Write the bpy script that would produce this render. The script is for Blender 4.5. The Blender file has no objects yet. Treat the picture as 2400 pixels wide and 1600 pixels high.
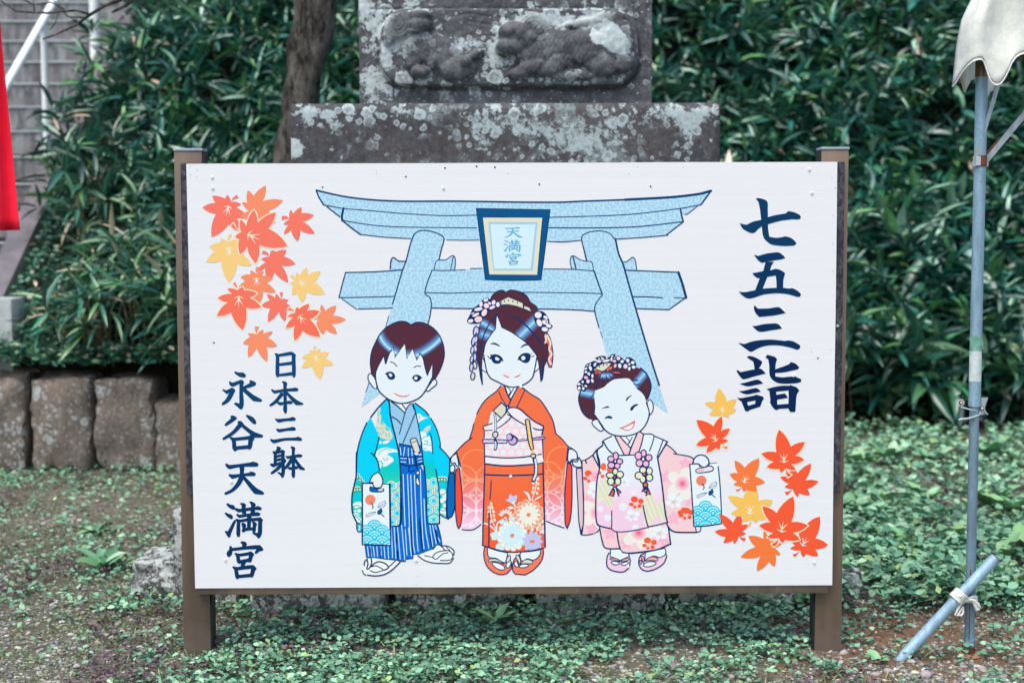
import bpy, bmesh, math, random
import numpy as np
from mathutils import Vector, Matrix, Euler, noise
from mathutils.geometry import delaunay_2d_cdt
R = math.radians
random.seed(7)
rng = np.random.default_rng(7)
sc = bpy.context.scene

# ------------------------------------------------------------------ camera
CAM_D, CAM_H, PITCH, ROLL, FPX = 4.0, 1.2015, R(4.25), R(0.12), 50 / 36 * 2400
cam_data = bpy.data.cameras.new('camera')
cam_data.lens, cam_data.sensor_width = 50, 36
cam_data.clip_start, cam_data.clip_end = 0.05, 400
cam = bpy.data.objects.new('camera', cam_data)
sc.collection.objects.link(cam)
sc.camera = cam
_F = Vector((0, math.cos(PITCH), -math.sin(PITCH)))
_U0 = Vector((0, math.sin(PITCH), math.cos(PITCH)))
_R0 = Vector((1, 0, 0))
_R = _R0 * math.cos(ROLL) - _U0 * math.sin(ROLL)
_U = _R0 * math.sin(ROLL) + _U0 * math.cos(ROLL)
CAM = Vector((0, -CAM_D, CAM_H))
cam.matrix_world = Matrix(((_R.x, _U.x, -_F.x, CAM.x), (_R.y, _U.y, -_F.y, CAM.y), (_R.z, _U.z, -_F.z, CAM.z), (0, 0, 0, 1)))
cam_data.dof.use_dof = True
cam_data.dof.focus_distance = 4.0
cam_data.dof.aperture_fstop = 2.8

# ------------------------------------------------------------------ world, sun, exposure
SUN_EL, SUN_AZ = R(64), R(208)          # azimuth clockwise from +Y: the sun stands behind the camera, a little to the left
world = bpy.data.worlds.new('World')
sc.world = world
world.use_nodes = True
wn = world.node_tree.nodes
sky = wn.new('ShaderNodeTexSky')
sky.sky_type = 'NISHITA'
sky.sun_disc = False
sky.sun_elevation = SUN_EL
sky.sun_rotation = SUN_AZ
sky.air_density, sky.dust_density, sky.ozone_density = 1.0, 3.5, 1.0
wn['Background'].inputs[1].default_value = 0.15
world.node_tree.links.new(sky.outputs[0], wn['Background'].inputs[0])
sun_data = bpy.data.lights.new('sun', 'SUN')
sun_data.energy, sun_data.angle, sun_data.color = 1.0, R(25), (1.0, 0.955, 0.865)
sun = bpy.data.objects.new('sun', sun_data)
sc.collection.objects.link(sun)
_sd = Vector((math.sin(SUN_AZ) * math.cos(SUN_EL), math.cos(SUN_AZ) * math.cos(SUN_EL), math.sin(SUN_EL)))
sun.rotation_euler = _sd.to_track_quat('Z', 'Y').to_euler()
vs = sc.view_settings
vs.view_transform, vs.look, vs.gamma, vs.use_curve_mapping = 'Standard', 'None', 1.0, False
vs.exposure = 0.80
sc.render.engine = 'CYCLES'
sc.cycles.use_denoising = True
sc.cycles.max_bounces, sc.cycles.diffuse_bounces, sc.cycles.glossy_bounces = 6, 3, 2
sc.cycles.transparent_max_bounces = 4

# ------------------------------------------------------------------ helpers
def lin(c):
    return tuple(((v / 255) / 12.92 if v / 255 <= 0.04045 else ((v / 255 + 0.055) / 1.055) ** 2.4) for v in c[:3])

def at(px, py, Y):
    """point of the vertical plane y = Y seen at photograph pixel px, py"""
    d = _F + _R * ((px - 1200) / FPX) + _U * ((800 - py) / FPX)
    t = (Y - CAM.y) / d.y
    return CAM + d * t

def ground_at(px, py, z=0.0):
    d = _F + _R * ((px - 1200) / FPX) + _U * ((800 - py) / FPX)
    t = (z - CAM.z) / d.z
    return CAM + d * t

def link(o, parent=None):
    sc.collection.objects.link(o)
    if parent is not None:
        o.parent = parent
        o.matrix_parent_inverse = Matrix.Identity(4)
    return o

def tag(o, label=None, cat=None, group=None, kind=None):
    if label: o['label'] = label
    if cat: o['category'] = cat
    if group: o['group'] = group
    if kind: o['kind'] = kind
    return o

def empty(name, loc=(0, 0, 0), rz=0.0):
    o = bpy.data.objects.new(name, None)
    o.empty_display_size = 0.1
    link(o)
    o.location = loc
    o.rotation_euler = (0, 0, rz)
    return o

def mesh_obj(name, bm, mat, parent=None, smooth=False, angle=None):
    me = bpy.data.meshes.new(name)
    bmesh.ops.recalc_face_normals(bm, faces=bm.faces)
    bm.to_mesh(me); bm.free()
    mats = mat if isinstance(mat, (list, tuple)) else [mat]
    for m in mats: me.materials.append(m)
    if smooth:
        me.shade_smooth()
        if angle: me.set_sharp_from_angle(angle=R(angle))
    o = bpy.data.objects.new(name, me)
    if parent is not None and parent.type == 'EMPTY':
        pass
    return link(o, parent)

def raw_obj(name, verts, faces, mat, parent=None, smooth=False):
    me = bpy.data.meshes.new(name)
    me.from_pydata([tuple(v) for v in verts], [], [tuple(f) for f in faces])
    mats = mat if isinstance(mat, (list, tuple)) else [mat]
    for m in mats: me.materials.append(m)
    if smooth: me.shade_smooth()
    return link(bpy.data.objects.new(name, me), parent)

def fast_mesh(name, V, F, mat, parent=None, smooth=False, col=None):
    """V (n,3) array, F (m,k) array of equal-sized faces, col (n,3) optional point colours"""
    me = bpy.data.meshes.new(name)
    V = np.ascontiguousarray(V, dtype=np.float32); F = np.ascontiguousarray(F, dtype=np.int32)
    m, k = F.shape
    me.vertices.add(len(V)); me.vertices.foreach_set('co', V.ravel())
    me.loops.add(m * k); me.loops.foreach_set('vertex_index', F.ravel())
    me.polygons.add(m); me.polygons.foreach_set('loop_start', np.arange(0, m * k, k, dtype=np.int32))
    if smooth: me.polygons.foreach_set('use_smooth', np.ones(m, dtype=bool))
    me.update(calc_edges=True)
    if col is not None:
        a = me.color_attributes.new('tint', 'FLOAT_COLOR', 'POINT')
        c4 = np.ones((len(V), 4), dtype=np.float32); c4[:, :3] = col
        a.data.foreach_set('color', c4.ravel())
    me.validate()
    for mm in (mat if isinstance(mat, (list, tuple)) else [mat]): me.materials.append(mm)
    return link(bpy.data.objects.new(name, me), parent)

def add_box(bm, lo, hi, bevel=0.0):
    c = [(lo[i] + hi[i]) / 2 for i in range(3)]; s = [hi[i] - lo[i] for i in range(3)]
    r = bmesh.ops.create_cube(bm, size=1, matrix=Matrix.Translation(c) @ Matrix.Diagonal((*s, 1)))
    if bevel:
        es = {e for v in r['verts'] for e in v.link_edges}
        bmesh.ops.bevel(bm, geom=list(es), offset=bevel, segments=2, affect='EDGES', profile=0.5)

def box(name, lo, hi, mat, parent=None, bevel=0.0):
    bm = bmesh.new(); add_box(bm, lo, hi, bevel)
    return mesh_obj(name, bm, mat, parent, smooth=bevel > 0, angle=40)

def add_tube(bm, pts, rad, n=12, cap=True):
    pts = [Vector(p) for p in pts]
    rads = rad if isinstance(rad, (list, tuple)) else [rad] * len(pts)
    rings = []; prev = None
    for i, p in enumerate(pts):
        t = (pts[min(i + 1, len(pts) - 1)] - pts[max(i - 1, 0)]).normalized()
        if prev is None:
            a = t.orthogonal().normalized()
        else:
            a = (prev - t * prev.dot(t)).normalized()
        prev = a; b = t.cross(a)
        rings.append([bm.verts.new(p + (a * math.cos(2 * math.pi * k / n) + b * math.sin(2 * math.pi * k / n)) * rads[i]) for k in range(n)])
    for r0, r1 in zip(rings, rings[1:]):
        for k in range(n):
            bm.faces.new((r0[k], r0[(k + 1) % n], r1[(k + 1) % n], r1[k]))
    if cap:
        bm.faces.new(rings[0][::-1]); bm.faces.new(rings[-1])

def tube(name, pts, rad, mat, parent=None, n=12):
    bm = bmesh.new(); add_tube(bm, pts, rad, n)
    return mesh_obj(name, bm, mat, parent, smooth=True, angle=50)

# ------------------------------------------------------------------ materials
class Mat:
    def __init__(s, name, rough=0.6, spec=0.3, metal=0.0):
        s.m = bpy.data.materials.new(name); s.m.use_nodes = True
        s.t = s.m.node_tree; s.n = s.t.nodes; s.b = s.n['Principled BSDF']
        s.b.inputs['Roughness'].default_value = rough
        s.b.inputs['Specular IOR Level'].default_value = spec
        s.b.inputs['Metallic'].default_value = metal
        s.co = None
    def L(s, a, b): s.t.links.new(a, b)
    def coord(s, scale=(1, 1, 1), kind='Object'):
        tc = s.n.new('ShaderNodeTexCoord'); mp = s.n.new('ShaderNodeMapping')
        mp.inputs['Scale'].default_value = scale
        s.L(tc.outputs[kind], mp.inputs['Vector']); return mp.outputs[0]
    def noise(s, scale, detail=4, rough=0.6, vec=None, dist=0.0):
        k = s.n.new('ShaderNodeTexNoise'); k.inputs['Scale'].default_value = scale
        k.inputs['Detail'].default_value = detail; k.inputs['Roughness'].default_value = rough
        k.inputs['Distortion'].default_value = dist
        if vec is None: vec = s.coord()
        s.L(vec, k.inputs['Vector']); return k.outputs['Fac']
    def voro(s, scale, vec=None, feat='F1', out='Distance', rnd=1.0):
        k = s.n.new('ShaderNodeTexVoronoi'); k.feature = feat; k.inputs['Scale'].default_value = scale
        k.inputs['Randomness'].default_value = rnd
        if vec is None: vec = s.coord()
        s.L(vec, k.inputs['Vector']); return k.outputs[out]
    def ramp(s, fac, stops, interp='LINEAR'):
        k = s.n.new('ShaderNodeValToRGB'); e = k.color_ramp.elements
        k.color_ramp.interpolation = interp
        while len(e) < len(stops): e.new(0.5)
        for el, (p, c) in zip(e, stops):
            el.position = p
            el.color = (c, c, c, 1) if isinstance(c, (int, float)) else (*c, 1)
        s.L(fac, k.inputs[0]); return k.outputs[0]
    def mix(s, fac, a, b, mode='MIX'):
        k = s.n.new('ShaderNodeMix'); k.data_type = 'RGBA'; k.blend_type = mode
        for ix, v in ((0, fac), (6, a), (7, b)):
            sock = k.inputs[ix]
            if isinstance(v, (int, float)): sock.default_value = v if ix == 0 else (v, v, v, 1)
            elif isinstance(v, tuple): sock.default_value = (*v, 1)
            else: s.L(v, sock)
        return k.outputs[2]
    def math(s, op, a, b=None):
        k = s.n.new('ShaderNodeMath'); k.operation = op
        for i, v in enumerate((a, b)):
            if v is None: continue
            if isinstance(v, (int, float)): k.inputs[i].default_value = v
            else: s.L(v, k.inputs[i])
        return k.outputs[0]
    def attr(s, name):
        k = s.n.new('ShaderNodeAttribute'); k.attribute_name = name; return k
    def rand(s):
        return s.n.new('ShaderNodeObjectInfo').outputs['Random']
    def color(s, v):
        if isinstance(v, tuple): s.b.inputs['Base Color'].default_value = (*v, 1)
        else: s.L(v, s.b.inputs['Base Color'])
        return s
    def rough(s, v): s.L(v, s.b.inputs['Roughness']); return s
    def bump(s, h, strength=0.4, dist=0.01):
        k = s.n.new('ShaderNodeBump'); k.inputs['Strength'].default_value = strength; k.inputs['Distance'].default_value = dist
        s.L(h, k.inputs['Height']); s.L(k.outputs[0], s.b.inputs['Normal']); return s
# ------------------------------------------------------------------ the printed artwork: flat coloured outlines on the face of the panel
PHOTO_WHITE = lin((232, 236, 239))
WHITE_ALB = (0.79, 0.81, 0.82)
def ink(c):
    l = lin(c)
    return tuple(min(0.9, l[i] * WHITE_ALB[i] / PHOTO_WHITE[i]) for i in range(3))

NAVY = (2, 50, 102); TNAVY = (0, 62, 114); SKIN = (229, 241, 246); HAIR = (84, 44, 60); CREAM = (222, 224, 198)

class Art:
    """shapes in painter's order; build() cuts the plane into triangles and gives each the topmost shape"""
    def __init__(s): s.sh = []; s.o = (0, 0); s.k = 1; s.part = 'print'
    def org(s, x, y, k): s.o = (x, y); s.k = k; return s
    def P(s, txt):
        pts, cor = [], []
        for w in txt.split():
            c = w.endswith('*'); a, b = w.rstrip('*').split(',')
            pts.append((s.o[0] + float(a) / s.k, s.o[1] + float(b) / s.k)); cor.append(c)
        return np.array(pts), cor
    def curve(s, pts, cor, closed, step=2.6):
        n = len(pts); out = []
        segs = n if closed else n - 1
        for i in range(segs):
            p1, p2 = pts[i], pts[(i + 1) % n]
            if cor[i] and cor[(i + 1) % n]:
                out.append(p1[None]); continue
            p0 = p1 * 2 - p2 if (cor[i] or (not closed and i == 0)) else pts[i - 1]
            p3 = p2 * 2 - p1 if (cor[(i + 1) % n] or (not closed and i == n - 2)) else pts[(i + 2) % n]
            m = max(1, min(10, int(np.hypot(*(p2 - p1)) / step)))
            t = (np.arange(m) / m)[:, None]
            # centripetal-like damping of the tangents
            d = np.hypot(*(p2 - p1)) + 1e-6
            t1 = (p2 - p0); t2 = (p3 - p1)
            t1 = t1 / (np.hypot(*t1) + 1e-6) * d; t2 = t2 / (np.hypot(*t2) + 1e-6) * d
            h = 2 * t**3 - 3 * t**2 + 1, t**3 - 2 * t**2 + t, -2 * t**3 + 3 * t**2, t**3 - t**2
            out.append(h[0] * p1 + h[1] * t1 * 0.9 + h[2] * p2 + h[3] * t2 * 0.9)
        r = np.concatenate(out)
        if not closed: r = np.vstack([r, pts[-1]])
        return r
    def raw(s, col, polys, clip=None, part=None, grad=None, speck=0.0):
        s.sh.append(dict(col=col, polys=polys, clip=clip, part=part or s.part, grad=grad, speck=speck)); return s.sh[-1]
    def fill(s, col, txt, clip=None, line=None, lw=3, **kw):
        p, c = s.P(txt); p = s.curve(p, c, True)
        r = s.raw(col, [p], clip, **kw)
        if line: s.raw(line, s.band(np.vstack([p, p[:1]]), lw, False), None, kw.get('part'))
        return r
    def band(s, p, w, taper):
        d = np.gradient(p, axis=0); d /= np.hypot(d[:, 0], d[:, 1])[:, None] + 1e-9
        nrm = np.stack([-d[:, 1], d[:, 0]], 1)
        L = np.r_[0, np.cumsum(np.hypot(*np.diff(p, axis=0).T))]; u = L / max(L[-1], 1e-6)
        ww = np.full(len(p), w / 2.0)
        if taper: ww = ww * np.clip(np.minimum(u, 1 - u) * (4.0 if taper is True else taper) + 0.18, 0, 1)
        polys = [np.vstack([p + nrm * ww[:, None], (p - nrm * ww[:, None])[::-1]])]
        # round joins where the line turns sharply and at its ends
        ang = np.abs(np.diff(np.unwrap(np.arctan2(d[:, 1], d[:, 0])), prepend=0))
        for i in range(len(p)):
            if (not taper and i in (0, len(p) - 1)) or (0 < i < len(p) - 1 and ang[i] > 0.5):
                polys.append(s.ell(p[i][0], p[i][1], ww[i], ww[i], 8))
        return polys
    def line(s, col, w, txt, clip=None, taper=False, **kw):
        p, c = s.P(txt); p = s.curve(p, c, False)
        # densify straight runs a little so that tapering works
        q = [p[0]]
        for a, b in zip(p, p[1:]):
            m = max(1, int(np.hypot(*(b - a)) / 12))
            q += [a + (b - a) * (j + 1) / m for j in range(m)]
        return s.raw(col, s.band(np.array(q), w / s.k, taper), clip, **kw)
    @staticmethod
    def ell(x, y, rx, ry, n=14, rot=0.0):
        a = np.arange(n) / n * 2 * np.pi; c, q = math.cos(rot), math.sin(rot)
        ex, ey = rx * np.cos(a), ry * np.sin(a)
        return np.stack([x + ex * c - ey * q, y + ex * q + ey * c], 1)
    def dot(s, col, x, y, rx, ry=None, rot=0.0, clip=None, n=14, **kw):
        ry = rx if ry is None else ry
        return s.raw(col, [s.ell(s.o[0] + x / s.k, s.o[1] + y / s.k, rx / s.k, ry / s.k, n, R(rot))], clip, **kw)
    def petals(s, col, x, y, r0, rx, ry, n, ph=0, clip=None, **kw):
        ps = []
        for i in range(n):
            a = R(ph) + 2 * math.pi * i / n
            ps.append(s.ell(s.o[0] + (x + r0 * math.cos(a)) / s.k, s.o[1] + (y + r0 * math.sin(a)) / s.k, rx / s.k, ry / s.k, 10, a))
        return s.raw(col, ps, clip, **kw)
    @staticmethod
    def inside(poly, X, Y):
        w = np.zeros(len(X), int); a = poly; b = np.roll(poly, -1, 0)
        for (x0, y0), (x1, y1) in zip(a, b):
            if y0 == y1: continue
            up = (y0 <= Y) & (y1 > Y); dn = (y1 <= Y) & (y0 > Y)
            if not (up.any() or dn.any()): continue
            cr = (x1 - x0) * (Y - y0) - (X - x0) * (y1 - y0)
            w += (up & (cr > 0)); w -= (dn & (cr < 0))
        return w != 0
    def build(s, to3d, mat, parent, names):
        pts, eds = [], []
        def addpoly(p, closed=True):
            b = len(pts); pts.extend([(round(float(x), 2), round(float(y), 2)) for x, y in p])
            n = len(p)
            eds.extend([(b + i, b + (i + 1) % n) for i in range(n if closed else n - 1)])
        for h in s.sh:
            for p in h['polys']: addpoly(p)
            if h['grad']:
                q = np.vstack(h['polys']); x0, x1 = q[:, 0].min(), q[:, 0].max(); y0, y1 = q[:, 1].min(), q[:, 1].max()
                for y in np.linspace(y0, y1, 14)[1:-1]: addpoly([(x0, y), (x1, y)], False)
        V, E, F, *_ = delaunay_2d_cdt([Vector(p) for p in pts], eds, [], 0, 0.004)
        V = np.array([tuple(v) for v in V]); F = np.array([f for f in F if len(f) == 3])
        C = V[F].mean(1); top = np.full(len(F), -1)
        for i, h in enumerate(s.sh):
            q = np.vstack(h['polys']); lo, hi = q.min(0), q.max(0)
            idx = np.where((C[:, 0] >= lo[0]) & (C[:, 0] <= hi[0]) & (C[:, 1] >= lo[1]) & (C[:, 1] <= hi[1]))[0]
            if not len(idx): continue
            X, Y = C[idx, 0], C[idx, 1]; m = np.zeros(len(idx), bool)
            for p in h['polys']: m |= s.inside(p, X, Y)
            for cl in (h['clip'] or []):
                mc = np.zeros(len(idx), bool)
                for p in cl['polys']: mc |= s.inside(p, X, Y)
                m &= mc
            top[idx[m]] = i
        ar = np.abs(np.cross(V[F[:, 1]] - V[F[:, 0]], V[F[:, 2]] - V[F[:, 0]]))
        made = {}
        for part in dict.fromkeys(h['part'] for h in s.sh):
            ids = [i for i, h in enumerate(s.sh) if h['part'] == part and h['col'] is not None]
            sel = np.where(np.isin(top, ids) & (ar > 1e-7))[0]
            if not len(sel): continue
            u, inv = np.unique(F[sel], return_inverse=True); inv = inv.reshape(-1, 3)
            co = [to3d(*V[j]) for j in u]
            nm, label = names(part)
            me = bpy.data.meshes.new(nm)
            # face the viewer (-y)
            a, b, c = (np.array([co[k] for k in inv[:, j]]) for j in range(3))
            flip = np.cross(b - a, c - a)[:, 1] > 0
            inv[flip] = inv[flip][:, ::-1]
            me.from_pydata(co, [], inv.tolist())
            at_ = me.color_attributes.new('ink', 'FLOAT_COLOR', 'CORNER')
            cols = np.ones((len(sel) * 3, 4), np.float32)
            for k, (f, tri) in enumerate(zip(sel, inv)):
                h = s.sh[top[f]]
                for j in range(3):
                    c_ = h['col']
                    if h['grad']:
                        y = V[u[tri[j]]][1]; st = h['grad']
                        c_ = tuple(np.interp(y, [q[0] for q in st], [q[1][ch] for q in st]) for ch in range(3))
                    cols[k * 3 + j, :3] = ink(c_); cols[k * 3 + j, 3] = 1.0 - h['speck']
            at_.data.foreach_set('color', cols.ravel())
            me.materials.append(mat)
            o = link(bpy.data.objects.new(nm, me), parent)
            if label: o['label'] = label
            made[part] = o
        return made

# -- lettering: brush characters traced stroke by stroke; '-' in front of a stroke cuts a hole
GLYPH = {
'seven': (1690, 450, 8, ["355,582* 415,605 485,612* 600,555 755,520 880,470 1040,430 1210,402* 1262,358* 1370,380 1480,435 1498,470 1470,510 1325,512* 1100,545 885,605 760,650 690,700 640,755 580,772 525,755 420,700 380,650",
  "658,115* 740,120 830,150 870,185 877,220* 877,470* 882,680 905,835* 960,850 1045,858 1130,848 1205,830* 1300,855 1380,915 1417,965* 1370,1005* 1200,1013 1060,1003 950,985 870,935 805,865 775,760 765,650* 752,520* 725,300 697,175* 665,150"]),
'five': (1690, 580, 8, ["615,132* 690,158* 860,112 1050,88 1085,92 1150,135 1208,200* 1100,228 980,245* 830,275* 765,290* 690,235",
  "835,270* 985,265* 985,275 940,350 918,430* 870,548* 780,770* 640,800* 725,575* 790,440*",
  "583,480* 640,472 785,442* 920,428* 1030,400 1120,425 1195,475 1200,490* 1170,600 1165,755* 1040,755* 1038,640 1025,525* 868,550* 725,575* 680,572 630,535",
  "330,825* 400,835 470,833 640,798 780,770 1040,755 1165,755 1285,770* 1330,762 1410,795 1490,860 1500,885 1480,920 1430,925 1250,875 1030,858 800,882 620,940 525,958 450,935 385,885"]),
'three': (1690, 700, 8, ["625,118* 690,185* 880,180 1075,155 1110,170 1213,268* 1000,312 715,342* 650,270 615,185",
  "583,510* 645,508 800,475 970,462 1050,465 1110,510 1143,560* 950,590 745,620 680,600",
  "320,823* 435,847* 600,795 780,770 960,765 1195,790* 1270,780 1370,805 1485,875 1485,890 1475,935* 1425,957* 1300,915 1130,880 960,870 800,890 690,930 580,990 545,990 440,920"]),
'visit': (1690, 800, 8, ["480,290* 520,270 620,290 720,340 770,380 765,410 710,505* 760,520 840,600* 640,650 420,710 390,695 330,620 288,550* 312,535* 365,572* 630,518* 605,375* 540,335",
  "350,790* 450,770 675,712 730,730 790,785* 650,815 520,840 430,825", "332,930* 430,920 640,872 690,885 750,940* 620,965 500,990 420,975",
  "300,1052* 370,1060 620,1012* 660,995* 790,1032* 802,1085* 775,1105* 735,1220* 530,1285* 530,1298* 480,1310 450,1295* 380,1120* 340,1095", "-485,1135* 645,1105* 640,1165* 510,1202*",
  "865,247* 960,270 1020,295 1050,335* 1025,420 1017,520* 1160,470 1275,425* 1305,385* 1390,410 1468,485* 1440,520* 1250,565 1150,582 1017,590* 1017,655* 1150,670 1270,660 1390,655* 1500,705* 1505,750* 1450,775 1250,790 1080,780 980,730 920,655 905,580 903,450 885,335* 832,297*",
  "848,893* 1000,850 1150,828 1285,828* 1300,815* 1415,855* 1468,918* 1430,975 1412,1040 1395,1300 1385,1322* 1300,1322* 1265,1270* 1265,1252* 1080,1265 1060,1282 1020,1280 960,1220 915,1130 925,1100* 905,925*",
  "-1033,940* 1265,918* 1268,1060* 1257,1055* 1200,973* 1038,998*", "-1050,1090* 1255,1055* 1266,1060* 1262,1165* 1055,1182*"]),
'sun': (500, 810, 8, ["1145,150* 1170,135 1220,152 1470,112 1550,170* 1540,205* 1545,540 1520,600 1500,600 1480,555* 1235,575* 1205,597 1180,575 1165,525 1172,200*", "-1237,205* 1468,175* 1470,292* 1450,295 1238,327*", "-1238,380* 1472,357* 1474,490* 1238,524*"]),
'root': (500, 810, 8, ["1078,825* 1095,808 1150,835* 1310,810 1490,790 1525,780 1580,795 1600,822 1580,848 1390,858 1260,875 1145,897* 1110,870",
  "1280,675* 1300,660 1370,680 1388,710 1375,760 1372,860 1382,1100 1383,1220 1365,1270 1340,1270 1308,1200 1315,1100 1310,710*",
  "1262,875* 1310,880* 1312,930* 1215,1040* 1190,1070 1075,1138 1050,1125 1055,1100 1150,1020", "1390,860* 1480,945 1560,1010 1620,1045 1685,1075 1690,1095 1670,1108 1550,1112* 1490,1055 1370,915* 1360,860*",
  "1190,1070* 1215,1040 1250,1055 1385,1038 1425,1025 1490,1045* 1480,1085 1380,1095 1250,1118* 1215,1100"]),
'three2': (500, 950, 8, ["1155,255* 1175,240 1200,250 1440,228 1475,210 1530,228 1552,252 1530,282 1350,295 1225,318 1185,295", "1173,445* 1190,427 1230,438 1450,408 1480,395 1540,418 1552,442 1530,467 1380,475 1230,502 1195,478",
  "1060,640* 1080,622 1125,637 1330,605 1550,595 1585,580 1650,610 1668,635 1645,662 1540,655 1330,660 1135,707 1090,680"]),
'body': (500, 950, 8, ["1180,780* 1200,762 1255,778 1272,800 1250,840* 1295,825 1335,845 1345,865 1338,890* 1338,985 1372,1030 1340,1080* 1340,1145 1340,1270 1310,1350 1285,1355 1250,1300 1200,1260 1215,1240 1275,1260* 1277,1155* 1240,1195 1150,1260 1090,1290 1070,1272 1080,1250 1160,1180 1225,1115* 1118,1158* 1058,1105 1075,1083 1130,1085* 1130,905* 1105,870 1120,850 1160,855* 1190,805*",
  "-1190,908* 1272,888* 1272,908* 1190,928*", "-1190,978* 1274,960* 1274,975* 1190,995*", "-1190,1050* 1274,1030* 1274,1045* 1190,1070*",
  "1338,937* 1380,945 1470,930 1560,915 1610,907 1660,920 1675,942 1650,968 1540,975 1440,993 1385,1000*", "1442,775* 1465,760 1520,775 1540,805 1528,840 1532,1190 1535,1290 1520,1350 1490,1355 1465,1300 1470,1190 1470,815*",
  "1440,990* 1500,990* 1470,1075* 1410,1145 1345,1205* 1340,1145*", "1520,960* 1540,975* 1600,1060 1670,1145 1720,1185 1710,1208 1620,1200* 1530,1065*", "1385,1170* 1410,1148 1470,1150 1560,1130 1600,1150* 1590,1180 1530,1195 1430,1207*"]),
'long': (500, 810, 8, ["387,500* 405,480 470,500 550,500 600,530 615,565 595,592 510,588 440,550", "290,680* 310,660 350,688 480,648 515,632 560,655 577,690 558,740 555,850 572,1080 550,1170 515,1193 480,1170 440,1135 385,1085 405,1060 487,1080* 487,715* 400,755 360,768 310,740",
  "165,830* 190,810 230,832 315,800 340,783 400,810 415,840 395,875 350,970 290,1050 180,1115 152,1100 160,1072 230,1000 298,882* 250,908*", "672,665* 690,645 770,670 807,710 790,740 700,778 610,805 550,850* 550,765* 640,720 685,690", "600,795* 740,910 900,1000 918,1025 895,1050 750,1038* 550,850* 550,800*"]),
'valley': (500, 950, 8, ["317,205* 340,185 400,195 440,230 440,250 330,330 230,385 208,365 215,345 330,238*", "602,185* 625,170 740,215 800,290 808,325 785,352 755,345 690,290",
  "448,310* 470,288 510,285 560,325 570,350* 700,450 800,505 925,550 937,575 915,598 765,602* 700,550* 530,400* 420,510 320,582 190,647 168,630 175,605 350,480 465,340*",
  "300,600* 320,582* 395,600* 650,570 700,550* 770,600* 768,635 745,660 720,790 680,830* 650,812* 440,832 430,852 400,857 385,850 355,795 350,700 340,655*", "-422,660* 655,638* 648,738* 433,760*"]),
'heaven': (500, 1050, 8, ["220,300* 240,280 300,310 700,262 740,248 830,275 852,305 830,340 580,345 480,355 305,393* 250,360", "282,495* 300,478 350,490 670,455 690,433 780,455 800,490 775,518 590,522 480,540 358,575* 300,530",
  "480,340* 575,335* 582,370 572,455* 580,530 530,650 440,760 340,830 230,872 205,855 212,830 330,765 420,660 480,540* 495,470 492,375", "560,510* 590,522* 690,625 810,740 935,815 957,842 935,868 780,857* 740,820 550,570*"]),
'full': (500, 1170, 8, ["240,85* 265,65 310,90 380,105 410,155 395,190 340,180 270,130", "207,255* 230,237 280,265 340,280 368,330 360,362 330,367 250,310", "213,600* 235,578 268,595* 395,380 440,385* 425,410* 330,650 315,705 295,712 270,698",
  "400,190* 415,155 480,172 700,143 790,133 830,120 895,145 912,172 890,198 775,195 545,230 480,242* 440,222", "497,80* 515,60 590,70 612,95 605,150 617,255 617,270* 540,270* 530,150 525,105", "672,50* 690,30 760,55 797,92 780,135 775,245 700,250 705,100",
  "425,285* 445,263 490,283 700,252 780,240 825,233 880,260 885,280 860,305 715,312 630,320 490,345* 450,320", "630,310* 715,305* 700,520* 690,525 632,525*",
  "418,375* 435,355 490,372 630,350 850,335 880,328 935,382* 918,415 915,600 900,670 860,725 835,725 810,690 732,632 740,612 832,625* 840,400* 630,410 505,430* 505,640 490,700 455,700 430,650 440,420*",
  "525,450* 540,430 600,450 618,480 608,525* 735,518* 738,450 718,415 735,398 810,440 820,465 803,500 790,600 735,620* 728,575* 610,590 558,622* 528,580 545,545*"]),
'palace': (500, 1170, 8, ["505,800* 525,780 600,790 632,835 615,870* 615,885* 540,890* 540,840*", "300,885* 318,862 345,880 355,905* 860,850 920,900 940,940 920,963 880,965 800,1018 775,1005 775,985 808,930* 580,940 360,965* 345,1030 300,1075 265,1065 248,1000 298,930*",
  "395,1010* 412,993 470,1010 650,985 705,970 768,1022* 768,1035 745,1060 710,1170 680,1180 640,1170 615,1180* 580,1245* 510,1255* 520,1195* 485,1207 440,1165 425,1060*", "-495,1070* 667,1045* 655,1100* 508,1132*",
  "352,1270* 370,1248 435,1260 740,1225 810,1285 813,1300 790,1325 750,1440 735,1460 690,1455 480,1472* 465,1492 440,1492 415,1465 388,1310*", "-462,1325* 705,1297* 690,1385* 480,1408*"]),
}
def glyph(a, key, col, part, fit=None):
    x, y, k, st = GLYPH[key]; a.org(x, y, k)
    ps = []
    for t in st:
        p, c = a.P(t.lstrip('-')); ps.append((t[0] == '-', a.curve(p, c, True)))
    if fit:
        q = np.vstack([p for _, p in ps]); lo, hi = q.min(0), q.max(0)
        ps = [(h, (p - lo) / (hi - lo) * (np.array(fit[2:]) - fit[:2]) + fit[:2]) for h, p in ps]
    for h, p in ps: a.raw(None if h else col, [p], None, part)

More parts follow.
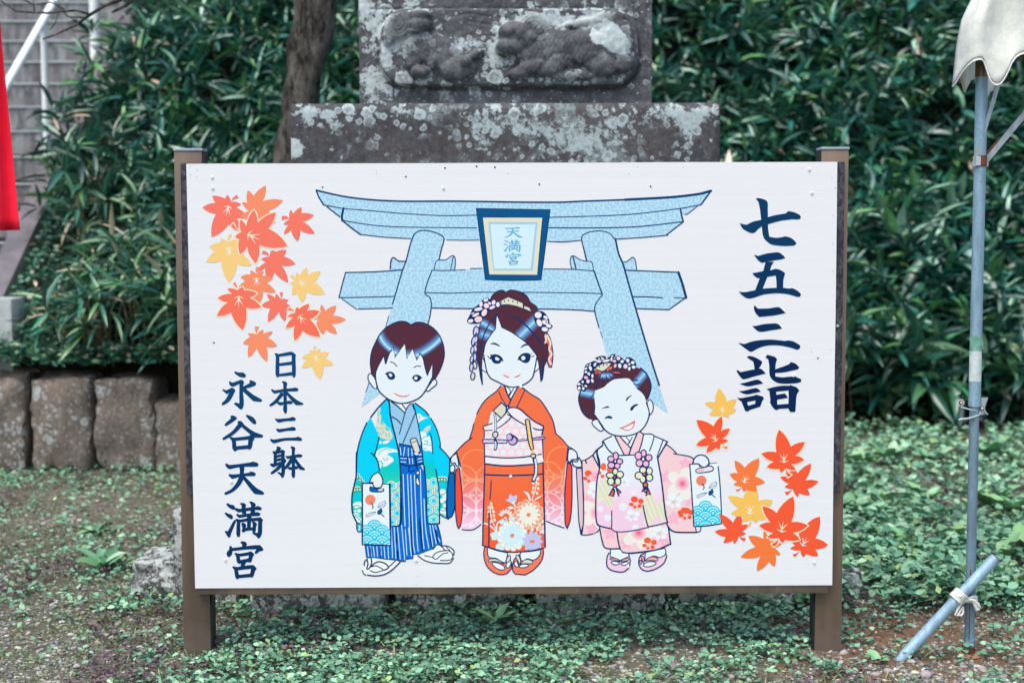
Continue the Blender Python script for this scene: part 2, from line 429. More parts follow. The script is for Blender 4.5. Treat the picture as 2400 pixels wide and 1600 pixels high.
# -- maple leaves: alternating lobe tips (T) and notches (N)
def leaf(a, part, col, txt, stem=None, outline=None, vein=None, vc=(235, 240, 240)):
    w = txt.split(); pt = [(x[0], np.array([float(v) for v in x[1:].split(',')])) for x in w]
    while pt[0][0] != 'N': pt = pt[1:] + pt[:1]
    cen = np.mean([p for k, p in pt if k == 'N'], axis=0)
    out = []
    for i in range(0, len(pt), 2):
        n0, t, n1 = pt[i][1], pt[i + 1][1], pt[(i + 2) % len(pt)][1]
        mid = (n0 + n1) / 2
        for A_, B_, last in ((n0, t, 0), (t, n1, 1)):
            d = B_ - A_; nn = np.array([d[1], -d[0]]); m = (A_ + B_) / 2
            if np.dot(nn, m - (mid * 0.5 + t * 0.5)) < 0: nn = -nn
            base = A_ if not last else B_
            c = m + nn * 0.17 + (t - base) * 0.02
            for u in np.linspace(0, 1, 5, endpoint=False):
                out.append((1 - u) ** 2 * A_ + 2 * u * (1 - u) * c + u * u * B_)
    p = np.array(out) / a.k + a.o
    polys = [p]
    if stem:
        q, c = a.P(stem); polys.append(a.curve(q, c, True))
    if outline:
        for q in polys: a.raw(outline, a.band(np.vstack([q, q[:1]]), 5.0, False), None, part)
    a.raw(col, polys, None, part)
    if vein:
        x, y, ang, L = vein
        for da, l0, l1 in ((0, 0, 1), (33, .25, .82), (-33, .25, .82), (68, .02, .48), (-68, .02, .48)):
            t0, t1 = R(ang), R(ang + da)
            s0 = (x + math.cos(t0) * L * l0 * .8, y + math.sin(t0) * L * l0 * .8)
            s1 = (s0[0] + math.cos(t1) * L * (l1 - l0 * .4), s0[1] + math.sin(t1) * L * (l1 - l0 * .4))
            d = np.array([-(s1[1] - s0[1]), s1[0] - s0[0]]); d /= np.hypot(*d)
            tri = np.array([np.array(s0) + d * L * .055, np.array(s1), np.array(s0) - d * L * .055])
            a.raw(vc, [tri / a.k + a.o], None, part)
RED1, ORG1, YEL1 = (255, 122, 102), (255, 145, 105), (255, 207, 130)
RED2, ORG2, YEL2 = (255, 92, 56), (255, 126, 64), (255, 197, 96)
LINE = (240, 232, 205)

def art_letters():
    a = Art()
    for k, c in (('seven', (0, 58, 98)), ('five', (0, 52, 94)), ('three', (0, 44, 86)), ('visit', (0, 38, 82)), ('sun', (0, 70, 120)), ('root', (0, 66, 114)),
                 ('three2', (0, 62, 108)), ('body', (0, 58, 104)), ('long', (0, 66, 112)), ('valley', (0, 62, 108)), ('heaven', (0, 58, 104)), ('full', (0, 54, 100)), ('palace', (0, 52, 98))):
        glyph(a, k, c, k)
    return a

def art_leaves_left():
    a = Art().org(460, 420, 6)
    leaf(a, 'l1', RED1, "T225,235 N405,275 T440,222 N488,318 T632,348 N555,392 T720,540 N565,545 T640,740 N450,640 T215,815 N275,490 T85,398 N275,333", "490,312* 520,260 568,220* 597,262* 530,285", vein=(455, 380, 105, 155))
    leaf(a, 'l2', ORG1, "T725,158 N805,238 T978,90 N930,312 T1222,298 N1010,445 T1115,610 N860,600 T615,520 N745,447 T640,328 N718,335")
    leaf(a, 'l4', YEL1, "T350,830 N445,890 T580,845 N560,1000 T785,1210 N575,1190 T460,1455 N350,1150 T138,1160 N268,1010 T180,945 N345,890", "445,885* 440,820 465,765* 505,787* 465,840", vein=(455, 960, 82, 160))
    leaf(a, 'l5', RED1, "T1325,432 N1363,487 T1475,392 N1475,478 T1655,507 N1500,597 T1668,768 N1460,720 T1425,875 N1330,718 T1230,775 N1300,640 T1226,632 N1310,568", "1310,560* 1270,520 1202,517* 1202,577* 1260,562")
    leaf(a, 'l6', RED1, "T1268,995 N1228,1085 T1398,1192 N1200,1213 T1293,1455 N1100,1310 T1010,1440 N970,1250 T840,1300 N985,1165 T910,1120 N1030,1090 T1060,1000 N1120,1020", "1030,1085* 1000,1030 940,998* 918,1052* 970,1060")
    leaf(a, 'l7', ORG1, "T765,1278 N838,1330 T950,1290 N920,1355 T1080,1390 N985,1455 T1118,1590 N940,1575 T890,1740 N720,1640 T580,1540 N695,1425 T620,1375 N765,1335", "840,1325* 832,1260 860,1225 885,1250* 845,1310", vein=(845, 1390, 85, 130))
    leaf(a, 'l3', RED1, "T810,430 N862,612 T1118,465 N1015,695 T1283,942 N885,930 T838,1187 N713,950 T615,1062 N603,845 T545,808 N632,745 T620,565 N703,660", "632,738* 560,690 525,618* 482,662* 550,715", LINE, vein=(725, 775, 25, 205), vc=LINE)
    leaf(a, 'l10', RED1, "T990,1613 N1110,1668 T1120,1610 N1184,1685 T1298,1698 N1258,1735 T1338,1815 N1268,1850 T1245,2000 N1158,1860 T1010,2010 N1042,1815 T915,1775 N1040,1702", "1184,1682* 1185,1630 1168,1590* 1220,1588* 1210,1640")
    leaf(a, 'l8', (255, 118, 95), "T440,1535 N582,1562 T650,1513 N672,1560 T852,1602 N745,1665 T915,1800 N700,1805 T653,2123 N490,1875 T288,1923 N440,1732 T300,1667 N500,1610", "583,1560* 570,1500 548,1445* 515,1467* 560,1520", LINE, vein=(598, 1645, 90, 175), vc=LINE)
    leaf(a, 'l9', YEL1, "T1413,1305 N1452,1365 T1550,1238 N1565,1350 T1750,1290 N1660,1440 T1810,1617 N1550,1585 T1487,1737 N1420,1595 T1345,1633 N1367,1490 T1320,1462 N1395,1420", "1395,1415* 1375,1365 1343,1342* 1312,1362* 1355,1395", vein=(1455, 1435, 40, 125))
    a.org(460, 640, 6)
    leaf(a, 'l12', ORG1, "T1760,442 N1812,532 T1965,455 N1918,597 T2107,653 N1900,712 T1980,857 N1823,792 T1783,862 N1700,740 T1690,690 N1725,655 T1700,600 N1740,545", "1725,640* 1690,632 1655,648* 1690,655")
    leaf(a, 'l11', (255, 116, 92), "T1408,480 N1450,500 T1588,432 N1555,530 T1740,535 N1600,650 T1742,898 N1493,815 T1385,952 N1385,740 T1258,770 N1362,622 T1280,605 N1390,560", "1388,540* 1350,505 1300,485* 1285,520* 1340,530", LINE, vein=(1445, 600, 50, 150), vc=LINE)
    leaf(a, 'l13', ORG1, "T940,790 N935,860 T1078,820 N1000,905 T1138,1025 N985,1035 T990,1248 N850,1050 T735,1188 N740,1005 T655,988 N765,893 T722,848 N850,862", "850,855* 825,800 825,745* 887,752* 858,810")
    leaf(a, 'l14', YEL1, "T1590,1080 N1660,1105 T1745,1060 N1728,1120 T1867,1117 N1800,1190 T1932,1285 N1790,1300 T1740,1498 N1625,1300 T1482,1335 N1555,1210 T1482,1185 N1600,1125", "1658,1100* 1645,1055 1657,1022* 1690,1030* 1668,1070", vein=(1675, 1160, 72, 115))
    return a

def art_leaves_right():
    a = Art().org(1610, 1110, 6)
    leaf(a, 'r9', RED2, "T1870,600 N1805,905 T1985,998 N1800,1060 T1845,1155 N1675,1120 T1635,1168 N1592,1070 T1452,1048 N1530,1005 T1480,960 N1580,900 T1600,760 N1690,700", "1588,1075* 1540,1115 1485,1128* 1513,1170* 1560,1120", vein=(1625, 1005, -63, 145))
    leaf(a, 'r8', ORG2, "T865,870 N1080,915 T1085,800 N1165,940 T1330,985 N1230,1040 T1318,1137 N1245,1130 T1232,1302 N1155,1230 T985,1368 N1035,1158 T753,1168 N970,1025")
    leaf(a, 'r7', RED2, "T450,560 N650,685 T750,560 N770,720 T870,712 N770,808 T830,835 N725,880 T668,982 N648,930 T515,970 N550,888 T390,808 N570,775", "728,878* 770,895 830,900* 808,950* 765,920")
    leaf(a, 'r6', YEL2, "T950,140 N1003,378 T1205,370 N1120,500 T1110,630 N998,640 T985,685 N905,632 T768,672 N808,598 T620,557 N738,485 T578,318 N785,342", "900,640* 905,690 880,745* 838,718* 880,690", vein=(890, 560, -94, 155))
    a.org(1610, 890, 6)
    leaf(a, 'r5', ORG2, "T672,1130 N812,1232 T1015,1100 N950,1355 T1098,1435 N965,1482 T980,1565 N835,1540 T805,1570 N768,1495 T655,1465 N715,1433 T600,1322 N720,1310", "768,1498* 730,1532 682,1535* 705,1568* 745,1545", vein=(800, 1440, -65, 130))
    leaf(a, 'r4', RED2, "T1745,1172 N1660,1412 T1850,1425 N1690,1530 T1725,1618 N1575,1585 T1558,1645 N1490,1530 T1372,1500 N1440,1460 T1310,1362 N1430,1365 T1480,1245 N1557,1312", "1485,1530* 1430,1565 1373,1568* 1402,1622* 1450,1580")
    leaf(a, 'r1', YEL2, "T450,115 N560,305 T700,275 N635,395 T693,425 N590,490 T585,528 N520,505 T440,530 N455,492 T313,488 N385,415 T248,322 N395,318", vein=(505, 450, -100, 105))
    leaf(a, 'r2', RED2, "T133,562 N375,650 T488,512 N478,718 T607,685 N500,830 T580,850 N470,905 T455,978 N410,955 T275,1020 N310,918 T127,920 N268,808", "488,920* 530,940 575,932* 555,970* 520,950", LINE, vein=(415, 855, -125, 140), vc=LINE)
    leaf(a, 'r3', RED2, "T1295,697 N1460,938 T1660,872 N1525,1062 T1650,1122 N1465,1185 T1530,1262 N1390,1240 T1322,1300 N1300,1250 T1122,1225 N1220,1152 T1045,1035 N1258,1015", "1385,1245* 1420,1300 1470,1328* 1420,1368* 1395,1310", LINE, vein=(1365, 1160, -92, 165), vc=LINE)
    a.org(1610, 1110, 6)
    leaf(a, 'r10', RED2, "T1495,315 N1470,675 T1705,725 N1490,830 T1590,925 N1380,925 T1345,970 N1290,900 T1130,890 N1215,830 T1015,725 N1175,680 T1058,452 N1262,550", "1285,905* 1270,980 1225,1025* 1190,985* 1250,950", LINE, vein=(1325, 815, -78, 180), vc=LINE)
    return a

def seigaiha(a, clip, cx, y0, part, rows=5):
    for r in range(rows):
        for j in range(-2, 3):
            x = cx + (j + (0.5 if r % 2 else 0)) * 285
            y = y0 + 140 + r * 93
            if r == 0 and j != 0: continue
            for rr, c in ((142, (18, 200, 240)), (116, (185, 240, 250)), (92, (18, 200, 240)), (68, (185, 240, 250)), (46, (18, 200, 240)), (22, (185, 240, 250))):
                a.dot(c, x, y, rr, clip=[clip], part=part, n=22)

def crane(a, dx, dy, part):
    T = (0, 85, 135)
    def sh(t): return ' '.join('%g,%g%s' % (float(w.rstrip('*').split(',')[0]) + dx, float(w.rstrip('*').split(',')[1]) + dy, '*' if w.endswith('*') else '') for w in t.split())
    W = (238, 246, 249)
    a.fill(W, sh("220,150 200,190 290,140 330,60 420,0 440,40 400,110 320,150 260,210 180,250 100,310 70,270 120,210"), part=part)
    a.line(T, 22, sh("165,15 190,70 205,110 180,160"), part=part, taper=True)
    for t in ("290,120 340,40 430,0", "310,110 360,70 440,30", "300,130 380,90 430,70", "250,200 150,220 70,260", "250,210 160,240 80,290", "260,215 180,270 110,300", "70,260 75,300 110,300", "430,0 445,40 410,110 320,150"):
        a.line(T, 9, sh(t), part=part)
    a.fill(T, sh("290,180* 330,160 360,120* 385,210 370,220* 330,260 300,260* 280,230"), part=part)
    a.line(T, 20, sh("330,220 370,260 425,305"), part=part, taper=True)

def chrys(a, x, y, r, outer, inner, edge, mid, clip, part, ph=0):
    a.petals(edge, x, y, r * .80, r * .24, r * .22, 14, ph, clip, part=part)
    a.dot(edge, x, y, r * .86, clip=clip, part=part, n=24)
    a.petals(outer, x, y, r * .82, r * .17, r * .165, 14, ph, clip, part=part)
    a.petals(edge, x, y, r * .60, r * .23, r * .20, 12, ph + 12, clip, part=part)
    a.petals(outer, x, y, r * .62, r * .17, r * .15, 12, ph + 12, clip, part=part)
    a.dot(edge, x, y, r * .60, clip=clip, part=part, n=24)
    a.petals(inner, x, y, r * .46, r * .35, r * .115, 14, ph, clip, part=part)
    a.dot(mid, x, y, r * .14, clip=clip, part=part)

def art_centre():
    a = Art()
    # ---------------- gate
    a.part = 'gate'; a.org(720, 420, 4)
    ST = (188, 226, 243); SP = dict(speck=1.0)
    a.fill(ST, "185,258* 345,275* 345,385* 305,350*", **SP)
    a.fill(ST, "3495,285* 3665,245* 3540,330* 3525,335*", **SP)
    a.fill(ST, "85,105* 330,160 560,190 870,207 1400,207 2400,214 2540,207 2980,193 3430,168 3680,140 3785,110* 3695,238* 3490,275* 3525,395* 3380,522* 3180,542 2895,562 2570,575 2260,582 1600,572 970,557 720,545 500,518* 330,388* 345,275* 150,240*", **SP)
    a.fill(ST, "360,875* 890,848* 800,1205* 480,1215* 465,1220* 325,1115* 298,1112*", **SP)
    a.fill(ST, "1170,855* 1480,848* 1640,838* 2230,840* 2480,843* 2690,860* 2765,1080* 2735,1120 2695,1235* 2540,1220 2170,1215 1600,1212 1165,1205* 1163,1150 1105,1060*", **SP)
    a.fill(ST, "2985,850* 3480,875* 3555,1110* 3390,1222* 3085,1210*", **SP)
    a.fill(ST, "800,738* 860,768 925,770* 890,848* 778,842*", **SP); a.fill(ST, "1215,765* 1300,755 1372,718* 1388,800 1385,845* 1190,848*", **SP)
    a.fill(ST, "2485,718* 2560,755 2620,768 2665,775* 2685,855* 2480,838* 2465,775*", **SP); a.fill(ST, "2955,778* 3000,770 3060,735* 3090,850* 2985,850*", **SP)
    a.fill(ST, "1000,520* 1040,490 1100,480 1200,500 1270,535 1283,560* 1235,755* 1215,765* 1190,845* 1165,855* 1103,1060* 1150,1110 1163,1160 1155,1260 1130,1365* 1120,1520* 676,2008* 504,2140* 590,1850* 735,1390* 770,1270 800,1170* 893,855* 925,770* 970,600", **SP)
    a.fill(ST, "2575,540* 2640,498 2740,485 2830,505 2880,560* 2895,570 2920,700 2955,780 2980,860 3050,1110 3085,1230 3185,1568* 3310,1968* 3382,2192* 3250,2100* 3120,1920* 2804,1636* 2735,1390 2695,1235* 2700,1180 2730,1130 2768,1085* 2765,1075* 2695,870* 2680,855* 2665,775* 2620,765* 2595,660", **SP)
    N = TNAVY
    for w, t in ((17, "85,105 330,160 560,190 870,207 1400,207 2000,216 2400,216 2540,209 2980,193"), (24, "2980,193 3430,168 3680,138 3785,110"), (14, "3785,110 3690,240"), (14, "85,105 110,170 155,242"),
                 (10, "155,242 340,275 570,293 870,320 1270,342 1590,338"), (10, "2275,358 2580,350 3030,330 3490,276 3690,240"), (22, "340,275 325,350 330,388"), (16, "3500,285 3510,340 3525,395"),
                 (10, "330,388 620,432 870,448 1590,457"), (12, "2265,455 2730,457 3130,443 3525,398"), (14, "330,388 420,460 500,518"), (12, "3525,400 3370,520"), (9, "500,518 720,543 970,557"), (7, "1310,570 1500,572 1610,570"), (9, "2255,583 2400,588 2570,572"), (10, "2895,562 3180,543 3380,525"),
                 (12, "185,258 305,352"), (8, "3665,248 3560,330 3540,330")):
        a.line(N, w, t)
    for w, t in ((13, "360,875 640,868 890,850"), (12, "360,875 325,1000 298,1112"), (11, "315,1110 560,1106 810,1098"), (8, "325,1120 465,1220"), (10, "480,1216 800,1207"), (9, "1165,853 1300,857 1480,849"), (9, "1530,838 1640,835"), (10, "1103,1062 1340,1068 1600,1060 2040,1060 2500,1065 2760,1072"),
                 (11, "1165,1206 1600,1213 2170,1215 2540,1225 2695,1238"), (10, "2220,842 2480,845 2690,860"), (13, "2985,853 3200,862 3480,873"), (24, "3480,873 3520,990 3552,1110"), (12, "3050,1102 3200,1103 3330,1112"), (9, "3440,1112 3545,1112"), (11, "3545,1112 3390,1222"), (11, "3390,1222 3085,1212"),
                 (13, "778,840 800,738 860,768 930,770"), (9, "1190,845 1215,765 1300,755 1372,718 1388,800 1382,845"), (9, "1372,722 1345,845"), (9, "2480,838 2465,775 2485,718 2560,755 2620,770 2665,775 2685,855"), (13, "2490,720 2520,838"), (10, "2955,778 3000,770 3060,735 3090,850"),
                 (12, "1000,520 1040,490 1100,480 1200,500 1270,535 1283,560 1260,650 1235,755"), (13, "1000,520 970,600 925,770 893,855 850,1000 800,1170"), (11, "1168,855 1103,1062 1150,1110 1163,1160 1155,1260 1130,1365"), (8, "765,1280 735,1390"), (8, "582,1905 548,1998"),
                 (11, "2595,660 2575,540 2640,498 2740,485 2830,505 2880,560 2895,570"), (17, "2890,560 2920,700 2955,780 2980,860 3050,1110 3085,1230 3185,1568 3300,1930"), (14, "2590,640 2620,765"), (14, "2690,860 2730,980 2768,1082"), (11, "2768,1085 2730,1130 2700,1180 2695,1235 2735,1390"), (7, "2750,1430 2770,1490")):
        a.line(N, w, t)
    a.part = 'plaque'
    a.fill((0, 84, 138), "1585,275* 2280,285* 2192,945* 1900,950 1670,942*", line=(4, 45, 98), lw=2)
    for w, t in ((14, "1655,370 1690,650 1712,890"), (14, "2200,390 2180,650 2155,820"), (9, "1660,358 1860,355")): a.line((4, 45, 98), w, t)
    a.fill((226, 226, 200), "1648,360* 2203,362* 2155,895* 1708,892*")
    a.fill((160, 207, 232), "1697,400* 2160,403* 2115,858* 1745,856*")
    a.fill((211, 239, 248), "1717,422* 2140,425* 2095,838* 1752,838*")
    o = a.o
    for k, b in (('heaven', (1850, 448, 2022, 550)), ('full', (1838, 565, 2005, 684)), ('palace', (1858, 688, 2010, 808))):
        glyph(a, k, (105, 182, 220), 'plaque', (720 + b[0] / 4, 420 + b[1] / 4, 720 + b[2] / 4, 420 + b[3] / 4))
    boy(a); tall_girl(a); small_girl(a)
    return a
def boy(a):
    a.part = 'boy'; N = NAVY
    # ---- clothes
    a.org(800, 900, 8); CY = (0, 210, 246)
    G = [(1062, CY), (1095, (0, 204, 205)), (1115, (30, 207, 190)), (1140, (60, 212, 190)), (1150, (38, 203, 208)), (1235, (20, 205, 225))]
    HEX = dict(part='boy')
    hak = a.fill((0, 110, 214), "1085,1115* 1300,1160* 1500,1135* 1530,1400 1590,1920 1610,2600* 1800,2610* 1860,2840 1885,3010* 1720,3090* 1690,3110 1530,3150* 1520,3180* 1350,3180* 1340,3265* 1210,3275* 1205,3320* 1080,3310* 1040,3290* 710,3265* 470,3240* 445,3010* 445,2900* 920,2650* 1110,2630 1115,1900 1105,1600", line=N, lw=2.4)
    WS = (205, 240, 252)
    for t in ("1160,1690 1180,2300 1195,2660", "1240,1690 1265,2300 1285,2900 1300,3120", "1300,1700 1320,2200 1350,3000 1380,3160", "1370,1700 1395,2300 1420,2900 1440,3130", "1480,1600 1500,2300 1530,2900 1550,3080", "1550,2150 1580,2700 1640,3070"):
        a.line(WS, 15, t)
    a.org(820, 1180, 8)
    for t in ("775,430 800,1010", "830,440 865,1030", "895,440 945,1040", "970,400 1030,1050", "1040,480 1070,960", "1100,450 1155,980", "330,800 350,985", "385,790 405,980", "440,800 460,985", "505,800 520,985", "580,800 590,970", "640,800 660,1020", "715,800 725,1030", "1500,400 1555,800", "1550,400 1620,750", "1600,400 1620,480", "1645,620 1690,710"):
        a.line(WS, 14, t)
    for w, t in ((26, "880,520 872,770"), (34, "890,850 900,1060"), (28, "1140,180 1180,990"), (34, "1300,250 1365,940"), (24, "570,800 572,1020"), (20, "380,800 395,1000"), (30, "1600,450 1660,760"), (24, "1490,550 1550,860")): a.line(N, w, t, taper=True)
    a.org(800, 900, 8)
    # kimono under the coat
    a.fill((152, 202, 233), "930,320* 1050,380 1200,470 1300,360* 1350,420 1400,560 1450,800 1500,1130* 1480,1140 1300,1160 1085,1115* 1030,960 970,780 950,640 930,520")
    a.fill((238, 247, 250), "1030,350* 1160,370 1240,365* 1205,480* 1190,530* 1110,440")
    for w, t in ((24, "930,320 1060,420 1195,540"), (20, "1300,365 1240,430 1200,520 1150,700 1090,930"), (20, "1395,520 1290,780 1155,1100"), (24, "950,610 1050,670 1110,740"), (22, "1140,380 1210,470"), (18, "1320,370 1380,500")): a.line(N, w, t)
    # belt and fan
    a.fill((0, 104, 208), "1085,1115* 1300,1160* 1500,1135* 1530,1400 1545,1500* 1400,1530 1250,1530 1110,1490*")
    for t in ("1100,1180 1120,1330", "1190,1180 1165,1340", "1255,1200 1255,1350", "1320,1210 1330,1340", "1100,1385 1230,1390", "1110,1450 1230,1460", "1430,1400 1510,1385", "1440,1455 1520,1440", "1270,1380 1285,1490", "1330,1390 1340,1490"): a.line(WS, 14, t)
    for w, t in ((22, "1100,1340 1200,1365 1380,1355 1530,1350"), (28, "1110,1490 1250,1530 1400,1515 1545,1485"), (22, "1240,1380 1230,1480"), (40, "1390,1350 1400,1520"), (26, "1085,1115 1200,1140 1320,1160"), (24, "1280,1540 1270,1640 1380,1610"), (26, "1410,1530 1440,1640")): a.line(N, w, t)
    a.fill((222, 222, 200), "1290,1070* 1300,1035 1340,1015 1395,1010 1415,1040* 1475,1240 1455,1280 1385,1290 1365,1260*", line=N, lw=2.6)
    a.line(N, 14, "1300,1085 1350,1090 1410,1060")
    a.fill((236, 244, 248), "1365,1280* 1390,1320 1450,1320 1440,1290*"); a.fill((222, 222, 200), "1450,1340* 1490,1290* 1510,1330*"); a.fill((222, 222, 200), "1490,1520* 1540,1510* 1545,1630*")
    a.org(800, 1060, 8)
    for t in ("1435,340 1465,380 1435,415 1400,385", "1420,440* 1400,540 1420,600 1475,615* 1460,540"): a.fill((236, 244, 248), t, line=N, lw=2.4)
    a.org(800, 900, 8)
    # coat: panels behind, sleeves over them
    pl = a.fill(CY, "850,275* 890,320 910,380 930,600 970,800 1030,1050 1080,1300 1105,1600 1115,1900 1100,2630* 1060,2655 920,2660* 780,2660* 640,1700 640,1000* 700,430", grad=G)
    pr = a.fill(CY, "1350,350* 1450,420 1560,490 1640,570 1720,720* 1760,1100 1780,1600 1835,2080 1835,2610* 1610,2610* 1590,1920 1555,1630 1530,1400 1500,1100 1450,800 1400,560", grad=G)
    a.org(800, 1060, 8)
    hexes = [(940, 620, pl), (1115, 625, pl), (1045, 795, pl), (945, 965, pl), (1120, 968, pl), (1050, 1135, pl), (950, 1308, pl), (1120, 1308, pl), (870, 1140, pl), (870, 800, pl),
             (1728, 560, pr), (1635, 730, pr), (1820, 720, pr), (1735, 905, pr), (1635, 1072, pr), (1830, 1065, pr), (1735, 1255, pr), (1550, 560, pr)]
    for x, y, cl in hexes:
        for r, c in ((100, (226, 232, 208)), (78, (22, 200, 212)), (60, (214, 240, 238)), (45, (4, 210, 238))):
            a.raw(c, [a.ell(a.o[0] + x / 8, a.o[1] + y / 8, r / 8, r / 8, 6, R(90))], [cl])
    a.org(800, 900, 8)
    WC = (233, 246, 250)
    for t in ("650,1330* 660,1260 720,1215 790,1190 860,1185 940,1205 1040,1235 1075,1270* 980,1275 900,1290 860,1310 920,1350 975,1400 970,1450 920,1480 850,1530 780,1550* 780,1500 720,1440 680,1420* 680,1380 640,1350", "700,1110* 720,1060 760,1080 750,1115", "780,1070* 920,1045* 870,1100 780,1115", "690,1430* 760,1500 730,1590*"):
        a.fill(WC, t, [pl])
    for t in ("1410,570* 1440,550 1500,570 1520,605 1630,625* 1540,660 1440,720* 1420,640", "1480,880* 1520,900 1600,930 1590,980 1660,970* 1690,1130 1700,1270* 1640,1240 1600,1250 1530,1230* 1510,1050 1490,960"): a.fill(WC, t, [pr])
    for cl, t in ((pl, "700,1330 720,1270 790,1230 860,1210 930,1240"), (pl, "800,1370 790,1400 820,1425 870,1415 870,1385 845,1380"), (pl, "680,1440 740,1440 780,1490"), (pr, "1510,1030 1560,985 1620,975"), (pr, "1560,1075 1610,1050 1630,1080 1600,1110"), (pr, "1510,1110 1600,1130 1690,1140"), (pr, "1440,610 1470,600 1460,650"), (pr, "1540,1220 1590,1200")): a.line((20, 180, 205), 13, t, [cl])
    DR = (221, 221, 190)
    a.fill(DR, "725,430* 740,470 710,550 740,570 750,650 740,740 820,770 830,850 920,880 960,960 940,1030 850,1040 780,1020 640,960 600,900 550,840 550,700 560,620* 600,700 610,540* 640,640 650,540 700,460", [pl])
    for t in ("690,500 680,560 700,600", "580,680 600,760 640,800", "700,640 690,720", "640,780 700,840", "760,880 800,900 790,920", "680,900 760,950", "830,910 850,980", "890,920 900,1000", "730,830 780,830"): a.line((0, 205, 235), 16, t, [pl])
    a.line(DR, 15, "775,705 850,800 915,840 915,880")
    a.fill(DR, "1520,900* 1580,810 1680,770 1745,765* 1745,825 1660,850 1590,910", [pr])
    for t in ("1570,860 1590,890", "1620,830 1640,860", "1680,800 1690,830", "1720,790 1725,820"): a.line((0, 195, 225), 14, t)
    # sleeves
    sl = a.fill(CY, "715,985* 640,1300 615,1335* 690,1460 720,1620 700,1640* 780,1800* 600,1850 400,1860* 400,2600* 305,2760* 285,2600* 215,2450 195,2280 200,2080 235,1900 278,1720 282,1600 295,1300 330,1120 400,900 480,720 550,620*", grad=[(1120, CY), (1150, (0, 206, 225)), (1190, (0, 200, 190)), (1220, (60, 212, 190))])
    sr = a.fill(CY, "1650,905* 1720,720 1800,880 1850,1080 1850,1180* 1950,1290 2035,1390* 2025,1660 1990,1880 1970,2200 1975,2500* 1840,2430* 1835,2080 1800,1760 1750,1480 1712,1300* 1690,1100", grad=[(1105, CY), (1150, (0, 206, 225)), (1180, (0, 200, 190)), (1210, (60, 212, 190))])
    a.org(800, 1060, 8)
    for cl, pts in ((sl, ((300, 440), (350, 500), (390, 560), (250, 690), (300, 680), (350, 680))), (sr, ((1830, 500), (1885, 490), (1940, 500)))):
        for x, y in pts: a.dot(CREAM, x, y, 52, clip=[cl])
        for x, y in pts: a.dot((34, 182, 152), x, y + 6, 40, clip=[cl]); a.dot((34, 182, 152), x, y + 40, 40, 34, clip=[cl])
        for x, y in pts: a.dot(CREAM, x, y + 12, 13, 22, clip=[cl])
    a.fill((34, 182, 152), "270,560* 400,600* 380,660* 300,600", [sl])
    for cl, pts in ((sl, ((280, 985, 60), (330, 970, 55), (330, 1090, 36), (262, 1095, 24), (280, 1200, 70), (330, 1250, 60))), (sr, ((1900, 740, 60), (1940, 790, 48), (1890, 900, 45), (1930, 860, 45), (1940, 990, 40), (1900, 1100, 60), (1950, 1140, 50), (1870, 1090, 40)))):
        for x, y, r in pts: a.dot(WC, x, y, r, clip=[cl])
    for cl, t in ((sl, "230,1010 290,990 350,1000"), (sl, "290,1050 330,1030"), (sl, "240,1200 300,1210 370,1290"), (sl, "250,1170 330,1180 370,1240"), (sr, "1870,770 1900,790 1960,750"), (sr, "1860,960 1900,970"), (sr, "1850,1060 1900,1090 1960,1080"), (sr, "1850,1140 1900,1160 1970,1170")): a.line((30, 190, 175), 17, t, [cl])
    a.fill((26, 196, 210), "285,1310* 380,1360* 380,1485* 305,1480*"); a.line(CREAM, 22, "340,1350 345,1420 320,1460")
    a.fill((0, 106, 182), "2030,385* 2120,385* 2125,1000 2080,1180 2010,1225 1985,1180 1985,700", line=N, lw=3)
    for w, t in ((24, "2030,100 2025,380 1990,600 1970,1000 1975,1220"), (20, "1840,1150 1910,1200 1985,1235 2010,1245"), (24, "1770,310 1800,480 1840,800 1840,1330"), (22, "1840,1325 1720,1335 1610,1328"), (24, "1555,250 1590,640 1600,1000 1612,1328"), (30, "1105,200 1115,640 1110,1200 1100,1340 1075,1370"), (18, "1075,1372 920,1378"),
                 (30, "285,0 280,300 278,440 240,620 203,800 197,1000 215,1150 285,1300"), (22, "285,1300 305,1475 385,1480"), (20, "285,1310 360,1355")): a.line(N, w, t)
    a.org(800, 900, 8)
    for w, t in ((28, "850,275 700,430 550,620"), (26, "480,720 400,900 330,1120 295,1300 285,1568"), (30, "855,280 895,330 915,560 960,780 1030,1050 1080,1300 1105,1568"), (24, "710,990 680,1120 630,1300 600,1340"), (26, "555,1285 620,1340 690,1470 715,1620"), (26, "1385,355 1480,430 1560,490 1640,580"), (22, "1680,640 1740,750 1800,880 1850,1080 1855,1180"), (24, "1840,1180 1950,1290 2035,1395"), (20, "1655,910 1690,1000 1705,1150 1715,1300"), (22, "1345,360 1400,560 1450,800 1500,1100 1530,1400 1555,1630")): a.line(N, w, t)
    # bag
    a.org(800, 1060, 8)
    bag = a.fill((231, 243, 249), "395,575* 900,590* 915,1560* 925,1740* 400,1725*", line=N, lw=3)
    a.dot((255, 138, 108), 543, 885, 97, n=20); crane(a, 390, 905, 'boy'); seigaiha(a, bag, 620, 1258, 'boy')
    a.line(N, 28, "393,570* 393,1720* 930,1742* 912,590*")
    a.line(N, 18, "393,572 600,572"); a.line(N, 18, "760,588 905,592")
    a.fill((0, 104, 176), "532,690* 545,640 600,660 700,680 790,680 800,705 760,735 600,735 540,720", line=N, lw=2.5)
    a.fill((222, 228, 205), "690,690* 780,680 780,710 700,720*")
    a.fill(SKIN, "530,560* 560,470 610,410 690,365* 740,420 775,500 775,570 740,650 680,662 620,650 590,590* 595,560*", line=N, lw=3)
    for t in ("2050,110* 2090,60 2160,10* 2205,240 2185,262 2160,250 2130,190* 2060,200*", "2040,260* 2100,225 2130,300 2110,360 2050,370 2035,320"): a.fill(SKIN, t, line=N, lw=3)
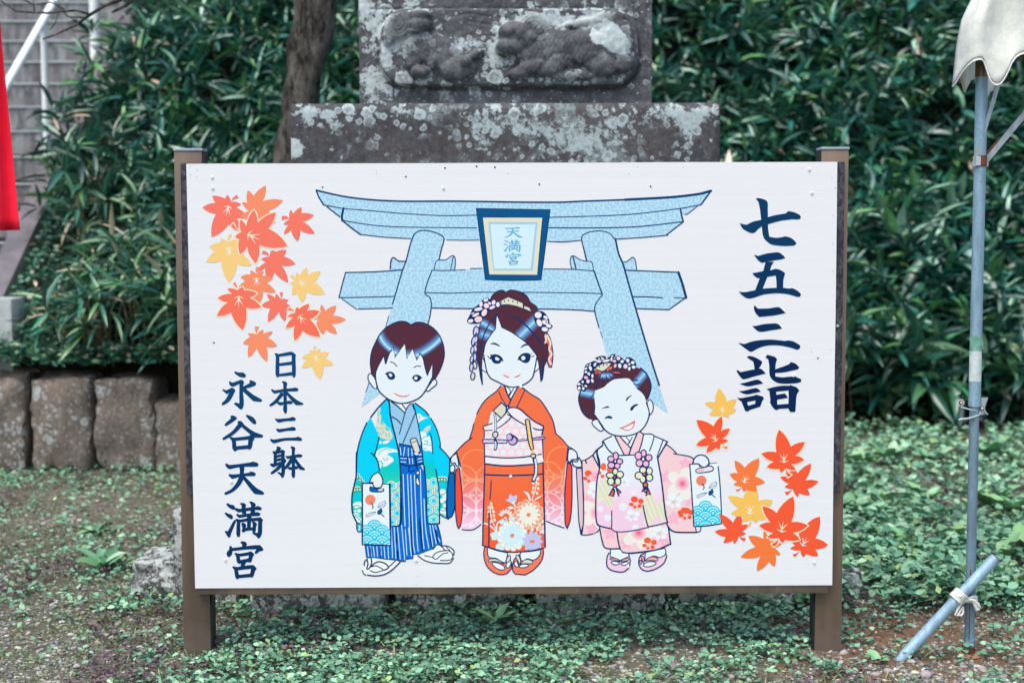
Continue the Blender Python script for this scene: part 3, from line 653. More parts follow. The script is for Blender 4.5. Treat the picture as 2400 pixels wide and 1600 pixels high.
    # sandals
    a.org(820, 1180, 8); SO = (238, 244, 242)
    a.fill(SO, "230,1210 240,1300 330,1340 470,1355 640,1330 800,1250 950,1100* 900,1070* 830,1070* 420,1010* 330,1030* 270,1120"); a.fill(SO, "1280,960* 1400,1050 1560,1100 1700,1115 1880,1110 1950,1020* 1940,940 1960,880 1900,810 1720,780* 1640,760 1560,850* 1370,920*")
    for w, t in ((26, "330,1335 480,1350 640,1325 790,1240 940,1095"), (22, "235,1250 260,1310 300,1335"), (26, "410,1160 470,1110 560,1085 680,1130 720,1200 650,1240"), (20, "400,1180 480,1160 560,1190 640,1245"), (20, "380,1250 480,1285 620,1248"), (26, "330,1030 280,1080 270,1150"), (26, "400,1010 405,1120 330,1225 340,1120 320,1050"), (22, "720,1190 800,1120 850,1070"),
                 (22, "1275,970 1400,1060 1560,1105 1720,1115 1870,1108 1945,1020"), (18, "1400,970 1550,1005 1610,1040 1680,990 1740,940 1840,915"), (20, "1550,1000 1600,930 1720,885 1860,880 1930,960 1900,1040 1800,1062 1700,1060"), (24, "1720,785 1850,800 1950,880 1945,960"), (18, "1800,800 1880,880"), (20, "1560,850 1640,765 1720,800 1790,880")): a.line(N, w, t)
    # ---- head
    a.org(820, 730, 8)
    for t in ("405,1165* 380,1155 345,1190 345,1280 400,1370 460,1440 500,1450* 505,1400* 480,1260*", "1590,1265* 1625,1300 1630,1345 1600,1390 1530,1440 1480,1490 1430,1490* 1440,1450* 1550,1290*"): a.fill(SKIN, t, line=N, lw=2.6)
    a.fill(SKIN, "475,1200 500,1350 550,1490 690,1620 840,1695 960,1720 1090,1705 1260,1640 1360,1560 1440,1440 1550,1230* 1300,600* 600,600*")
    a.line(N, 26, "475,1200 500,1350 550,1490 690,1620 840,1695 960,1720 1090,1705 1260,1640 1360,1560 1440,1440 1555,1215")
    hair = a.fill(HAIR, "410,1170* 385,950 410,750 480,580 570,420 690,295 860,205 980,180 1080,205 1145,252* 1220,210 1320,200 1450,240 1580,325 1680,450 1750,620 1770,800 1745,940 1690,1090 1590,1270* 1525,1290* 1550,1210* 1548,970* 1452,1195* 1400,1000 1375,880 1315,775* 1260,915* 1175,695* 1075,885* 1030,600* 845,850* 815,665* 740,780 670,990* 640,820* 560,960 490,1120 478,1250* 470,1265* 430,1180*")
    for w, c, dy in ((210, (86, 62, 92), -22), (176, (86, 84, 128), -18), (146, (86, 112, 165), -12), (112, (94, 146, 200), -4), (76, (116, 172, 216), 4), (46, (150, 204, 234), 10), (22, (186, 228, 245), 12)):
        a.line(c, w, ' '.join('%d,%d' % (x, y + dy) for x, y in ((535, 370), (610, 540), (740, 680), (900, 780), (1100, 825), (1280, 800), (1480, 690), (1640, 560), (1760, 430))), [hair])
    p, c = a.P("410,1170* 385,950 410,750 480,580 570,420 690,295 860,205 980,180 1080,205 1145,252* 1220,210 1320,200 1450,240 1580,325 1680,450 1750,620 1770,800 1745,940 1690,1090 1590,1270*"); a.raw(N, a.band(a.curve(p, c, False), 3.0, False))
    for t in ("470,1265* 478,1230* 490,1120 560,960 640,820* 670,990* 740,780 795,710*", "815,665* 845,850* 1030,600* 1075,885* 1175,695* 1260,915* 1315,775* 1375,880 1400,1000 1452,1195* 1548,970* 1550,1210*"):
        p, c = a.P(t); a.raw(N, a.band(a.curve(p, c, False), 2.9, False))
    a.line(N, 18, "760,940 830,968 880,1025"); a.line(N, 18, "1200,1050 1260,1020 1330,1025")
    a.fill(N, "645,1180* 700,1135 780,1125 830,1160 850,1215 830,1265 770,1278 720,1255 690,1190* 660,1170"); a.fill(SKIN, "722,1175* 760,1155 800,1195* 765,1228*")
    a.fill(N, "1155,1250* 1200,1195 1260,1180 1320,1205 1362,1250* 1335,1255* 1300,1300 1245,1318 1200,1295 1180,1255*"); a.dot(SKIN, 1238, 1245, 32)
    a.line((238, 106, 102), 24, "812,1515 900,1568 990,1590 1070,1580 1135,1552", taper=True)

def tall_girl(a):
    a.part = 'tall_girl'; N = NAVY; OR = (255, 116, 72)
    # ---- sleeves and gown
    a.org(1050, 880, 8)
    GS = [(1095, OR), (1125, (255, 128, 98)), (1160, (254, 136, 140)), (1195, (250, 165, 192)), (1215, (246, 196, 222)), (1242, (246, 216, 234))]
    GA = [(1095, (255, 150, 100)), (1130, (255, 172, 140)), (1165, (252, 200, 200)), (1200, (248, 232, 238)), (1240, (248, 240, 245))]
    sl = a.fill(OR, "1000,190* 900,300 720,440 600,600 540,720 480,900 410,1170* 240,1310 160,1430* 210,1600 240,1700 250,2000 265,2200 270,2500 245,2870* 350,2890 480,2880 615,2785* 640,2620 680,2000 690,1650 675,1250* 800,700* 1040,450*", grad=GS)
    sr = a.fill(OR, "1400,230* 1560,350 1720,450 1860,650 1960,830 2025,1080* 2130,1180 2250,1330* 2220,1600 2190,1800 2180,2200 2170,2500 2180,2850* 2000,2790* 1830,2720* 1800,2300 1790,1650 1770,1040* 1790,960 1500,760 1290,590*", grad=GS)
    a.org(1050, 1030, 8)
    for cl, cs in ((sl, ((530, 1040), (265, 755), (795, 755), (265, 1322), (795, 1322), (530, 1605), (530, 470))), (sr, ((1860, 690), (2140, 980), (1860, 1270), (2140, 1560), (2420, 690), (2420, 1270), (1580, 980), (2140, 410)))):
        for x, y in cs:
            p = a.ell(a.o[0] + x / 8, a.o[1] + y / 8, 281 / 8, 281 / 8, 40); a.raw((250, 230, 235), a.band(np.vstack([p, p[:1]]), 3.2, False), [cl], None, GA)
        for x, y in cs:
            if y > 600: a.petals((250, 230, 235), x, y, 70, 55, 20, 4, 0, [cl], grad=GA); a.petals((250, 230, 235), x, y, 115, 22, 46, 4, 0, [cl], grad=GA)
    a.fill((255, 80, 56), "140,620* 170,545 212,530* 245,830 265,1050 268,1350 240,1590 200,1665* 170,1600 140,1300 135,900", line=N, lw=3); a.fill((255, 80, 56), "2240,420* 2320,480* 2325,900 2320,1200 2290,1500 2235,1665* 2200,1568 2190,1100 2205,800", line=N, lw=3)
    GK = [(1090, OR), (1140, (255, 112, 66)), (1290, (255, 98, 56))]
    sk = a.fill(OR, "690,470* 1775,450* 1805,1300 1820,1980* 1790,2030* 1500,2085 1200,2105 950,2070 770,2015* 640,1980* 645,1700 660,1500 690,700", grad=GK)
    # flowers on the skirt
    a.org(1050, 1170, 8); PC = (208, 238, 240)
    for x, y, c, w, t in ((0, 0, PC, 26, "660,440 760,470 870,560 930,620"), (0, 0, (240, 225, 230), 18, "795,120 800,280 850,440 930,610"), (0, 0, (240, 225, 230), 18, "1660,-400 1640,-200 1575,0"), (0, 0, PC, 24, "1230,80 1270,130"), (0, 0, PC, 20, "1090,370 1130,450"), (0, 0, PC, 24, "910,560 930,440 1030,370")): a.line(c, w, t, [sk])
    for x, y in ((1690, -390), (1600, -310), (1690, -300), (1600, -220), (1690, -210), (1585, -140), (1670, -120), (810, 80), (765, 145), (830, 150), (760, 235), (855, 225), (860, 300), (875, 380), (765, 310), (800, 410)): a.dot((232, 226, 196), x, y, 24, 34, 20 if x < 810 or 1560 < x < 1640 else -20, [sk])
    a.fill(PC, "1410,-160* 1500,-130 1545,-40 1550,20* 1520,10 1490,-70", [sk]); a.fill(PC, "1780,-90* 1680,-50 1600,20* 1640,10 1720,-40", [sk])
    a.fill((198, 204, 240), "1075,10* 1140,-20* 1150,-90 1170,-100* 1230,-60* 1290,-80 1290,-20 1260,60 1230,100* 1160,50", [sk]); a.fill(PC, "1170,40* 1260,20* 1240,100*", [sk]); a.fill(PC, "1110,155* 1170,125 1250,155* 1180,182", [sk])
    for i in range(7): a.petals((250, 238, 230), 1085, 320, 105, 46, 19, 1, -160 + i * 24, [sk])
    for t in ("1040,330* 1110,330* 1080,370*", "1140,340 1200,315 1255,350 1230,405 1160,410", "960,420 1010,375 1080,400 1080,450 1010,470", "790,650 850,610 920,600 950,680 930,740 830,755 820,710", "900,850 960,810 1030,860 1060,930 980,945 900,920", "1740,600 1810,560 1810,640"): a.fill(PC, t, [sk])
    chrys(a, 1510, 285, 285, (255, 150, 122), (238, 240, 226), (232, 222, 190), (255, 132, 110), [sk], 'tall_girl')
    a.fill(PC, "1525,440* 1580,500 1600,590 1560,620 1560,520", [sk])
    for x, y in ((1770, 410), (1720, 480), (1675, 540), (1780, 520), (1740, 600)): a.dot((232, 226, 196), x, y, 26, 42, 10, [sk])
    a.line((225, 225, 235), 16, "1800,480 1720,550 1640,620", [sk])
    chrys(a, 1205, 675, 285, (236, 248, 250), (208, 238, 248), (214, 222, 200), (255, 132, 110), [sk], 'tall_girl', 8)
    a.petals((232, 226, 196), 1580, 785, 112, 84, 46, 11, 0, [sk]); a.petals((192, 200, 238), 1580, 785, 120, 82, 40, 11, 0, [sk]); a.dot((255, 132, 110), 1580, 785, 54, 36, clip=[sk])
    a.org(1050, 1030, 8)
    for w, t in ((28, "690,60 690,470 685,700 660,1500 650,1975"), (30, "1770,0 1785,600 1805,1300 1822,2010"), (22, "810,770 800,1000 785,1120"), (28, "770,1370 768,1700 765,2010"), (22, "640,1975 770,2015 950,2070 1200,2105 1500,2085 1800,2030"), (22, "265,1680 350,1690 480,1680 615,1590"), (22, "1845,1525 2000,1590 2175,1650"),
                 (30, "690,655 1100,668 1500,660 1790,640")): a.line(N, w, t)
    # ---- sash
    a.org(1050, 880, 8)
    obi = a.fill((246, 216, 220), "680,1030* 930,990 1060,890 1200,800* 1440,920 1600,985 1750,1040* 1775,1500* 1560,1510 1350,1535 1000,1535 690,1510*")
    for i, (x, y) in enumerate([(x, y) for y in (900, 1040, 1180, 1310, 1440) for x in range(740, 1780, 150)]):
        a.petals((230, 240, 247), x + (75 if i // 7 % 2 else 0), y, 34, 26, 20, 6, 20, [obi]); 
    a.fill((240, 238, 240), "690,1525* 1000,1545 1350,1540 1570,1520* 1770,1500* 1775,1620 1100,1670 700,1640*")
    a.fill((240, 238, 240), "1110,640 1150,605 1220,600 1330,640 1450,740 1530,800* 1530,920* 1430,915 1300,820 1170,720"); a.fill((240, 236, 238), "670,960* 850,900 980,840 1110,725* 1170,770* 1060,880 930,985 830,1020 690,1020*"); a.fill((240, 232, 238), "1540,805* 1650,890 1770,950* 1765,1000* 1700,1000 1600,975*")
    for w, t in ((26, "690,1510 1000,1538 1350,1532 1565,1505"), (30, "690,1650 900,1678 1150,1690 1610,1660"), (28, "1100,650 1160,600 1280,600 1370,640 1500,760 1640,870 1790,950 1785,1000 1760,1110"), (24, "1110,660 1210,780 1330,860 1440,920"), (24, "1600,985 1690,1015 1770,1010"), (20, "1115,730 1180,770 1060,900 930,985"), (20, "830,895 670,945 655,970 680,1030 680,1160"), (18, "690,1028 830,1022"), (24, "680,1270 690,1660"), (20, "1680,1480 1750,1470"), (20, "1690,1650 1770,1630")): a.line(N, w, t)
    LV = (206, 178, 228)
    a.fill(LV, "640,1220* 660,1195 860,1195 1110,1205* 1100,1265* 860,1265 660,1260", line=N, lw=2.6); a.fill(LV, "1290,1195* 1500,1180 1800,1145 1825,1170 1800,1190 1500,1210 1300,1225*", line=N, lw=2.6)
    for t in ("680,1250 715,1205 760,1250 820,1205 855,1250", "930,1210 970,1255 1010,1210 1060,1255 1090,1215", "1310,1205 1350,1190 1400,1205 1450,1185 1510,1205"): a.line((236, 226, 220), 14, t)
    a.dot(LV, 1215, 1215, 84, 86, line=None) if False else a.dot(N, 1215, 1215, 96, 96); a.dot(LV, 1210, 1212, 74, 74); a.dot(N, 1160, 1150, 70, 74); a.dot(LV, 1148, 1150, 48, 56); a.line(N, 34, "1190,1110 1260,1150 1300,1190")
    a.fill((222, 222, 196), "1005,500* 1095,590* 1090,690* 995,795* 850,655*", line=N, lw=3.4)
    a.line(N, 46, "875,720 895,880 890,1040"); a.line((214, 238, 250), 22, "875,720 895,880 890,1050"); a.fill((222, 222, 196), "890,1045 935,1075 930,1130 890,1165 845,1140 840,1080", line=N, lw=3); a.line(N, 60, "885,1200 905,1300 885,1375"); a.line((200, 230, 246), 28, "888,1240 898,1310 885,1365")
    a.fill((255, 208, 118), "1450,830* 1490,815 1525,835* 1605,1370* 1560,1390 1500,1200*", line=N, lw=3.2); a.line((214, 238, 250), 14, "1555,860 1590,1100")
    a.dot((255, 208, 118), 1590, 1430, 34, 40); a.dot(N, 1600, 1500, 60, 50); a.dot((222, 222, 196), 1598, 1503, 36, 28)
    a.line(N, 80, "1620,1560 1650,1700 1640,1850 1600,1960"); a.line((208, 236, 250), 38, "1635,1570 1655,1700 1645,1850 1605,1945")
    # ---- collar
    a.fill(OR, "1040,170* 1100,330 1170,450 1130,580* 1050,520 960,290*"); a.fill(OR, "1340,180* 1430,280* 1290,590* 1135,575*")
    a.fill((233, 247, 251), "1080,190* 1300,200* 1300,250 1185,440* 1120,350*")
    for w, t in ((20, "955,300 1020,450 1110,575"), (30, "1060,190 1110,340 1175,460"), (26, "1320,190 1200,410 1130,575"), (20, "1440,270 1380,400 1290,590"), (18, "1100,200 1170,280 1140,370"), (18, "1230,240 1150,380"), (24, "995,190 900,300 720,440 600,600 540,720"), (24, "485,900 450,1040 405,1180"), (24, "450,1165 330,1250 160,1420 40,1550"), (24, "1395,225 1560,350 1720,450 1860,650 1960,830 2020,1080"), (22, "2020,1085 2130,1180 2250,1320 2352,1380"), (20, "2250,1330 2220,1600"), (22, "160,1430 210,1600 240,1700"), (18, "1130,590 1220,595"), (20, "930,860 975,815")): a.line(N, w, t)
    # hands
    a.org(1330, 1010, 8)
    for t in ("20,330* 100,340 170,400 185,480 175,530* 70,540 60,600* 5,540", "85,560* 180,570 215,490* 250,560 265,660 190,675 110,640"): a.fill(SKIN, t, line=N, lw=3)
    # ---- feet
    a.org(1050, 1170, 8); SN = (255, 126, 96)
    a.fill(SN, "690,880* 670,1000 690,1150 740,1260 850,1360 980,1405 1100,1385 1190,1290* 1190,1180* 1080,980* 730,890*", line=N, lw=2.8); a.fill(SN, "1210,1220* 1215,1330 1260,1395* 1450,1410* 1600,1320 1750,1150 1790,1000 1780,920* 1400,980* 1240,1120*", line=N, lw=2.8)
    for t in ("740,895* 900,950 1120,1000* 1100,1100 1060,1180 900,1100 770,1080 740,980", "1370,985* 1560,970 1740,940* 1720,1040 1620,1130 1480,1110 1390,1150 1350,1040"): a.fill((233, 246, 250), t, line=N, lw=2.4)
    for t in ("830,1190 940,1190 1060,1260 1065,1300 1000,1320 900,1280", "1090,1260 1110,1160 1170,1130 1170,1230 1120,1285", "1240,1200 1280,1150 1320,1250 1290,1270", "1335,1260 1400,1210 1510,1230 1450,1270"): a.fill((233, 246, 250), t, line=N, lw=2.4)
    for t in ("750,1140 800,1110 900,1110 1000,1160 1055,1215* 960,1170 840,1155 760,1165", "1090,1200* 1100,1110 1150,1040 1170,1060 1160,1140", "1270,1060 1310,1040 1360,1130 1350,1230* 1310,1150", "1350,1230* 1420,1140 1500,1120 1590,1160 1590,1195 1500,1200 1420,1200"): a.fill((220, 220, 196), t, line=N, lw=2.2)
    # ---- head
    a.org(1050, 670, 8)
    face = "915,530* 1010,775* 1200,870 1480,1075 1650,1280 1665,1330 1640,1450 1610,1650 1580,1720 1460,1820 1330,1880 1210,1898 1080,1870 920,1790 800,1720 740,1640 690,1450 665,1250 700,1090 890,800*"
    for t in ("640,1320* 620,1540 730,1625* 690,1440", "1665,1340* 1715,1520 1630,1610* 1620,1500"): a.fill(SKIN, t, line=N, lw=2)
    a.fill(SKIN, face)
    a.line(N, 24, "668,1290 730,1610 800,1725 930,1795 1080,1868 1210,1896 1330,1880 1470,1820 1580,1720 1620,1590 1665,1340")
    hair = a.fill(HAIR, "805,240* 830,180 920,105 1020,80 1085,120* 1160,80 1240,85 1380,120 1480,190 1550,310 1640,370 1685,450 1690,600 1800,860 1870,1100 1885,1280 1840,1420 1800,1500* 1770,1740 1742,1790* 1720,1560* 1690,1400 1650,1280 1520,1110 1480,1075 1380,990 1200,870 1010,775* 915,530* 890,800* 790,930 700,1090 665,1250 640,1330 630,1540* 645,1860* 610,1700 580,1500 540,1380 560,1000 590,760 700,560 760,400 800,300", line=N, lw=2.6)
    for w, c in ((250, (92, 74, 105)), (205, (92, 104, 150)), (160, (92, 138, 192)), (105, (108, 168, 214)), (55, (140, 198, 230)), (22, (170, 220, 242))):
        a.line(c, w, "1760,530 1290,1000", [hair]); a.line(c, w * .75, "560,660 700,745 900,960 560,960" if False else "560,650 720,735 880,860", [hair])
    for w, c in ((230, (92, 74, 105)), (190, (92, 104, 150)), (140, (92, 138, 192)), (80, (108, 168, 214)), (34, (150, 206, 234))): a.line(c, w, "640,900 860,960", [a.sh[-1]['clip'][0]], part='tall_girl')
    a.line(N, 30, "1080,530 1250,585 1440,720 1620,910 1740,1080 1772,1230", taper=True)
    a.line(N, 24, "905,540 780,700 680,900 615,1130 590,1400 620,1700")
    a.line(N, 20, "890,800 790,930 700,1090 668,1250"); a.line(N, 22, "1010,775 1200,870 1480,1075 1650,1280"); a.line(N, 14, "915,530 890,800"); a.line(N, 14, "915,530 1010,775")
    a.line(N, 24, "1780,1290 1790,1400 1760,1700", taper=True)
    CR = (222, 225, 195)
    a.fill(CR, "965,290* 1130,205* 1405,320* 1410,425* 1280,380 1120,350 1000,355*", line=N, lw=2); a.fill(CR, "1425,365* 1530,405* 1555,485* 1420,425*", line=N, lw=2)
    for x, y in ((998, 305), (1058, 287), (1132, 267), (1215, 290), (1300, 315)): a.dot(N, x, y, 12, 18)
    # blossoms
    PK = (240, 230, 242)
    a.fill(N, "355,660 400,560 460,440 590,330 660,250 740,225 830,265 960,300 975,390 800,460 730,520 660,640 600,700 480,710 400,705")
    for x, y, rx, ry, r, c in ((620, 345, 32, 50, 10, PK), (710, 265, 46, 30, -15, PK), (720, 370, 52, 46, 30, (244, 222, 236)), (855, 310, 36, 46, 20, PK), (830, 402, 62, 28, -22, (244, 218, 236)), (935, 348, 36, 46, 0, PK), (570, 435, 80, 32, -12, PK), (680, 500, 46, 72, 25, (246, 222, 226)), (520, 540, 70, 26, -25, PK), (570, 625, 72, 58, -10, (250, 214, 212)), (425, 655, 50, 34, -15, PK), (462, 512, 36, 12, -25, PK), (780, 325, 34, 22, 40, PK)): a.dot(c, x, y, rx, ry, r)
    a.fill(N, "1600,520 1650,470 1770,475 1850,545 1900,640 1905,700 1965,750 1930,800 1890,810 1870,870 1800,870 1730,810 1630,680 1610,600")
    for x, y, rx, ry, r in ((1690, 545, 66, 58, 0), (1712, 690, 48, 72, -25), (1820, 670, 54, 54, 0), (1885, 745, 52, 34, 25), (1815, 812, 60, 42, 10), (1830, 590, 44, 30, 30)): a.dot((242, 234, 243), x, y, rx, ry, r)
    a.line(N, 16, "1790,640 1830,620 1840,690")
    for x, y, rx, ry, r, c in ((510, 840, 24, 80, 12, 0), (550, 840, 22, 62, 0, 0), (478, 1030, 24, 80, 12, 0), (525, 1000, 22, 60, 8, 0), (515, 1170, 22, 62, -5, 0), (458, 1200, 22, 62, 10, 0), (505, 1330, 20, 66, 0, 0), (447, 1370, 20, 62, 14, 0), (440, 1525, 24, 70, 5, 0), (505, 1485, 26, 62, -8, 1), (465, 1690, 30, 62, 8, 1)):
        a.dot(N, x, y, rx + 22, ry + 20, r)
    for x, y, rx, ry, r, c in ((510, 840, 20, 76, 12, 0), (550, 840, 20, 58, 0, 0), (478, 1030, 22, 76, 12, 0), (525, 1000, 22, 58, 8, 0), (515, 1170, 22, 60, -5, 0), (458, 1200, 22, 60, 10, 0), (505, 1330, 20, 64, 0, 0), (447, 1370, 18, 60, 14, 0), (440, 1525, 22, 68, 5, 0), (505, 1485, 24, 60, -8, 1), (465, 1690, 28, 60, 8, 1)):
        a.dot((222, 222, 200) if c else (208, 208, 246), x, y, rx, ry, r)
    rb = a.fill((255, 112, 102), "1810,870* 1860,890 1920,1000 1960,1200 1965,1350 1940,1520* 1900,1520 1870,1440 1885,1200 1860,1080 1810,1080*", line=N, lw=2.6)
    a.line((240, 228, 205), 34, "1860,930 1925,1080 1890,1180 1945,1280 1890,1370 1935,1460", [rb]); a.line((240, 228, 205), 30, "1820,930 1840,1010 1820,1070", [rb])
    # features
    a.fill(N, "790,1340* 800,1300 890,1278 980,1310 1030,1370 1042,1422* 1008,1400* 980,1445 900,1458 840,1430 810,1370* 770,1370*"); a.fill(SKIN, "885,1345 900,1325 960,1360 970,1380 935,1400 895,1390")
    a.fill(N, "1300,1395* 1330,1320 1400,1265 1490,1255 1545,1285 1540,1380 1500,1435 1440,1445 1370,1410 1335,1385*"); a.dot(SKIN, 1412, 1350, 40)
    for t in ("735,1295 770,1345 815,1350", "780,1280 840,1312", "1540,1280 1582,1255", "1540,1305 1585,1325 1622,1290"): a.line(N, 17, t, taper=True)
    a.line(N, 32, "790,1090 860,1078 920,1100 980,1135", taper=3); a.line(N, 32, "1355,1160 1430,1110 1490,1098 1545,1115", taper=3)
    a.line((238, 100, 98), 26, "1028,1655 1090,1695 1165,1712", taper=3); a.line((238, 100, 98), 26, "1236,1712 1300,1695 1365,1655", taper=3)

def small_girl(a):
    a.part = 'small_girl'; N = NAVY; PK = (245, 209, 213)
    a.org(1330, 1010, 8)
    W = (231, 245, 250); OLV = (232, 231, 206)
    def plum(x, y, c, k=1.0, cl=None, mid=(205, 215, 190)):
        for dx, dy, rx, ry in ((-10, -85, 68, 58), (110, -50, 55, 50), (-65, 10, 45, 36), (85, 40, 42, 38), (-2, 58, 32, 31)): a.dot(c, x + dx * k, y + dy * k, rx * k, ry * k, clip=cl)
        a.dot(mid, x + 15 * k, y - 5 * k, 24 * k, clip=cl)
    def sakura(x, y, r, cl): a.petals((247, 185, 208), x, y, r * .55, r * .45, r * .3, 5, -90, cl)
    def bloom(x, y, r, cl):
        a.petals((240, 238, 230), x, y, r * .58, r * .44, r * .33, 5, -72, cl); a.dot((240, 238, 230), x, y, r * .4, clip=cl)
        for q, c in ((.44, (244, 214, 218)), (.34, (248, 190, 205)), (.24, (252, 160, 185)), (.14, (255, 128, 160)), (.07, (255, 98, 138))): a.dot(c, x, y, r * q, clip=cl)
    # sleeves
    sl = a.fill(PK, "270,550* 330,540 470,455* 600,690* 545,950 530,1400 545,1750 600,1790* 575,1870 420,1935 270,1945* 300,1700 305,1300 285,900", line=N, lw=2.6)
    plum(400, 875, (255, 96, 58), 1, [sl]); sakura(510, 860, 110, [sl]); sakura(370, 1320, 120, [sl]); sakura(460, 1830, 120, [sl])
    for x, y, r in ((490, 1020, 85), (415, 1140, 52), (500, 1200, 50)): a.dot(W, x, y, r, clip=[sl])
    bloom(560, 1530, 330, [sl])
    a.line(N, 26, "330,545 360,600"); a.fill((228, 196, 206), "165,700* 270,690* 290,1100 300,1700 255,1900* 215,1700 195,1300", line=N, lw=2.6)
    a.line(N, 24, "270,690 295,1100 300,1700 262,1930"); a.line(N, 20, "95,680 95,1000 60,1568 0,1800" if False else "165,705 195,1300 215,1700 250,1930")
    a.org(1440, 1040, 8)
    sr = a.fill(PK, "980,15* 1060,70 1150,165* 1400,230 1470,270* 1460,380* 1410,385* 1480,1540* 1530,1560 1535,1650* 1140,1650* 1050,1600 1000,1540* 990,1400 900,800 810,280*")
    sakura(1330, 370, 120, [sr]); sakura(980, 610, 120, [sr]); sakura(1420, 1060, 130, [sr]); sakura(1110, 1390, 130, [sr])
    bloom(1275, 740, 320, [sr]); plum(1090, 1090, W, 1.25, [sr]); plum(1320, 1330, (255, 94, 56), 1.0, [sr])
    for x, y, rx, ry in ((1355, 1250, 68, 58), (1237, 1287, 55, 50)): a.dot((255, 94, 56), x, y, rx, ry, clip=[sr])
    for w, t in ((24, "980,15 1060,70 1160,170"), (24, "1110,180 1250,205 1400,232 1480,280 1460,380"), (28, "1000,1540 1060,1610 1150,1648 1520,1655 1545,1650"), (20, "1520,1560 1540,1640 1600,1640 1625,1560")): a.line(N, w, t)
    # lower gown
    a.org(1330, 1160, 8)
    lo = a.fill(PK, "600,600* 830,640* 850,655* 1100,680 1500,600* 1520,580* 1860,530* 1935,920* 1700,1010 1400,1060 1150,1085 1035,1070* 985,1000* 710,985* 650,850")
    sakura(800, 710, 125, [lo]); sakura(1100, 900, 125, [lo]); sakura(1820, 880, 125, [lo]); bloom(1335, 700, 330, [lo]); plum(1700, 720, W, 1.25, [lo]); plum(1510, 930, (255, 96, 58), 1.0, [lo])
    for w, t in ((26, "600,600 650,850 710,985 985,1000"), (28, "925,680 960,900 1000,1030 1040,1075"), (30, "1035,1070 1150,1085 1400,1062 1700,1012 1910,920"), (28, "1860,530 1890,600 1935,920")): a.line(N, w, t)
    # vest
    a.org(1330, 1010, 8)
    GV = [(1015, (229, 244, 250)), (1100, (228, 240, 249)), (1150, (240, 226, 242)), (1185, (244, 208, 230)), (1245, (242, 208, 232))]
    v = a.fill(W, "660,190* 820,95* 870,95* 1050,440* 1250,430* 1340,380 1420,60* 1620,70* 1780,160* 1880,190* 1690,510* 1760,900 1840,1568 1880,1710* 1520,1790* 1500,1805* 1100,1880 850,1855* 830,1825* 590,1765* 545,1700 530,1400 545,950 600,690* 560,370* 660,260*", grad=GV)
    for t in ("560,950* 620,930 680,900 760,870 840,1000 860,1200 880,1280 830,1400 740,1420 680,1300 600,1350 550,1300*", "1430,1210* 1560,1195 1640,1270 1640,1370 1780,1270 1830,1400* 1880,1650 1780,1690 1700,1600 1620,1640 1560,1750 1440,1740 1440,1560 1300,1450 1400,1400"): 
        pt = a.fill(OLV, t, [v])
        for k in range(7): a.line((214, 219, 186), 20, "%d,%d %d,%d" % ((520 if pt is None or t[0] == '5' else 1280) + k * 90, 900 if t[0] == '5' else 1180, (800 if t[0] == '5' else 1500) + k * 90, 1420 if t[0] == '5' else 1740), [pt])
    for x, y, r in ((1045, 1415, 78), (620, 1450, 56), (755, 1615, 66), (1270, 1800, 60), (1245, 1150, 48)): a.dot(W, x, y, r, clip=[v]); a.dot((240, 220, 238), x, y, r * .55, clip=[v]); a.dot(W, x, y, r * .4, clip=[v])
    plum(1265, 1360, (255, 94, 56), 1, [v]); plum(1190, 1600, W, 1, [v]); plum(1050, 960, W, .9, [v])
    for x, y, rx, ry in ((675, 665, 55, 70), (790, 720, 60, 50), (610, 780, 25, 35), (658, 845, 38, 38)): a.dot((255, 112, 66), x, y, rx, ry, clip=[v])
    for w, t in ((24, "660,270 560,370 600,560 610,690"), (28, "605,680 550,950 530,1400 545,1700 590,1765 810,1825"), (22, "830,1490 832,1700 850,1855 1100,1880 1500,1805"), (26, "1415,1390 1450,1550 1500,1760 1520,1800"), (26, "1520,1790 1680,1760 1870,1710"), (30, "1690,510 1760,900 1840,1568 1880,1710"), (30, "1870,200 1690,510"), (22, "1790,170 1680,480"), (24, "1640,95 1780,155 1880,200"), (22, "1430,50 1610,72 1600,200 1540,365"), (28, "675,200 760,340 855,430"), (24, "830,95 660,190 665,260"), (26, "665,260 540,360 470,450 330,545"), (26, "545,380 560,480 605,690"), (24, "480,455 600,690"), (26, "950,455 1260,440")): a.line(N, w, t)
    # collar
    a.fill(PK, "910,105* 1000,110* 1185,310* 1150,430* 1065,430*"); a.fill(PK, "1365,0* 1420,60* 1340,370 1270,430 1170,430* 1290,80*"); a.fill(W, "1000,100* 1290,70* 1190,310* 1100,210*")
    for w, t in ((24, "890,95 960,240 1060,435"), (24, "990,105 1090,220 1185,315"), (26, "1300,60 1200,290 1155,430"), (24, "1430,50 1390,230 1340,380"), (18, "1100,110 1160,190 1140,240"), (18, "1215,110 1150,240"), (24, "1350,0 1420,55")): a.line(N, w, t)
    # flower tassels
    fl = [((255, 188, 226), ((905, 465, 38, 60), (815, 520, 48, 45), (980, 565, 45, 40), (822, 638, 55, 45), (935, 650, 42, 42), (1428, 415, 38, 55), (1330, 460, 52, 62), (1525, 497, 50, 50), (1350, 597, 55, 55), (1472, 610, 48, 50))),
          ((232, 237, 200), ((897, 757, 38, 50), (800, 825, 62, 42), (985, 812, 55, 52), (815, 940, 52, 58), (945, 942, 45, 58), (1415, 725, 52, 50), (1535, 745, 45, 58), (1340, 832, 62, 58), (1537, 870, 52, 55), (1412, 900, 42, 58))),
          ((255, 112, 68), ((890, 1010, 30, 28), (1462, 1003, 33, 33)))]
    for c, es in fl:
        for x, y, rx, ry in es: a.dot(N, x, y, rx + 24, ry + 24)
    a.line(N, 90, "890,560 890,880"); a.line(N, 100, "1430,500 1440,900 1460,1050")
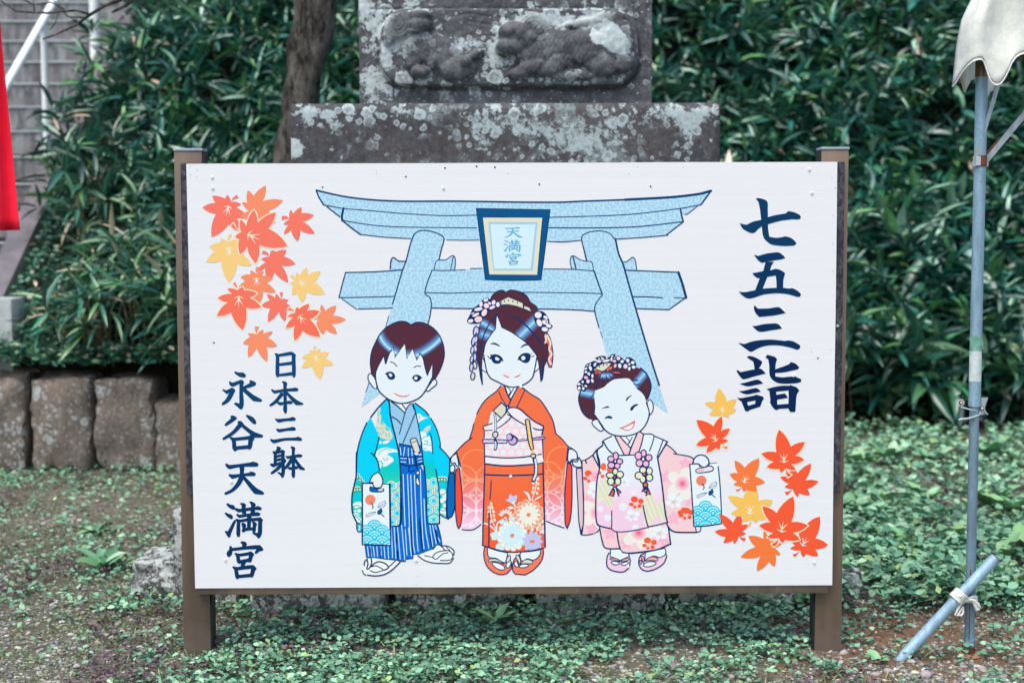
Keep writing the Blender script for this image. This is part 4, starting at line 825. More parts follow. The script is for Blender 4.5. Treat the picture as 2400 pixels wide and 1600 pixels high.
    TL = ("855,1070* 880,1110 860,1215* 785,1200*", "915,1065* 1000,1140* 960,1210*", "1440,1065* 1400,1125* 1460,1145*", "1500,1055* 1555,1180* 1475,1200*")
    for t in TL: a.fill((255, 112, 68), t, line=N, lw=4)
    for c, es in fl:
        for x, y, rx, ry in es: a.dot(c, x, y, rx, ry)
    a.dot((236, 236, 190), 895, 565, 16, 22); a.dot((236, 236, 190), 1420, 523, 20, 32); a.dot((240, 92, 50), 885, 860, 12, 18); a.dot((240, 92, 50), 1442, 803, 20)
    # feet
    a.org(1330, 1160, 8)
    for t in ("780,1080* 745,1150 740,1320 800,1390 920,1430 1060,1430 1150,1350 1180,1220* 1150,1100*", "1385,1110* 1345,1180 1340,1300 1400,1390 1500,1420 1650,1380 1800,1280 1860,1150* 1830,1010* 1450,1085*"): a.fill((243, 206, 230), t, line=N, lw=3)
    for t in ("810,1010* 985,1005* 1035,1075* 1150,1090* 1140,1150* 990,1220* 850,1160 800,1150*", "1460,1070* 1830,990* 1840,1100 1740,1170* 1600,1140 1450,1230*"): a.fill((231, 246, 251), t, line=N, lw=2.4)
    for t in ("820,1250 890,1235 975,1275 900,1305 850,1290", "1000,1290 1060,1255 1140,1250 1110,1300 1050,1310", "1425,1310 1500,1250 1660,1260 1600,1320 1480,1340", "1360,1220 1380,1210 1390,1280 1370,1300"): a.fill((231, 246, 251), t, line=N, lw=2.4)
    for t in ("795,1195 850,1170 930,1190 990,1250* 880,1210", "990,1250* 1040,1200 1140,1175 1155,1210 1090,1230", "1380,1130 1420,1140 1440,1200 1425,1275* 1395,1200", "1450,1230* 1520,1170 1620,1150 1700,1190 1690,1225 1560,1220"): a.fill((255, 172, 156), t, line=N, lw=2.2)
    # bag and hand
    a.org(1440, 1040, 8)
    bag = a.fill((229, 244, 250), "1410,390* 1560,375* 1920,355 1945,400* 1970,650 2005,1200 2005,1490* 1490,1540*")
    a.dot((255, 132, 100), 1630, 687, 98, n=20); crane(a, 1478, 705, 'small_girl'); seigaiha(a, bag, 1707, 1060, 'small_girl')
    for w, t in ((24, "1412,385 1440,750 1470,1200 1490,1545"), (22, "1490,1545 1750,1530 2000,1490"), (22, "1945,420 1975,700 2003,1200 2008,1490"), (14, "1780,365 1920,352")): a.line(N, w, t)
    a.fill((238, 226, 234), "1525,500 1560,465 1660,440 1800,410 1855,450 1840,500 1700,530 1560,540", line=N, lw=2.8); a.fill((230, 196, 204), "1530,500 1560,468 1675,445* 1675,528* 1560,535")
    a.fill(SKIN, "1475,370* 1490,290 1550,225 1630,205 1710,230 1765,300 1765,380 1700,435 1640,430 1600,390* 1570,370*", line=N, lw=3.2)
    a.line(N, 20, "1410,383 1570,370 1600,420"); a.line(N, 18, "1765,390 1790,370")
    # ---- head
    a.org(1330, 880, 8)
    for t in ("560,815* 480,840 458,890 500,950 570,1010 620,1040 680,1015*", "1490,500* 1545,450 1600,520 1610,600 1590,680 1545,740*"): a.fill(SKIN, t, line=N, lw=2.5)
    a.fill(SKIN, "520,280* 680,150 760,100 870,20 1060,0 1170,25 1290,200 1430,370 1480,500 1530,680 1500,850 1400,1010 1280,1090 1100,1130 900,1120 780,1075 690,990 520,750* 505,420")
    a.line(N, 24, "520,745 640,920 700,1010 790,1080 920,1122 1100,1130 1280,1085 1400,1005 1500,850 1533,690 1480,510")
    a.org(1330, 800, 8)
    hair = a.fill(HAIR, "245,930* 210,1050 220,1150 270,1300 350,1400 470,1475* 555,1445* 510,1390* 518,1180 500,1000 520,920* 690,850 760,780 870,710* 1060,690 1170,705 1290,870 1430,1000 1475,1130* 1500,1070* 1560,900 1560,800 1500,640 1400,530 1280,480* 900,400* 500,500* 280,750*")
    for w, c in ((190, (92, 74, 105)), (155, (92, 108, 158)), (115, (100, 150, 204)), (70, (124, 182, 222)), (30, (160, 214, 238))):
        a.line(c, w, "200,930 360,965 560,1010", [hair]); a.line(c, w, "1480,560 1370,690 1220,860", [hair]); a.line(c, w * .7, "640,640 800,640", [hair])
    for w, t in ((26, "245,930 210,1050 220,1150 270,1300 350,1400 420,1445"), (30, "1370,500 1460,580 1530,700 1560,800 1560,900 1500,1075"), (22, "715,620 770,790"), (20, "660,660 645,880"), (22, "770,620 870,720"), (22, "545,760 545,910"), (20, "860,600 960,630 1020,700"), (22, "1180,720 1340,730"), (24, "1230,800 1380,815"), (22, "1300,890 1460,935"), (22, "510,950 420,1090"), (18, "500,1060 450,1170"), (16, "518,1180 470,1330"), (16, "520,1190 490,1420"), (22, "1420,1000 1480,1000")): a.line(N, w, t, taper=(w not in (26, 30)))
    a.fill(N, "180,800 210,750 260,710 300,620 310,530 350,430 430,390 490,360 520,310 650,265 780,290 820,240 900,240 1000,290 1080,350 1100,300 1180,300 1270,370 1285,480 1200,510 1160,550 1120,510 1030,490 900,510 830,400 700,400 480,560 490,640 495,770 400,800 340,930 300,945 250,915 200,920 175,870")
    PK1, PK2 = (241, 228, 240), (250, 190, 192)
    for x, y, rx, ry, r, c in ((215, 797, 30, 25, 0, PK1), (218, 875, 30, 32, 0, PK1), (285, 755, 22, 25, 0, W), (345, 835, 26, 18, 30, W), (297, 880, 22, 30, 0, W), (345, 675, 40, 28, 10, PK2), (385, 745, 33, 38, 0, (250, 212, 214)), (467, 735, 24, 36, -20, W), (400, 605, 24, 34, -25, PK1), (467, 645, 20, 36, 0, W), (345, 570, 26, 24, -30, PK1), (345, 507, 30, 16, -30, W), (430, 500, 28, 48, -20, PK1), (375, 447, 20, 11, -30, W), (425, 425, 12, 20, 25, W), (515, 430, 24, 40, 25, (246, 214, 226)), (520, 345, 30, 18, -25, W), (585, 370, 50, 26, 5, PK1), (660, 325, 32, 17, -18, W), (725, 360, 72, 24, -12, PK1), (595, 320, 18, 11, 0, W), (640, 292, 16, 9, 0, W), (735, 305, 20, 13, 20, W), (840, 270, 22, 13, 0, W), (915, 268, 22, 13, 0, W), (825, 330, 19, 42, 5, PK1), (880, 367, 36, 26, 0, PK2), (955, 315, 34, 36, 0, (244, 218, 222)), (895, 455, 26, 40, 20, PK2), (980, 455, 32, 44, -10, (236, 232, 226)), (1025, 375, 34, 28, -20, W), (885, 308, 16, 9, 0, W), (1130, 355, 32, 38, -10, PK1), (1225, 395, 34, 30, 0, W), (1088, 465, 40, 44, 0, (244, 214, 228)), (1160, 425, 20, 20, 0, W), (1240, 480, 36, 30, 20, W), (1160, 508, 22, 38, 10, W), (275, 820, 12, 12, 0, W)): a.dot(c, x, y, rx, ry, r)
    a.fill((221, 226, 192), "480,560* 520,490 620,430 740,398 830,405* 780,470 700,540 640,560 560,530", line=N, lw=2)
    for x, y in ((535, 503), (597, 470), (675, 440), (740, 433)): a.dot(N, x, y, 12, 17)
    RD = (255, 112, 66)
    for t in ("500,575 540,535 600,550 640,595 600,612 520,605", "730,560 750,500 830,455 850,490 800,550", "630,630* 560,760* 545,760* 600,640*", "790,580* 900,560 990,580 990,602 880,595", "670,575 690,555 705,570 690,590"): a.fill(RD, t, line=N, lw=2)
    a.line(N, 22, "535,570 590,585"); a.line(N, 20, "770,545 790,520")
    a.org(1330, 880, 8)
    for t in ("690,815* 720,770 790,750 840,780 845,803 800,805 740,798", "1175,640 1190,590 1260,540 1320,528 1325,548 1260,590 1220,648 1190,658", "632,625* 700,585 760,570 792,590 720,605", "1092,470 1110,420 1160,380 1220,360* 1150,420 1110,475"): a.fill(N, t)
    a.fill((240, 104, 90), "945,980* 1020,965 1150,905 1270,830* 1255,930 1220,990 1140,1030 1080,1028 1030,1000"); a.fill((240, 246, 248), "1040,985* 1150,935 1240,890* 1235,930 1190,990 1110,1015")
# ------------------------------------------------------------------ materials of the place
def stone_mat(name, dark, brown, pale, lich=0.5, scale=1.0, rough=0.85, big=0.0, relief=False):
    m = Mat(name, rough, 0.25)
    v = m.coord((scale, scale, scale))
    n1 = m.noise(4, 6, .65, v); n2 = m.noise(38, 5, .7, v)
    base = m.mix(m.ramp(n1, [(.38, 0.0), (.62, 1.0)]), dark, brown)
    base = m.mix(m.math('MULTIPLY', m.ramp(n2, [(.42, 0.0), (.66, 1.0)]), .75), base, tuple(min(1, c * 2.6) for c in dark))
    base = m.mix(m.math('MULTIPLY', m.ramp(m.noise(130, 2, .6, v), [(.5, 0.0), (.75, 1.0)]), .5), base, tuple(c * .35 for c in dark))
    # lichen: ringed rosettes of three sizes with crumbled rims, crowded into patches
    def spots(sc, thr, r0, nd):
        k = m.n.new('ShaderNodeVectorMath'); k.operation = 'ADD'
        nz = m.n.new('ShaderNodeTexNoise'); nz.inputs['Scale'].default_value = nd; nz.inputs['Detail'].default_value = 6; nz.inputs['Roughness'].default_value = .75; m.L(v, nz.inputs['Vector'])
        s_ = m.n.new('ShaderNodeVectorMath'); s_.operation = 'SCALE'; m.L(nz.outputs['Color'], s_.inputs[0]); s_.inputs['Scale'].default_value = .95 / sc
        m.L(v, k.inputs[0]); m.L(s_.outputs[0], k.inputs[1])
        vo = m.n.new('ShaderNodeTexVoronoi'); vo.inputs['Scale'].default_value = sc; m.L(k.outputs[0], vo.inputs['Vector'])
        sep = m.n.new('ShaderNodeSeparateColor'); m.L(vo.outputs['Color'], sep.inputs[0])
        on = m.math('GREATER_THAN', sep.outputs[0], thr)
        rad = m.math('MULTIPLY', sep.outputs[1], r0)
        ratio = m.math('DIVIDE', vo.outputs['Distance'], m.math('ADD', rad, r0 * .3))
        return m.math('MULTIPLY', on, m.ramp(ratio, [(0, .55), (.5, .35), (.78, 1.0), (.95, .8), (1.0, 0.0)]))
    if relief:
        sep = m.n.new('ShaderNodeSeparateColor'); m.L(m.attr('tint').outputs['Color'], sep.inputs[0]); wear, dens, solid = sep.outputs
        zone = m.ramp(m.math('ADD', dens, m.math('MULTIPLY', m.math('SUBTRACT', m.noise(6, 5, .65, v), .5), .9)), [(.36, 0.0), (.50, 1.0)])
        fine = m.math('MULTIPLY', m.math('SUBTRACT', m.noise(24, 10, .82, v), .5), 2.0)
        crumb = m.ramp(m.math('ADD', dens, fine), [(.70, 0.0), (.76, .9)])
        sol = m.ramp(m.math('ADD', solid, m.math('MULTIPLY', m.math('SUBTRACT', m.noise(26, 8, .75, v), .5), .9)), [(.48, 0.0), (.54, 1.0)])
    else:
        zone = m.ramp(m.noise(3.2, 5, .65, v), [(.5 - .2 * lich, 0.0), (.58 - .16 * lich, 1.0)])
        crumb = m.math('MULTIPLY', m.ramp(m.noise(17, 9, .78, v), [(.60 - .12 * lich, 0.0), (.64 - .12 * lich, .85)]), zone)
    s1 = m.math('MULTIPLY', spots(15, .35, .42, 18), zone); s2 = m.math('MULTIPLY', spots(30, .35, .44, 36), zone); s3 = spots(56, .86, .34, 70)
    lm = m.math('MAXIMUM', m.math('MAXIMUM', s1, s2), m.math('MAXIMUM', s3, crumb))
    if big:
        bz = m.math('MULTIPLY', m.ramp(m.noise(4.2, 9, .74, v, .5), [(.53, 0.0), (.57, 1.0)]), m.ramp(m.noise(75, 5, .75, v), [(.36, .15), (.58, 1.0)]))
        base = m.mix(m.math('MULTIPLY', bz, big), base, tuple(c * .45 for c in pale))
    if relief: lm = m.math('MAXIMUM', m.math('MULTIPLY', lm, m.math('SUBTRACT', 1.0, m.math('MULTIPLY', wear, .92))), sol)
    col = m.mix(lm, base, m.mix(m.ramp(m.noise(60, 4, .7, v), [(.35, 0.0), (.65, 1.0)]), tuple(c * .72 for c in pale), pale))
    m.color(col)
    m.bump(m.math('ADD', m.math('MULTIPLY', n2, .6), m.math('MULTIPLY', lm, .35)), .5, .006)
    return m.m

def plain(name, c, rough=.6, spec=.3, var=.12, sc=20, metal=0.0, bump=0.0):
    m = Mat(name, rough, spec, metal); c = lin(c)
    m.color(m.mix(m.ramp(m.noise(sc, 5, .65), [(.3, 0.0), (.7, 1.0)]), tuple(x * (1 - var) for x in c), tuple(min(1, x * (1 + var)) for x in c)))
    if bump: m.bump(m.noise(sc * 3, 4), bump, .004)
    return m.m

def galv(name, c, streak=(0.30, 0.36, 0.42), rust=0.0):
    m = Mat(name, .42, .5, .25)
    v = m.coord((1, 1, .18)); c = lin(c)
    col = m.mix(m.ramp(m.noise(40, 6, .7, v), [(.35, 0.0), (.65, 1.0)]), tuple(x * .62 for x in c), c)
    col = m.mix(m.ramp(m.noise(140, 3, .7), [(.55, 0.0), (.68, .7)]), col, tuple(x * .5 for x in c))
    if rust: col = m.mix(m.math('MULTIPLY', m.ramp(m.noise(22, 6, .7), [(.5 - rust * .4, 0.0), (.56, 1.0)]), rust), col, lin((126, 66, 44)))
    m.color(col); return m.m

M = {}
M['stone_hi'] = stone_mat('carved_stone', (.058, .062, .068), (.092, .092, .098), (.56, .66, .66), .72, 1.0, big=.35, relief=True)
M['stone_lo'] = stone_mat('plinth_stone', (.048, .051, .056), (.086, .074, .070), (.50, .61, .62), .36, 1.0, big=1.0, relief=True)
M['rock'] = stone_mat('rough_rock', (.055, .056, .055), (.10, .095, .085), (.56, .62, .60), .95, 1.6, big=1.2)
M['wall_stone'] = stone_mat('wall_stone', (.105, .094, .082), (.175, .138, .108), (.55, .62, .62), .12, 1.4)
_m = Mat('bronze_aluminium', .38, .45, .2)
_c = _m.mix(_m.ramp(_m.noise(9, 5, .6, _m.coord((1, 1, .12))), [(.35, 0.0), (.65, 1.0)]), lin((98, 86, 76)), lin((132, 112, 94)))
_c = _m.mix(_m.ramp(_m.noise(150, 3, .7), [(.66, 0.0), (.72, .6)]), _c, lin((176, 166, 156)))
_sx = _m.n.new('ShaderNodeSeparateXYZ'); _m.L(_m.coord(), _sx.inputs[0])
_c = _m.mix(_m.ramp(_m.math('ADD', _sx.outputs[2], _m.math('MULTIPLY', _m.noise(26, 6, .7), .18)), [(.10, .75), (.19, 0.0)]), _c, lin((128, 118, 106)))
_m.color(_c); M['bronze'] = _m.m
M['bronze_top'] = plain('bronze_sunlit', (172, 148, 128), .4, .4, .08, 8, .15)  # lit copy of the post bronze, sunlight put into its colour; on no object
M['cap'] = plain('cap_grey', (150, 160, 172), .4, .4)
M['black'] = plain('black_end', (34, 36, 38), .5, .4)
M['zinc'] = plain('bright_zinc', (190, 200, 206), .35, .6, .1, 30, .4)
M['rust'] = plain('rust', (116, 70, 50), .85, .15, .4, 70, 0, .5)
M['brass'] = plain('brass_sleeve', (120, 98, 72), .35, .6, .3, 40, .6)
M['galv'] = galv('galvanised_pipe', (150, 186, 206)); M['galv_dark'] = galv('weathered_pipe', (128, 162, 182), rust=.15); M['pipe'] = galv('pale_blue_pipe', (168, 204, 226))
M['bar'] = galv('brace_bar', (176, 192, 196)); M['white_paint'] = plain('white_rail_paint', (232, 240, 238), .4, .4, .05)
M['rope'] = plain('white_rope', (232, 232, 224), .9, .1, .15, 90, 0, .6)
M['red'] = plain('red_cloth', (250, 40, 66), .85, .1, .10, 5, 0, .3)
M['concrete'] = plain('pale_concrete', (168, 176, 176), .9, .15, .3, 9, 0, .3)
_m = Mat('stained_riser', .9, .15)
_c = _m.mix(_m.ramp(_m.noise(16, 6, .7, _m.coord((1, .3, .22))), [(.36, 0.0), (.62, 1.0)]), lin((78, 78, 82)), lin((158, 162, 162)))
_m.color(_m.mix(_m.math('MULTIPLY', _m.ramp(_m.noise(4, 6, .7), [(.4, 0.0), (.6, 1.0)]), .6), _c, lin((104, 98, 100)))); _m.bump(_m.noise(30, 4), .4, .01); M['riser'] = _m.m
M['tread'] = plain('step_edge', (166, 174, 176), .85, .2, .15, 14)
M['stringer'] = plain('dark_stringer', (118, 114, 118), .9, .15, .3, 8, 0, .3)
M['culm'] = plain('dry_culm', (158, 138, 112), .7, .3, .25, 12)
M['stem'] = plain('woody_stem', (92, 78, 62), .8, .2, .3, 14)
_m = Mat('old_board', .85, .15); _v = _m.coord((2.2, 1, 1.4))
_m.color(_m.mix(_m.ramp(_m.noise(30, 8, .8, _v), [(.45, 0.0), (.75, 1.0)]), lin((50, 50, 60)), lin((118, 122, 124)))); _m.bump(_m.noise(60, 4, .7, _v), .5, .004); M['old_board'] = _m.m
_m = Mat('bark', .9, .1); _v = _m.coord((1, 1, .35))
_m.color(_m.mix(_m.ramp(_m.noise(18, 10, .78, _v), [(.42, 0.0), (.60, 1.0)]), lin((40, 38, 36)), lin((112, 110, 104)))); _m.bump(_m.noise(26, 6, .7, _v), .9, .03); M['bark'] = _m.m
_m = Mat('canvas', .9, .1)
_m.color(_m.mix(_m.ramp(_m.noise(6, 9, .72), [(.32, 0.0), (.60, 1.0)]), lin((176, 182, 172)), lin((228, 231, 224)))); _m.bump(_m.noise(7, 4, .6), .35, .02)
_m.b.inputs['Subsurface Weight'].default_value = 0.0; M['canvas'] = _m.m
# printed sheet: the ink is a colour attribute; its alpha marks the mottled stone print
_m = Mat('print', .5, .12); _a = _m.attr('ink'); _v = _m.coord((1, 0, 1))
_sp = _m.ramp(_m.noise(150, 1, .5, _v), [(.46, 0.0), (.54, 1.0)])
_m.color(_m.mix(_m.math('MULTIPLY', _sp, _m.math('SUBTRACT', 1.0, _a.outputs['Alpha'])), _a.outputs['Color'], ink((160, 208, 234)))); M['print'] = _m.m
_m = Mat('panel', .5, .15)
_w = _m.n.new('ShaderNodeTexWave'); _w.bands_direction = 'Z'; _w.inputs['Scale'].default_value = 38; _w.inputs['Distortion'].default_value = .6; _m.L(_m.coord((.03, 1, 1)), _w.inputs['Vector'])
_st = _m.ramp(_m.noise(90, 3, .6, _m.coord((.012, 1, 1))), [(.35, 0.0), (.7, 1.0)])
_m.color(_m.mix(_st, tuple(c * .985 for c in WHITE_ALB), tuple(c * 1.02 for c in WHITE_ALB))); _m.bump(_w.outputs['Fac'], .05, .002); M['panel'] = _m.m
_m = Mat('leaf_tinted', .36, .55); _t = _m.attr('tint'); _m.color(_t.outputs['Color']); _m.b.inputs['Coat Weight'].default_value = .55; _m.b.inputs['Coat Roughness'].default_value = .32; M['tint'] = _m.m
_m = Mat('matte_tinted', .8, .2); _t = _m.attr('tint'); _m.color(_m.mix(_m.math('MULTIPLY', _m.noise(160, 3), .5), _t.outputs['Color'], .12)); M['matte'] = _m.m
def leafmat(name, stops, rough=.36, spec=.55):
    m = Mat(name, rough, spec); m.b.inputs['Coat Weight'].default_value = .55; m.b.inputs['Coat Roughness'].default_value = .32; m.color(m.ramp(m.rand(), [(p, lin(c)) for p, c in stops], 'LINEAR')); return m.m
M['bush_leaf'] = leafmat('bush_leaf', [(0, (20, 70, 60)), (.4, (40, 98, 82)), (.65, (56, 112, 76)), (.85, (88, 138, 84)), (1.0, (140, 176, 150))])  # palest stop paints sky sheen into the leaf colour
M['sasa_leaf'] = leafmat('sasa_leaf', [(0, (30, 84, 70)), (.5, (54, 112, 88)), (.8, (92, 142, 84)), (.93, (120, 160, 120)), (1.0, (196, 176, 150))])
M['weed_leaf'] = leafmat('weed_leaf', [(0, (84, 142, 108)), (.5, (116, 170, 122)), (.8, (138, 186, 122)), (1.0, (170, 204, 168))], .5, .4)
_m = Mat('ground', .95, .1)
_n = _m.noise(1.3, 6, .65); _g = _m.noise(70, 6, .75)
_c = _m.mix(_m.ramp(_g, [(.3, 0.0), (.7, 1.0)]), lin((72, 66, 56)), lin((148, 142, 128)))
_c = _m.mix(_m.ramp(_n, [(.42, 0.0), (.6, .7)]), _c, lin((92, 100, 68)))
_sep = _m.n.new('ShaderNodeVectorMath'); _sep.operation = 'DISTANCE'; _m.L(_m.coord(), _sep.inputs[0]); _sep.inputs[1].default_value = (1.14, .12, 0)
_c = _m.mix(_m.ramp(_m.math('ADD', _sep.outputs['Value'], _m.math('MULTIPLY', _m.noise(5, 5, .6), .7)), [(.66, 1.0), (.92, 0.0)]), _c, _m.mix(_m.ramp(_g, [(.35, 0.0), (.65, 1.0)]), lin((96, 76, 62)), lin((156, 126, 102))))
_m.color(_c); _m.bump(_m.math('ADD', _g, _m.noise(220, 3)), .7, .012); M['ground'] = _m.m
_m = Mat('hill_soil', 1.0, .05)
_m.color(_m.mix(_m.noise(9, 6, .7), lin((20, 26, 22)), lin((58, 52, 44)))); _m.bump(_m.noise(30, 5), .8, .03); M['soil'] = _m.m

# ------------------------------------------------------------------ terrain
def smooth(e0, e1, x):
    t = np.clip((x - e0) / (e1 - e0), 0, 1); return t * t * (3 - 2 * t)
def vnoise(x, y, s, seed=0):
    x = np.asarray(x, float) * s + seed * 17.3; y = np.asarray(y, float) * s + seed * 5.7
    xi, yi = np.floor(x), np.floor(y); fx, fy = x - xi, y - yi; fx = fx * fx * (3 - 2 * fx); fy = fy * fy * (3 - 2 * fy)
    h = lambda a, b: (np.sin(a * 127.1 + b * 311.7) * 43758.5453) % 1.0
    return (h(xi, yi) * (1 - fx) + h(xi + 1, yi) * fx) * (1 - fy) + (h(xi, yi + 1) * (1 - fx) + h(xi + 1, yi + 1) * fx) * fy
def gz(x, y):
    return 0.012 * (vnoise(x, y, 2.2) - .5) + 0.010 * (vnoise(x, y, 7, 3) - .5)
def hill_y0(x): return 3.45 + 1.35 * smooth(-1.0, .5, x)
def hz(x, y):
    x = np.asarray(x, float); y = np.asarray(y, float)
    k = smooth(-1.0, .5, x); y0 = hill_y0(x)
    z = (0.55 * (1 - k) - .02) + (0.70 + .35 * k) * np.maximum(y - y0, 0)
    z = z + .10 * (vnoise(x, y, 1.6, 5) - .5)
    st = 0.797 + .686 * (y - 4.06) - .16
    left = smooth(-2.70, -2.90, x)
    return z * (1 - left) + np.minimum(z, st) * left
xs = np.concatenate([np.linspace(-60, -3.6, 12), np.linspace(-3.4, 3.4, 120), np.linspace(3.6, 60, 12)])
ys = np.concatenate([np.linspace(-30, -1.2, 10), np.linspace(-1.0, 5.5, 110), np.linspace(6, 90, 14)])
X, Y = np.meshgrid(xs, ys); nx, ny = len(xs), len(ys)
idx = np.arange(nx * ny).reshape(ny, nx)
Fq = np.stack([idx[:-1, :-1], idx[:-1, 1:], idx[1:, 1:], idx[1:, :-1]], -1).reshape(-1, 4)
g = fast_mesh('ground', np.stack([X, Y, gz(X, Y)], -1).reshape(-1, 3), Fq, M['ground'], smooth=True); tag(g, kind='structure')
xs = np.linspace(-4.6, 4.6, 93); ys_ = np.linspace(0, 6.5, 66)
X, T_ = np.meshgrid(xs, ys_); Y = hill_y0(X) + T_; nx, ny = len(xs), len(ys_)
Zh = hz(X, Y); Zh[0] = -.15; Y[0] -= .02
idx = np.arange(nx * ny).reshape(ny, nx)
Fq = np.stack([idx[:-1, :-1], idx[:-1, 1:], idx[1:, 1:], idx[1:, :-1]], -1).reshape(-1, 4)
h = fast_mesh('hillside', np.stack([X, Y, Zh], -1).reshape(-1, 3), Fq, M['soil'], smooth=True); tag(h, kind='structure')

# ------------------------------------------------------------------ staircase up the hill, with its cheek wall and pier
def stair_z(y): return 0.797 + .686 * (y - 4.06)
stairs = tag(empty('staircase', (-4.0, 3.4, 0)), 'grey concrete stairs climbing the hill with pale worn step edges', 'staircase')
def rel(o, p): return tuple(Vector(p) - o.location)
SX, SY = stairs.location.x, stairs.location.y
for i in range(17):
    y0 = 3.24 + .2726 * i; z1 = stair_z(y0) + .0
    if z1 < .05: continue
    bm = bmesh.new(); add_box(bm, rel(stairs, (-5.4, y0, max(-.02, z1 - .75))), rel(stairs, (-3.004, y0 + .40, z1 - .014)))
    old = set(bm.faces); add_box(bm, rel(stairs, (-5.4, y0 - .014, z1 - .0138)), rel(stairs, (-3.0042, y0 + .2726 - .016, z1)), .005)
    for f in bm.faces:
        if f not in old: f.material_index = 1
    mesh_obj('step', bm, [M['riser'], M['tread']], stairs)
bm = bmesh.new()
pr = [(3.35, -.1), (3.35, stair_z(3.35) + .12), (8.3, stair_z(8.3) + .12), (8.3, stair_z(8.3) - .9), (4.6, -.1)]
vs_ = [[bm.verts.new(rel(stairs, (x, y, z))) for y, z in pr] for x in (-3.0, -2.86)]
bm.faces.new(vs_[0]); bm.faces.new(vs_[1][::-1])
for i in range(5):
    f = bm.faces.new((vs_[0][i], vs_[0][(i + 1) % 5], vs_[1][(i + 1) % 5], vs_[1][i]))
bm.normal_update(); bmesh.ops.recalc_face_normals(bm, faces=bm.faces)
for f in bm.faces: f.material_index = 0 if f.normal.z > .3 else 1
mesh_obj('cheek_wall', bm, [M['stringer'], M['concrete']], stairs)
box('pier', rel(stairs, (-2.99, 3.44, .30)), rel(stairs, (-2.62, 3.66, .88)), M['concrete'], stairs, .012)
rail = tag(empty('handrail', (-3.05, 5.4, 0)), 'white painted pipe handrail standing on the concrete stairs', 'handrail')
ry = lambda y, dz=0: rel(rail, (-3.07, y, stair_z(y) + .86 + dz))
tube('top_rail', [ry(3.9), ry(5.0), ry(6.5), ry(8.2)], .026, M['white_paint'], rail)
for y in (4.28, 5.46, 6.62, 7.8):
    tube('post', [rel(rail, (-3.07, y, stair_z(y) - .25)), rel(rail, (-3.07, y, stair_z(y) + .85))], .021 if y < 6 else .036, M['white_paint'], rail)

# ------------------------------------------------------------------ stones
def blob(name, c, size, mat, parent=None, seed=0, sub=3, rough=.18, flat=.0, square=0.0, rz=0.0):
    """an irregular stone: a sphere pulled towards a box, with faceted lumps"""
    bm = bmesh.new(); bmesh.ops.create_icosphere(bm, subdivisions=sub, radius=1)
    off = Vector((seed * 3.1, seed * 1.7, seed * 2.3)); ro = Matrix.Rotation(rz, 3, 'Z')
    for v in bm.verts:
        p = v.co.copy()
        if square:
            q = p / max(abs(p.x), abs(p.y), abs(p.z)); p = p.lerp(q, square)
        p *= 1 + rough * noise.noise(p * 1.3 + off) + rough * .45 * noise.noise(p * 3.4 + off)
        p = Vector((p.x * size[0], p.y * size[1], p.z * size[2]))
        v.co = ro @ p + Vector(c)
    return mesh_obj(name, bm, mat, parent, smooth=True, angle=38)
wall = tag(empty('stone_wall', (-2.0, 3.3, 0)), 'low retaining wall of rough brown stones at the foot of the slope', 'wall')
for i, (x0, x1, y0, y1) in enumerate([(-90, 54, 886, 1082), (66, 212, 890, 1078), (216, 362, 894, 1076), (356, 470, 948, 1088), (474, 620, 930, 1080)]):
    a_, b_ = at((x0 + x1) / 2, y0, 3.22), at((x0 + x1) / 2, y1, 3.22); w_ = (x1 - x0) / FPX * 7.22
    blob('stone', rel(wall, (a_.x, 3.44, (a_.z + b_.z) / 2 - .02)), (w_ / 2 * 1.03, .24, (a_.z - b_.z) / 2 * 1.06 + .03), M['wall_stone'], wall, i + 1, 4, .12, square=.78)

mon = tag(empty('stone_monument', (0, 1.6, 0)), 'weathered stone monument with carved lion relief and white lichen', 'monument')
loL, loR = at(681, 300, 1.2).x, at(1688, 300, 1.2).x; loT = at(1200, 242, 1.2).z
def dens(PX_, PY_, base, blobs):
    d = np.full(PX_.shape, base, float)
    for x, y, rx, ry, k in blobs: d += k * np.exp(-(((PX_ - x) / rx) ** 2 + ((PY_ - y) / ry) ** 2))
    return d
def slab(name, x0, x1, y0, y1, z0, z1, mat, parent, base, blobs, solid, nx_=90, nz_=40):
    """a dressed stone block; its front carries how thickly lichen grows where"""
    gx_, gz2 = np.linspace(x0, x1, nx_), np.linspace(z0, z1, nz_); AX, AZ = np.meshgrid(gx_, gz2)
    e_ = np.minimum(np.minimum(AX - x0, x1 - AX), np.minimum(AZ - z0, z1 - AZ))
    AY = y0 + .006 * smooth(.008, 0, e_) + .004 * (vnoise(AX, AZ, 14) - .5)
    PX_ = 1200 + (AX - CAM.x) / (y0 + CAM_D) * FPX; PY_ = 242 + (z1 - AZ) / (y0 + CAM_D) * FPX
    Vf_ = np.stack([AX, AY, AZ], -1).reshape(-1, 3) - np.array(parent.location); id_ = np.arange(nx_ * nz_).reshape(nz_, nx_)
    Ff_ = np.stack([id_[:-1, :-1], id_[:-1, 1:], id_[1:, 1:], id_[1:, :-1]], -1).reshape(-1, 4)
    pr_ = np.concatenate([id_[0, :], id_[1:, -1], id_[-1, -2::-1], id_[-2:0:-1, 0]]); Vb_ = Vf_[pr_].copy(); Vb_[:, 1] = y1 - parent.location.y; nb_, np_ = len(Vf_), len(pr_)
    Fb_ = np.stack([pr_, nb_ + np.arange(np_), nb_ + (np.arange(np_) + 1) % np_, np.roll(pr_, -1)], -1)
    col = np.stack([np.zeros_like(AX), np.clip(dens(PX_, PY_, base, blobs), 0, 1), np.clip(dens(PX_, PY_, 0, solid), 0, 1)], -1).reshape(-1, 3)
    return fast_mesh(name, np.vstack([Vf_, Vb_]), np.vstack([Ff_, Fb_]), mat, parent, col=np.vstack([col, np.tile([0, .3, 0], (np_, 1))]))
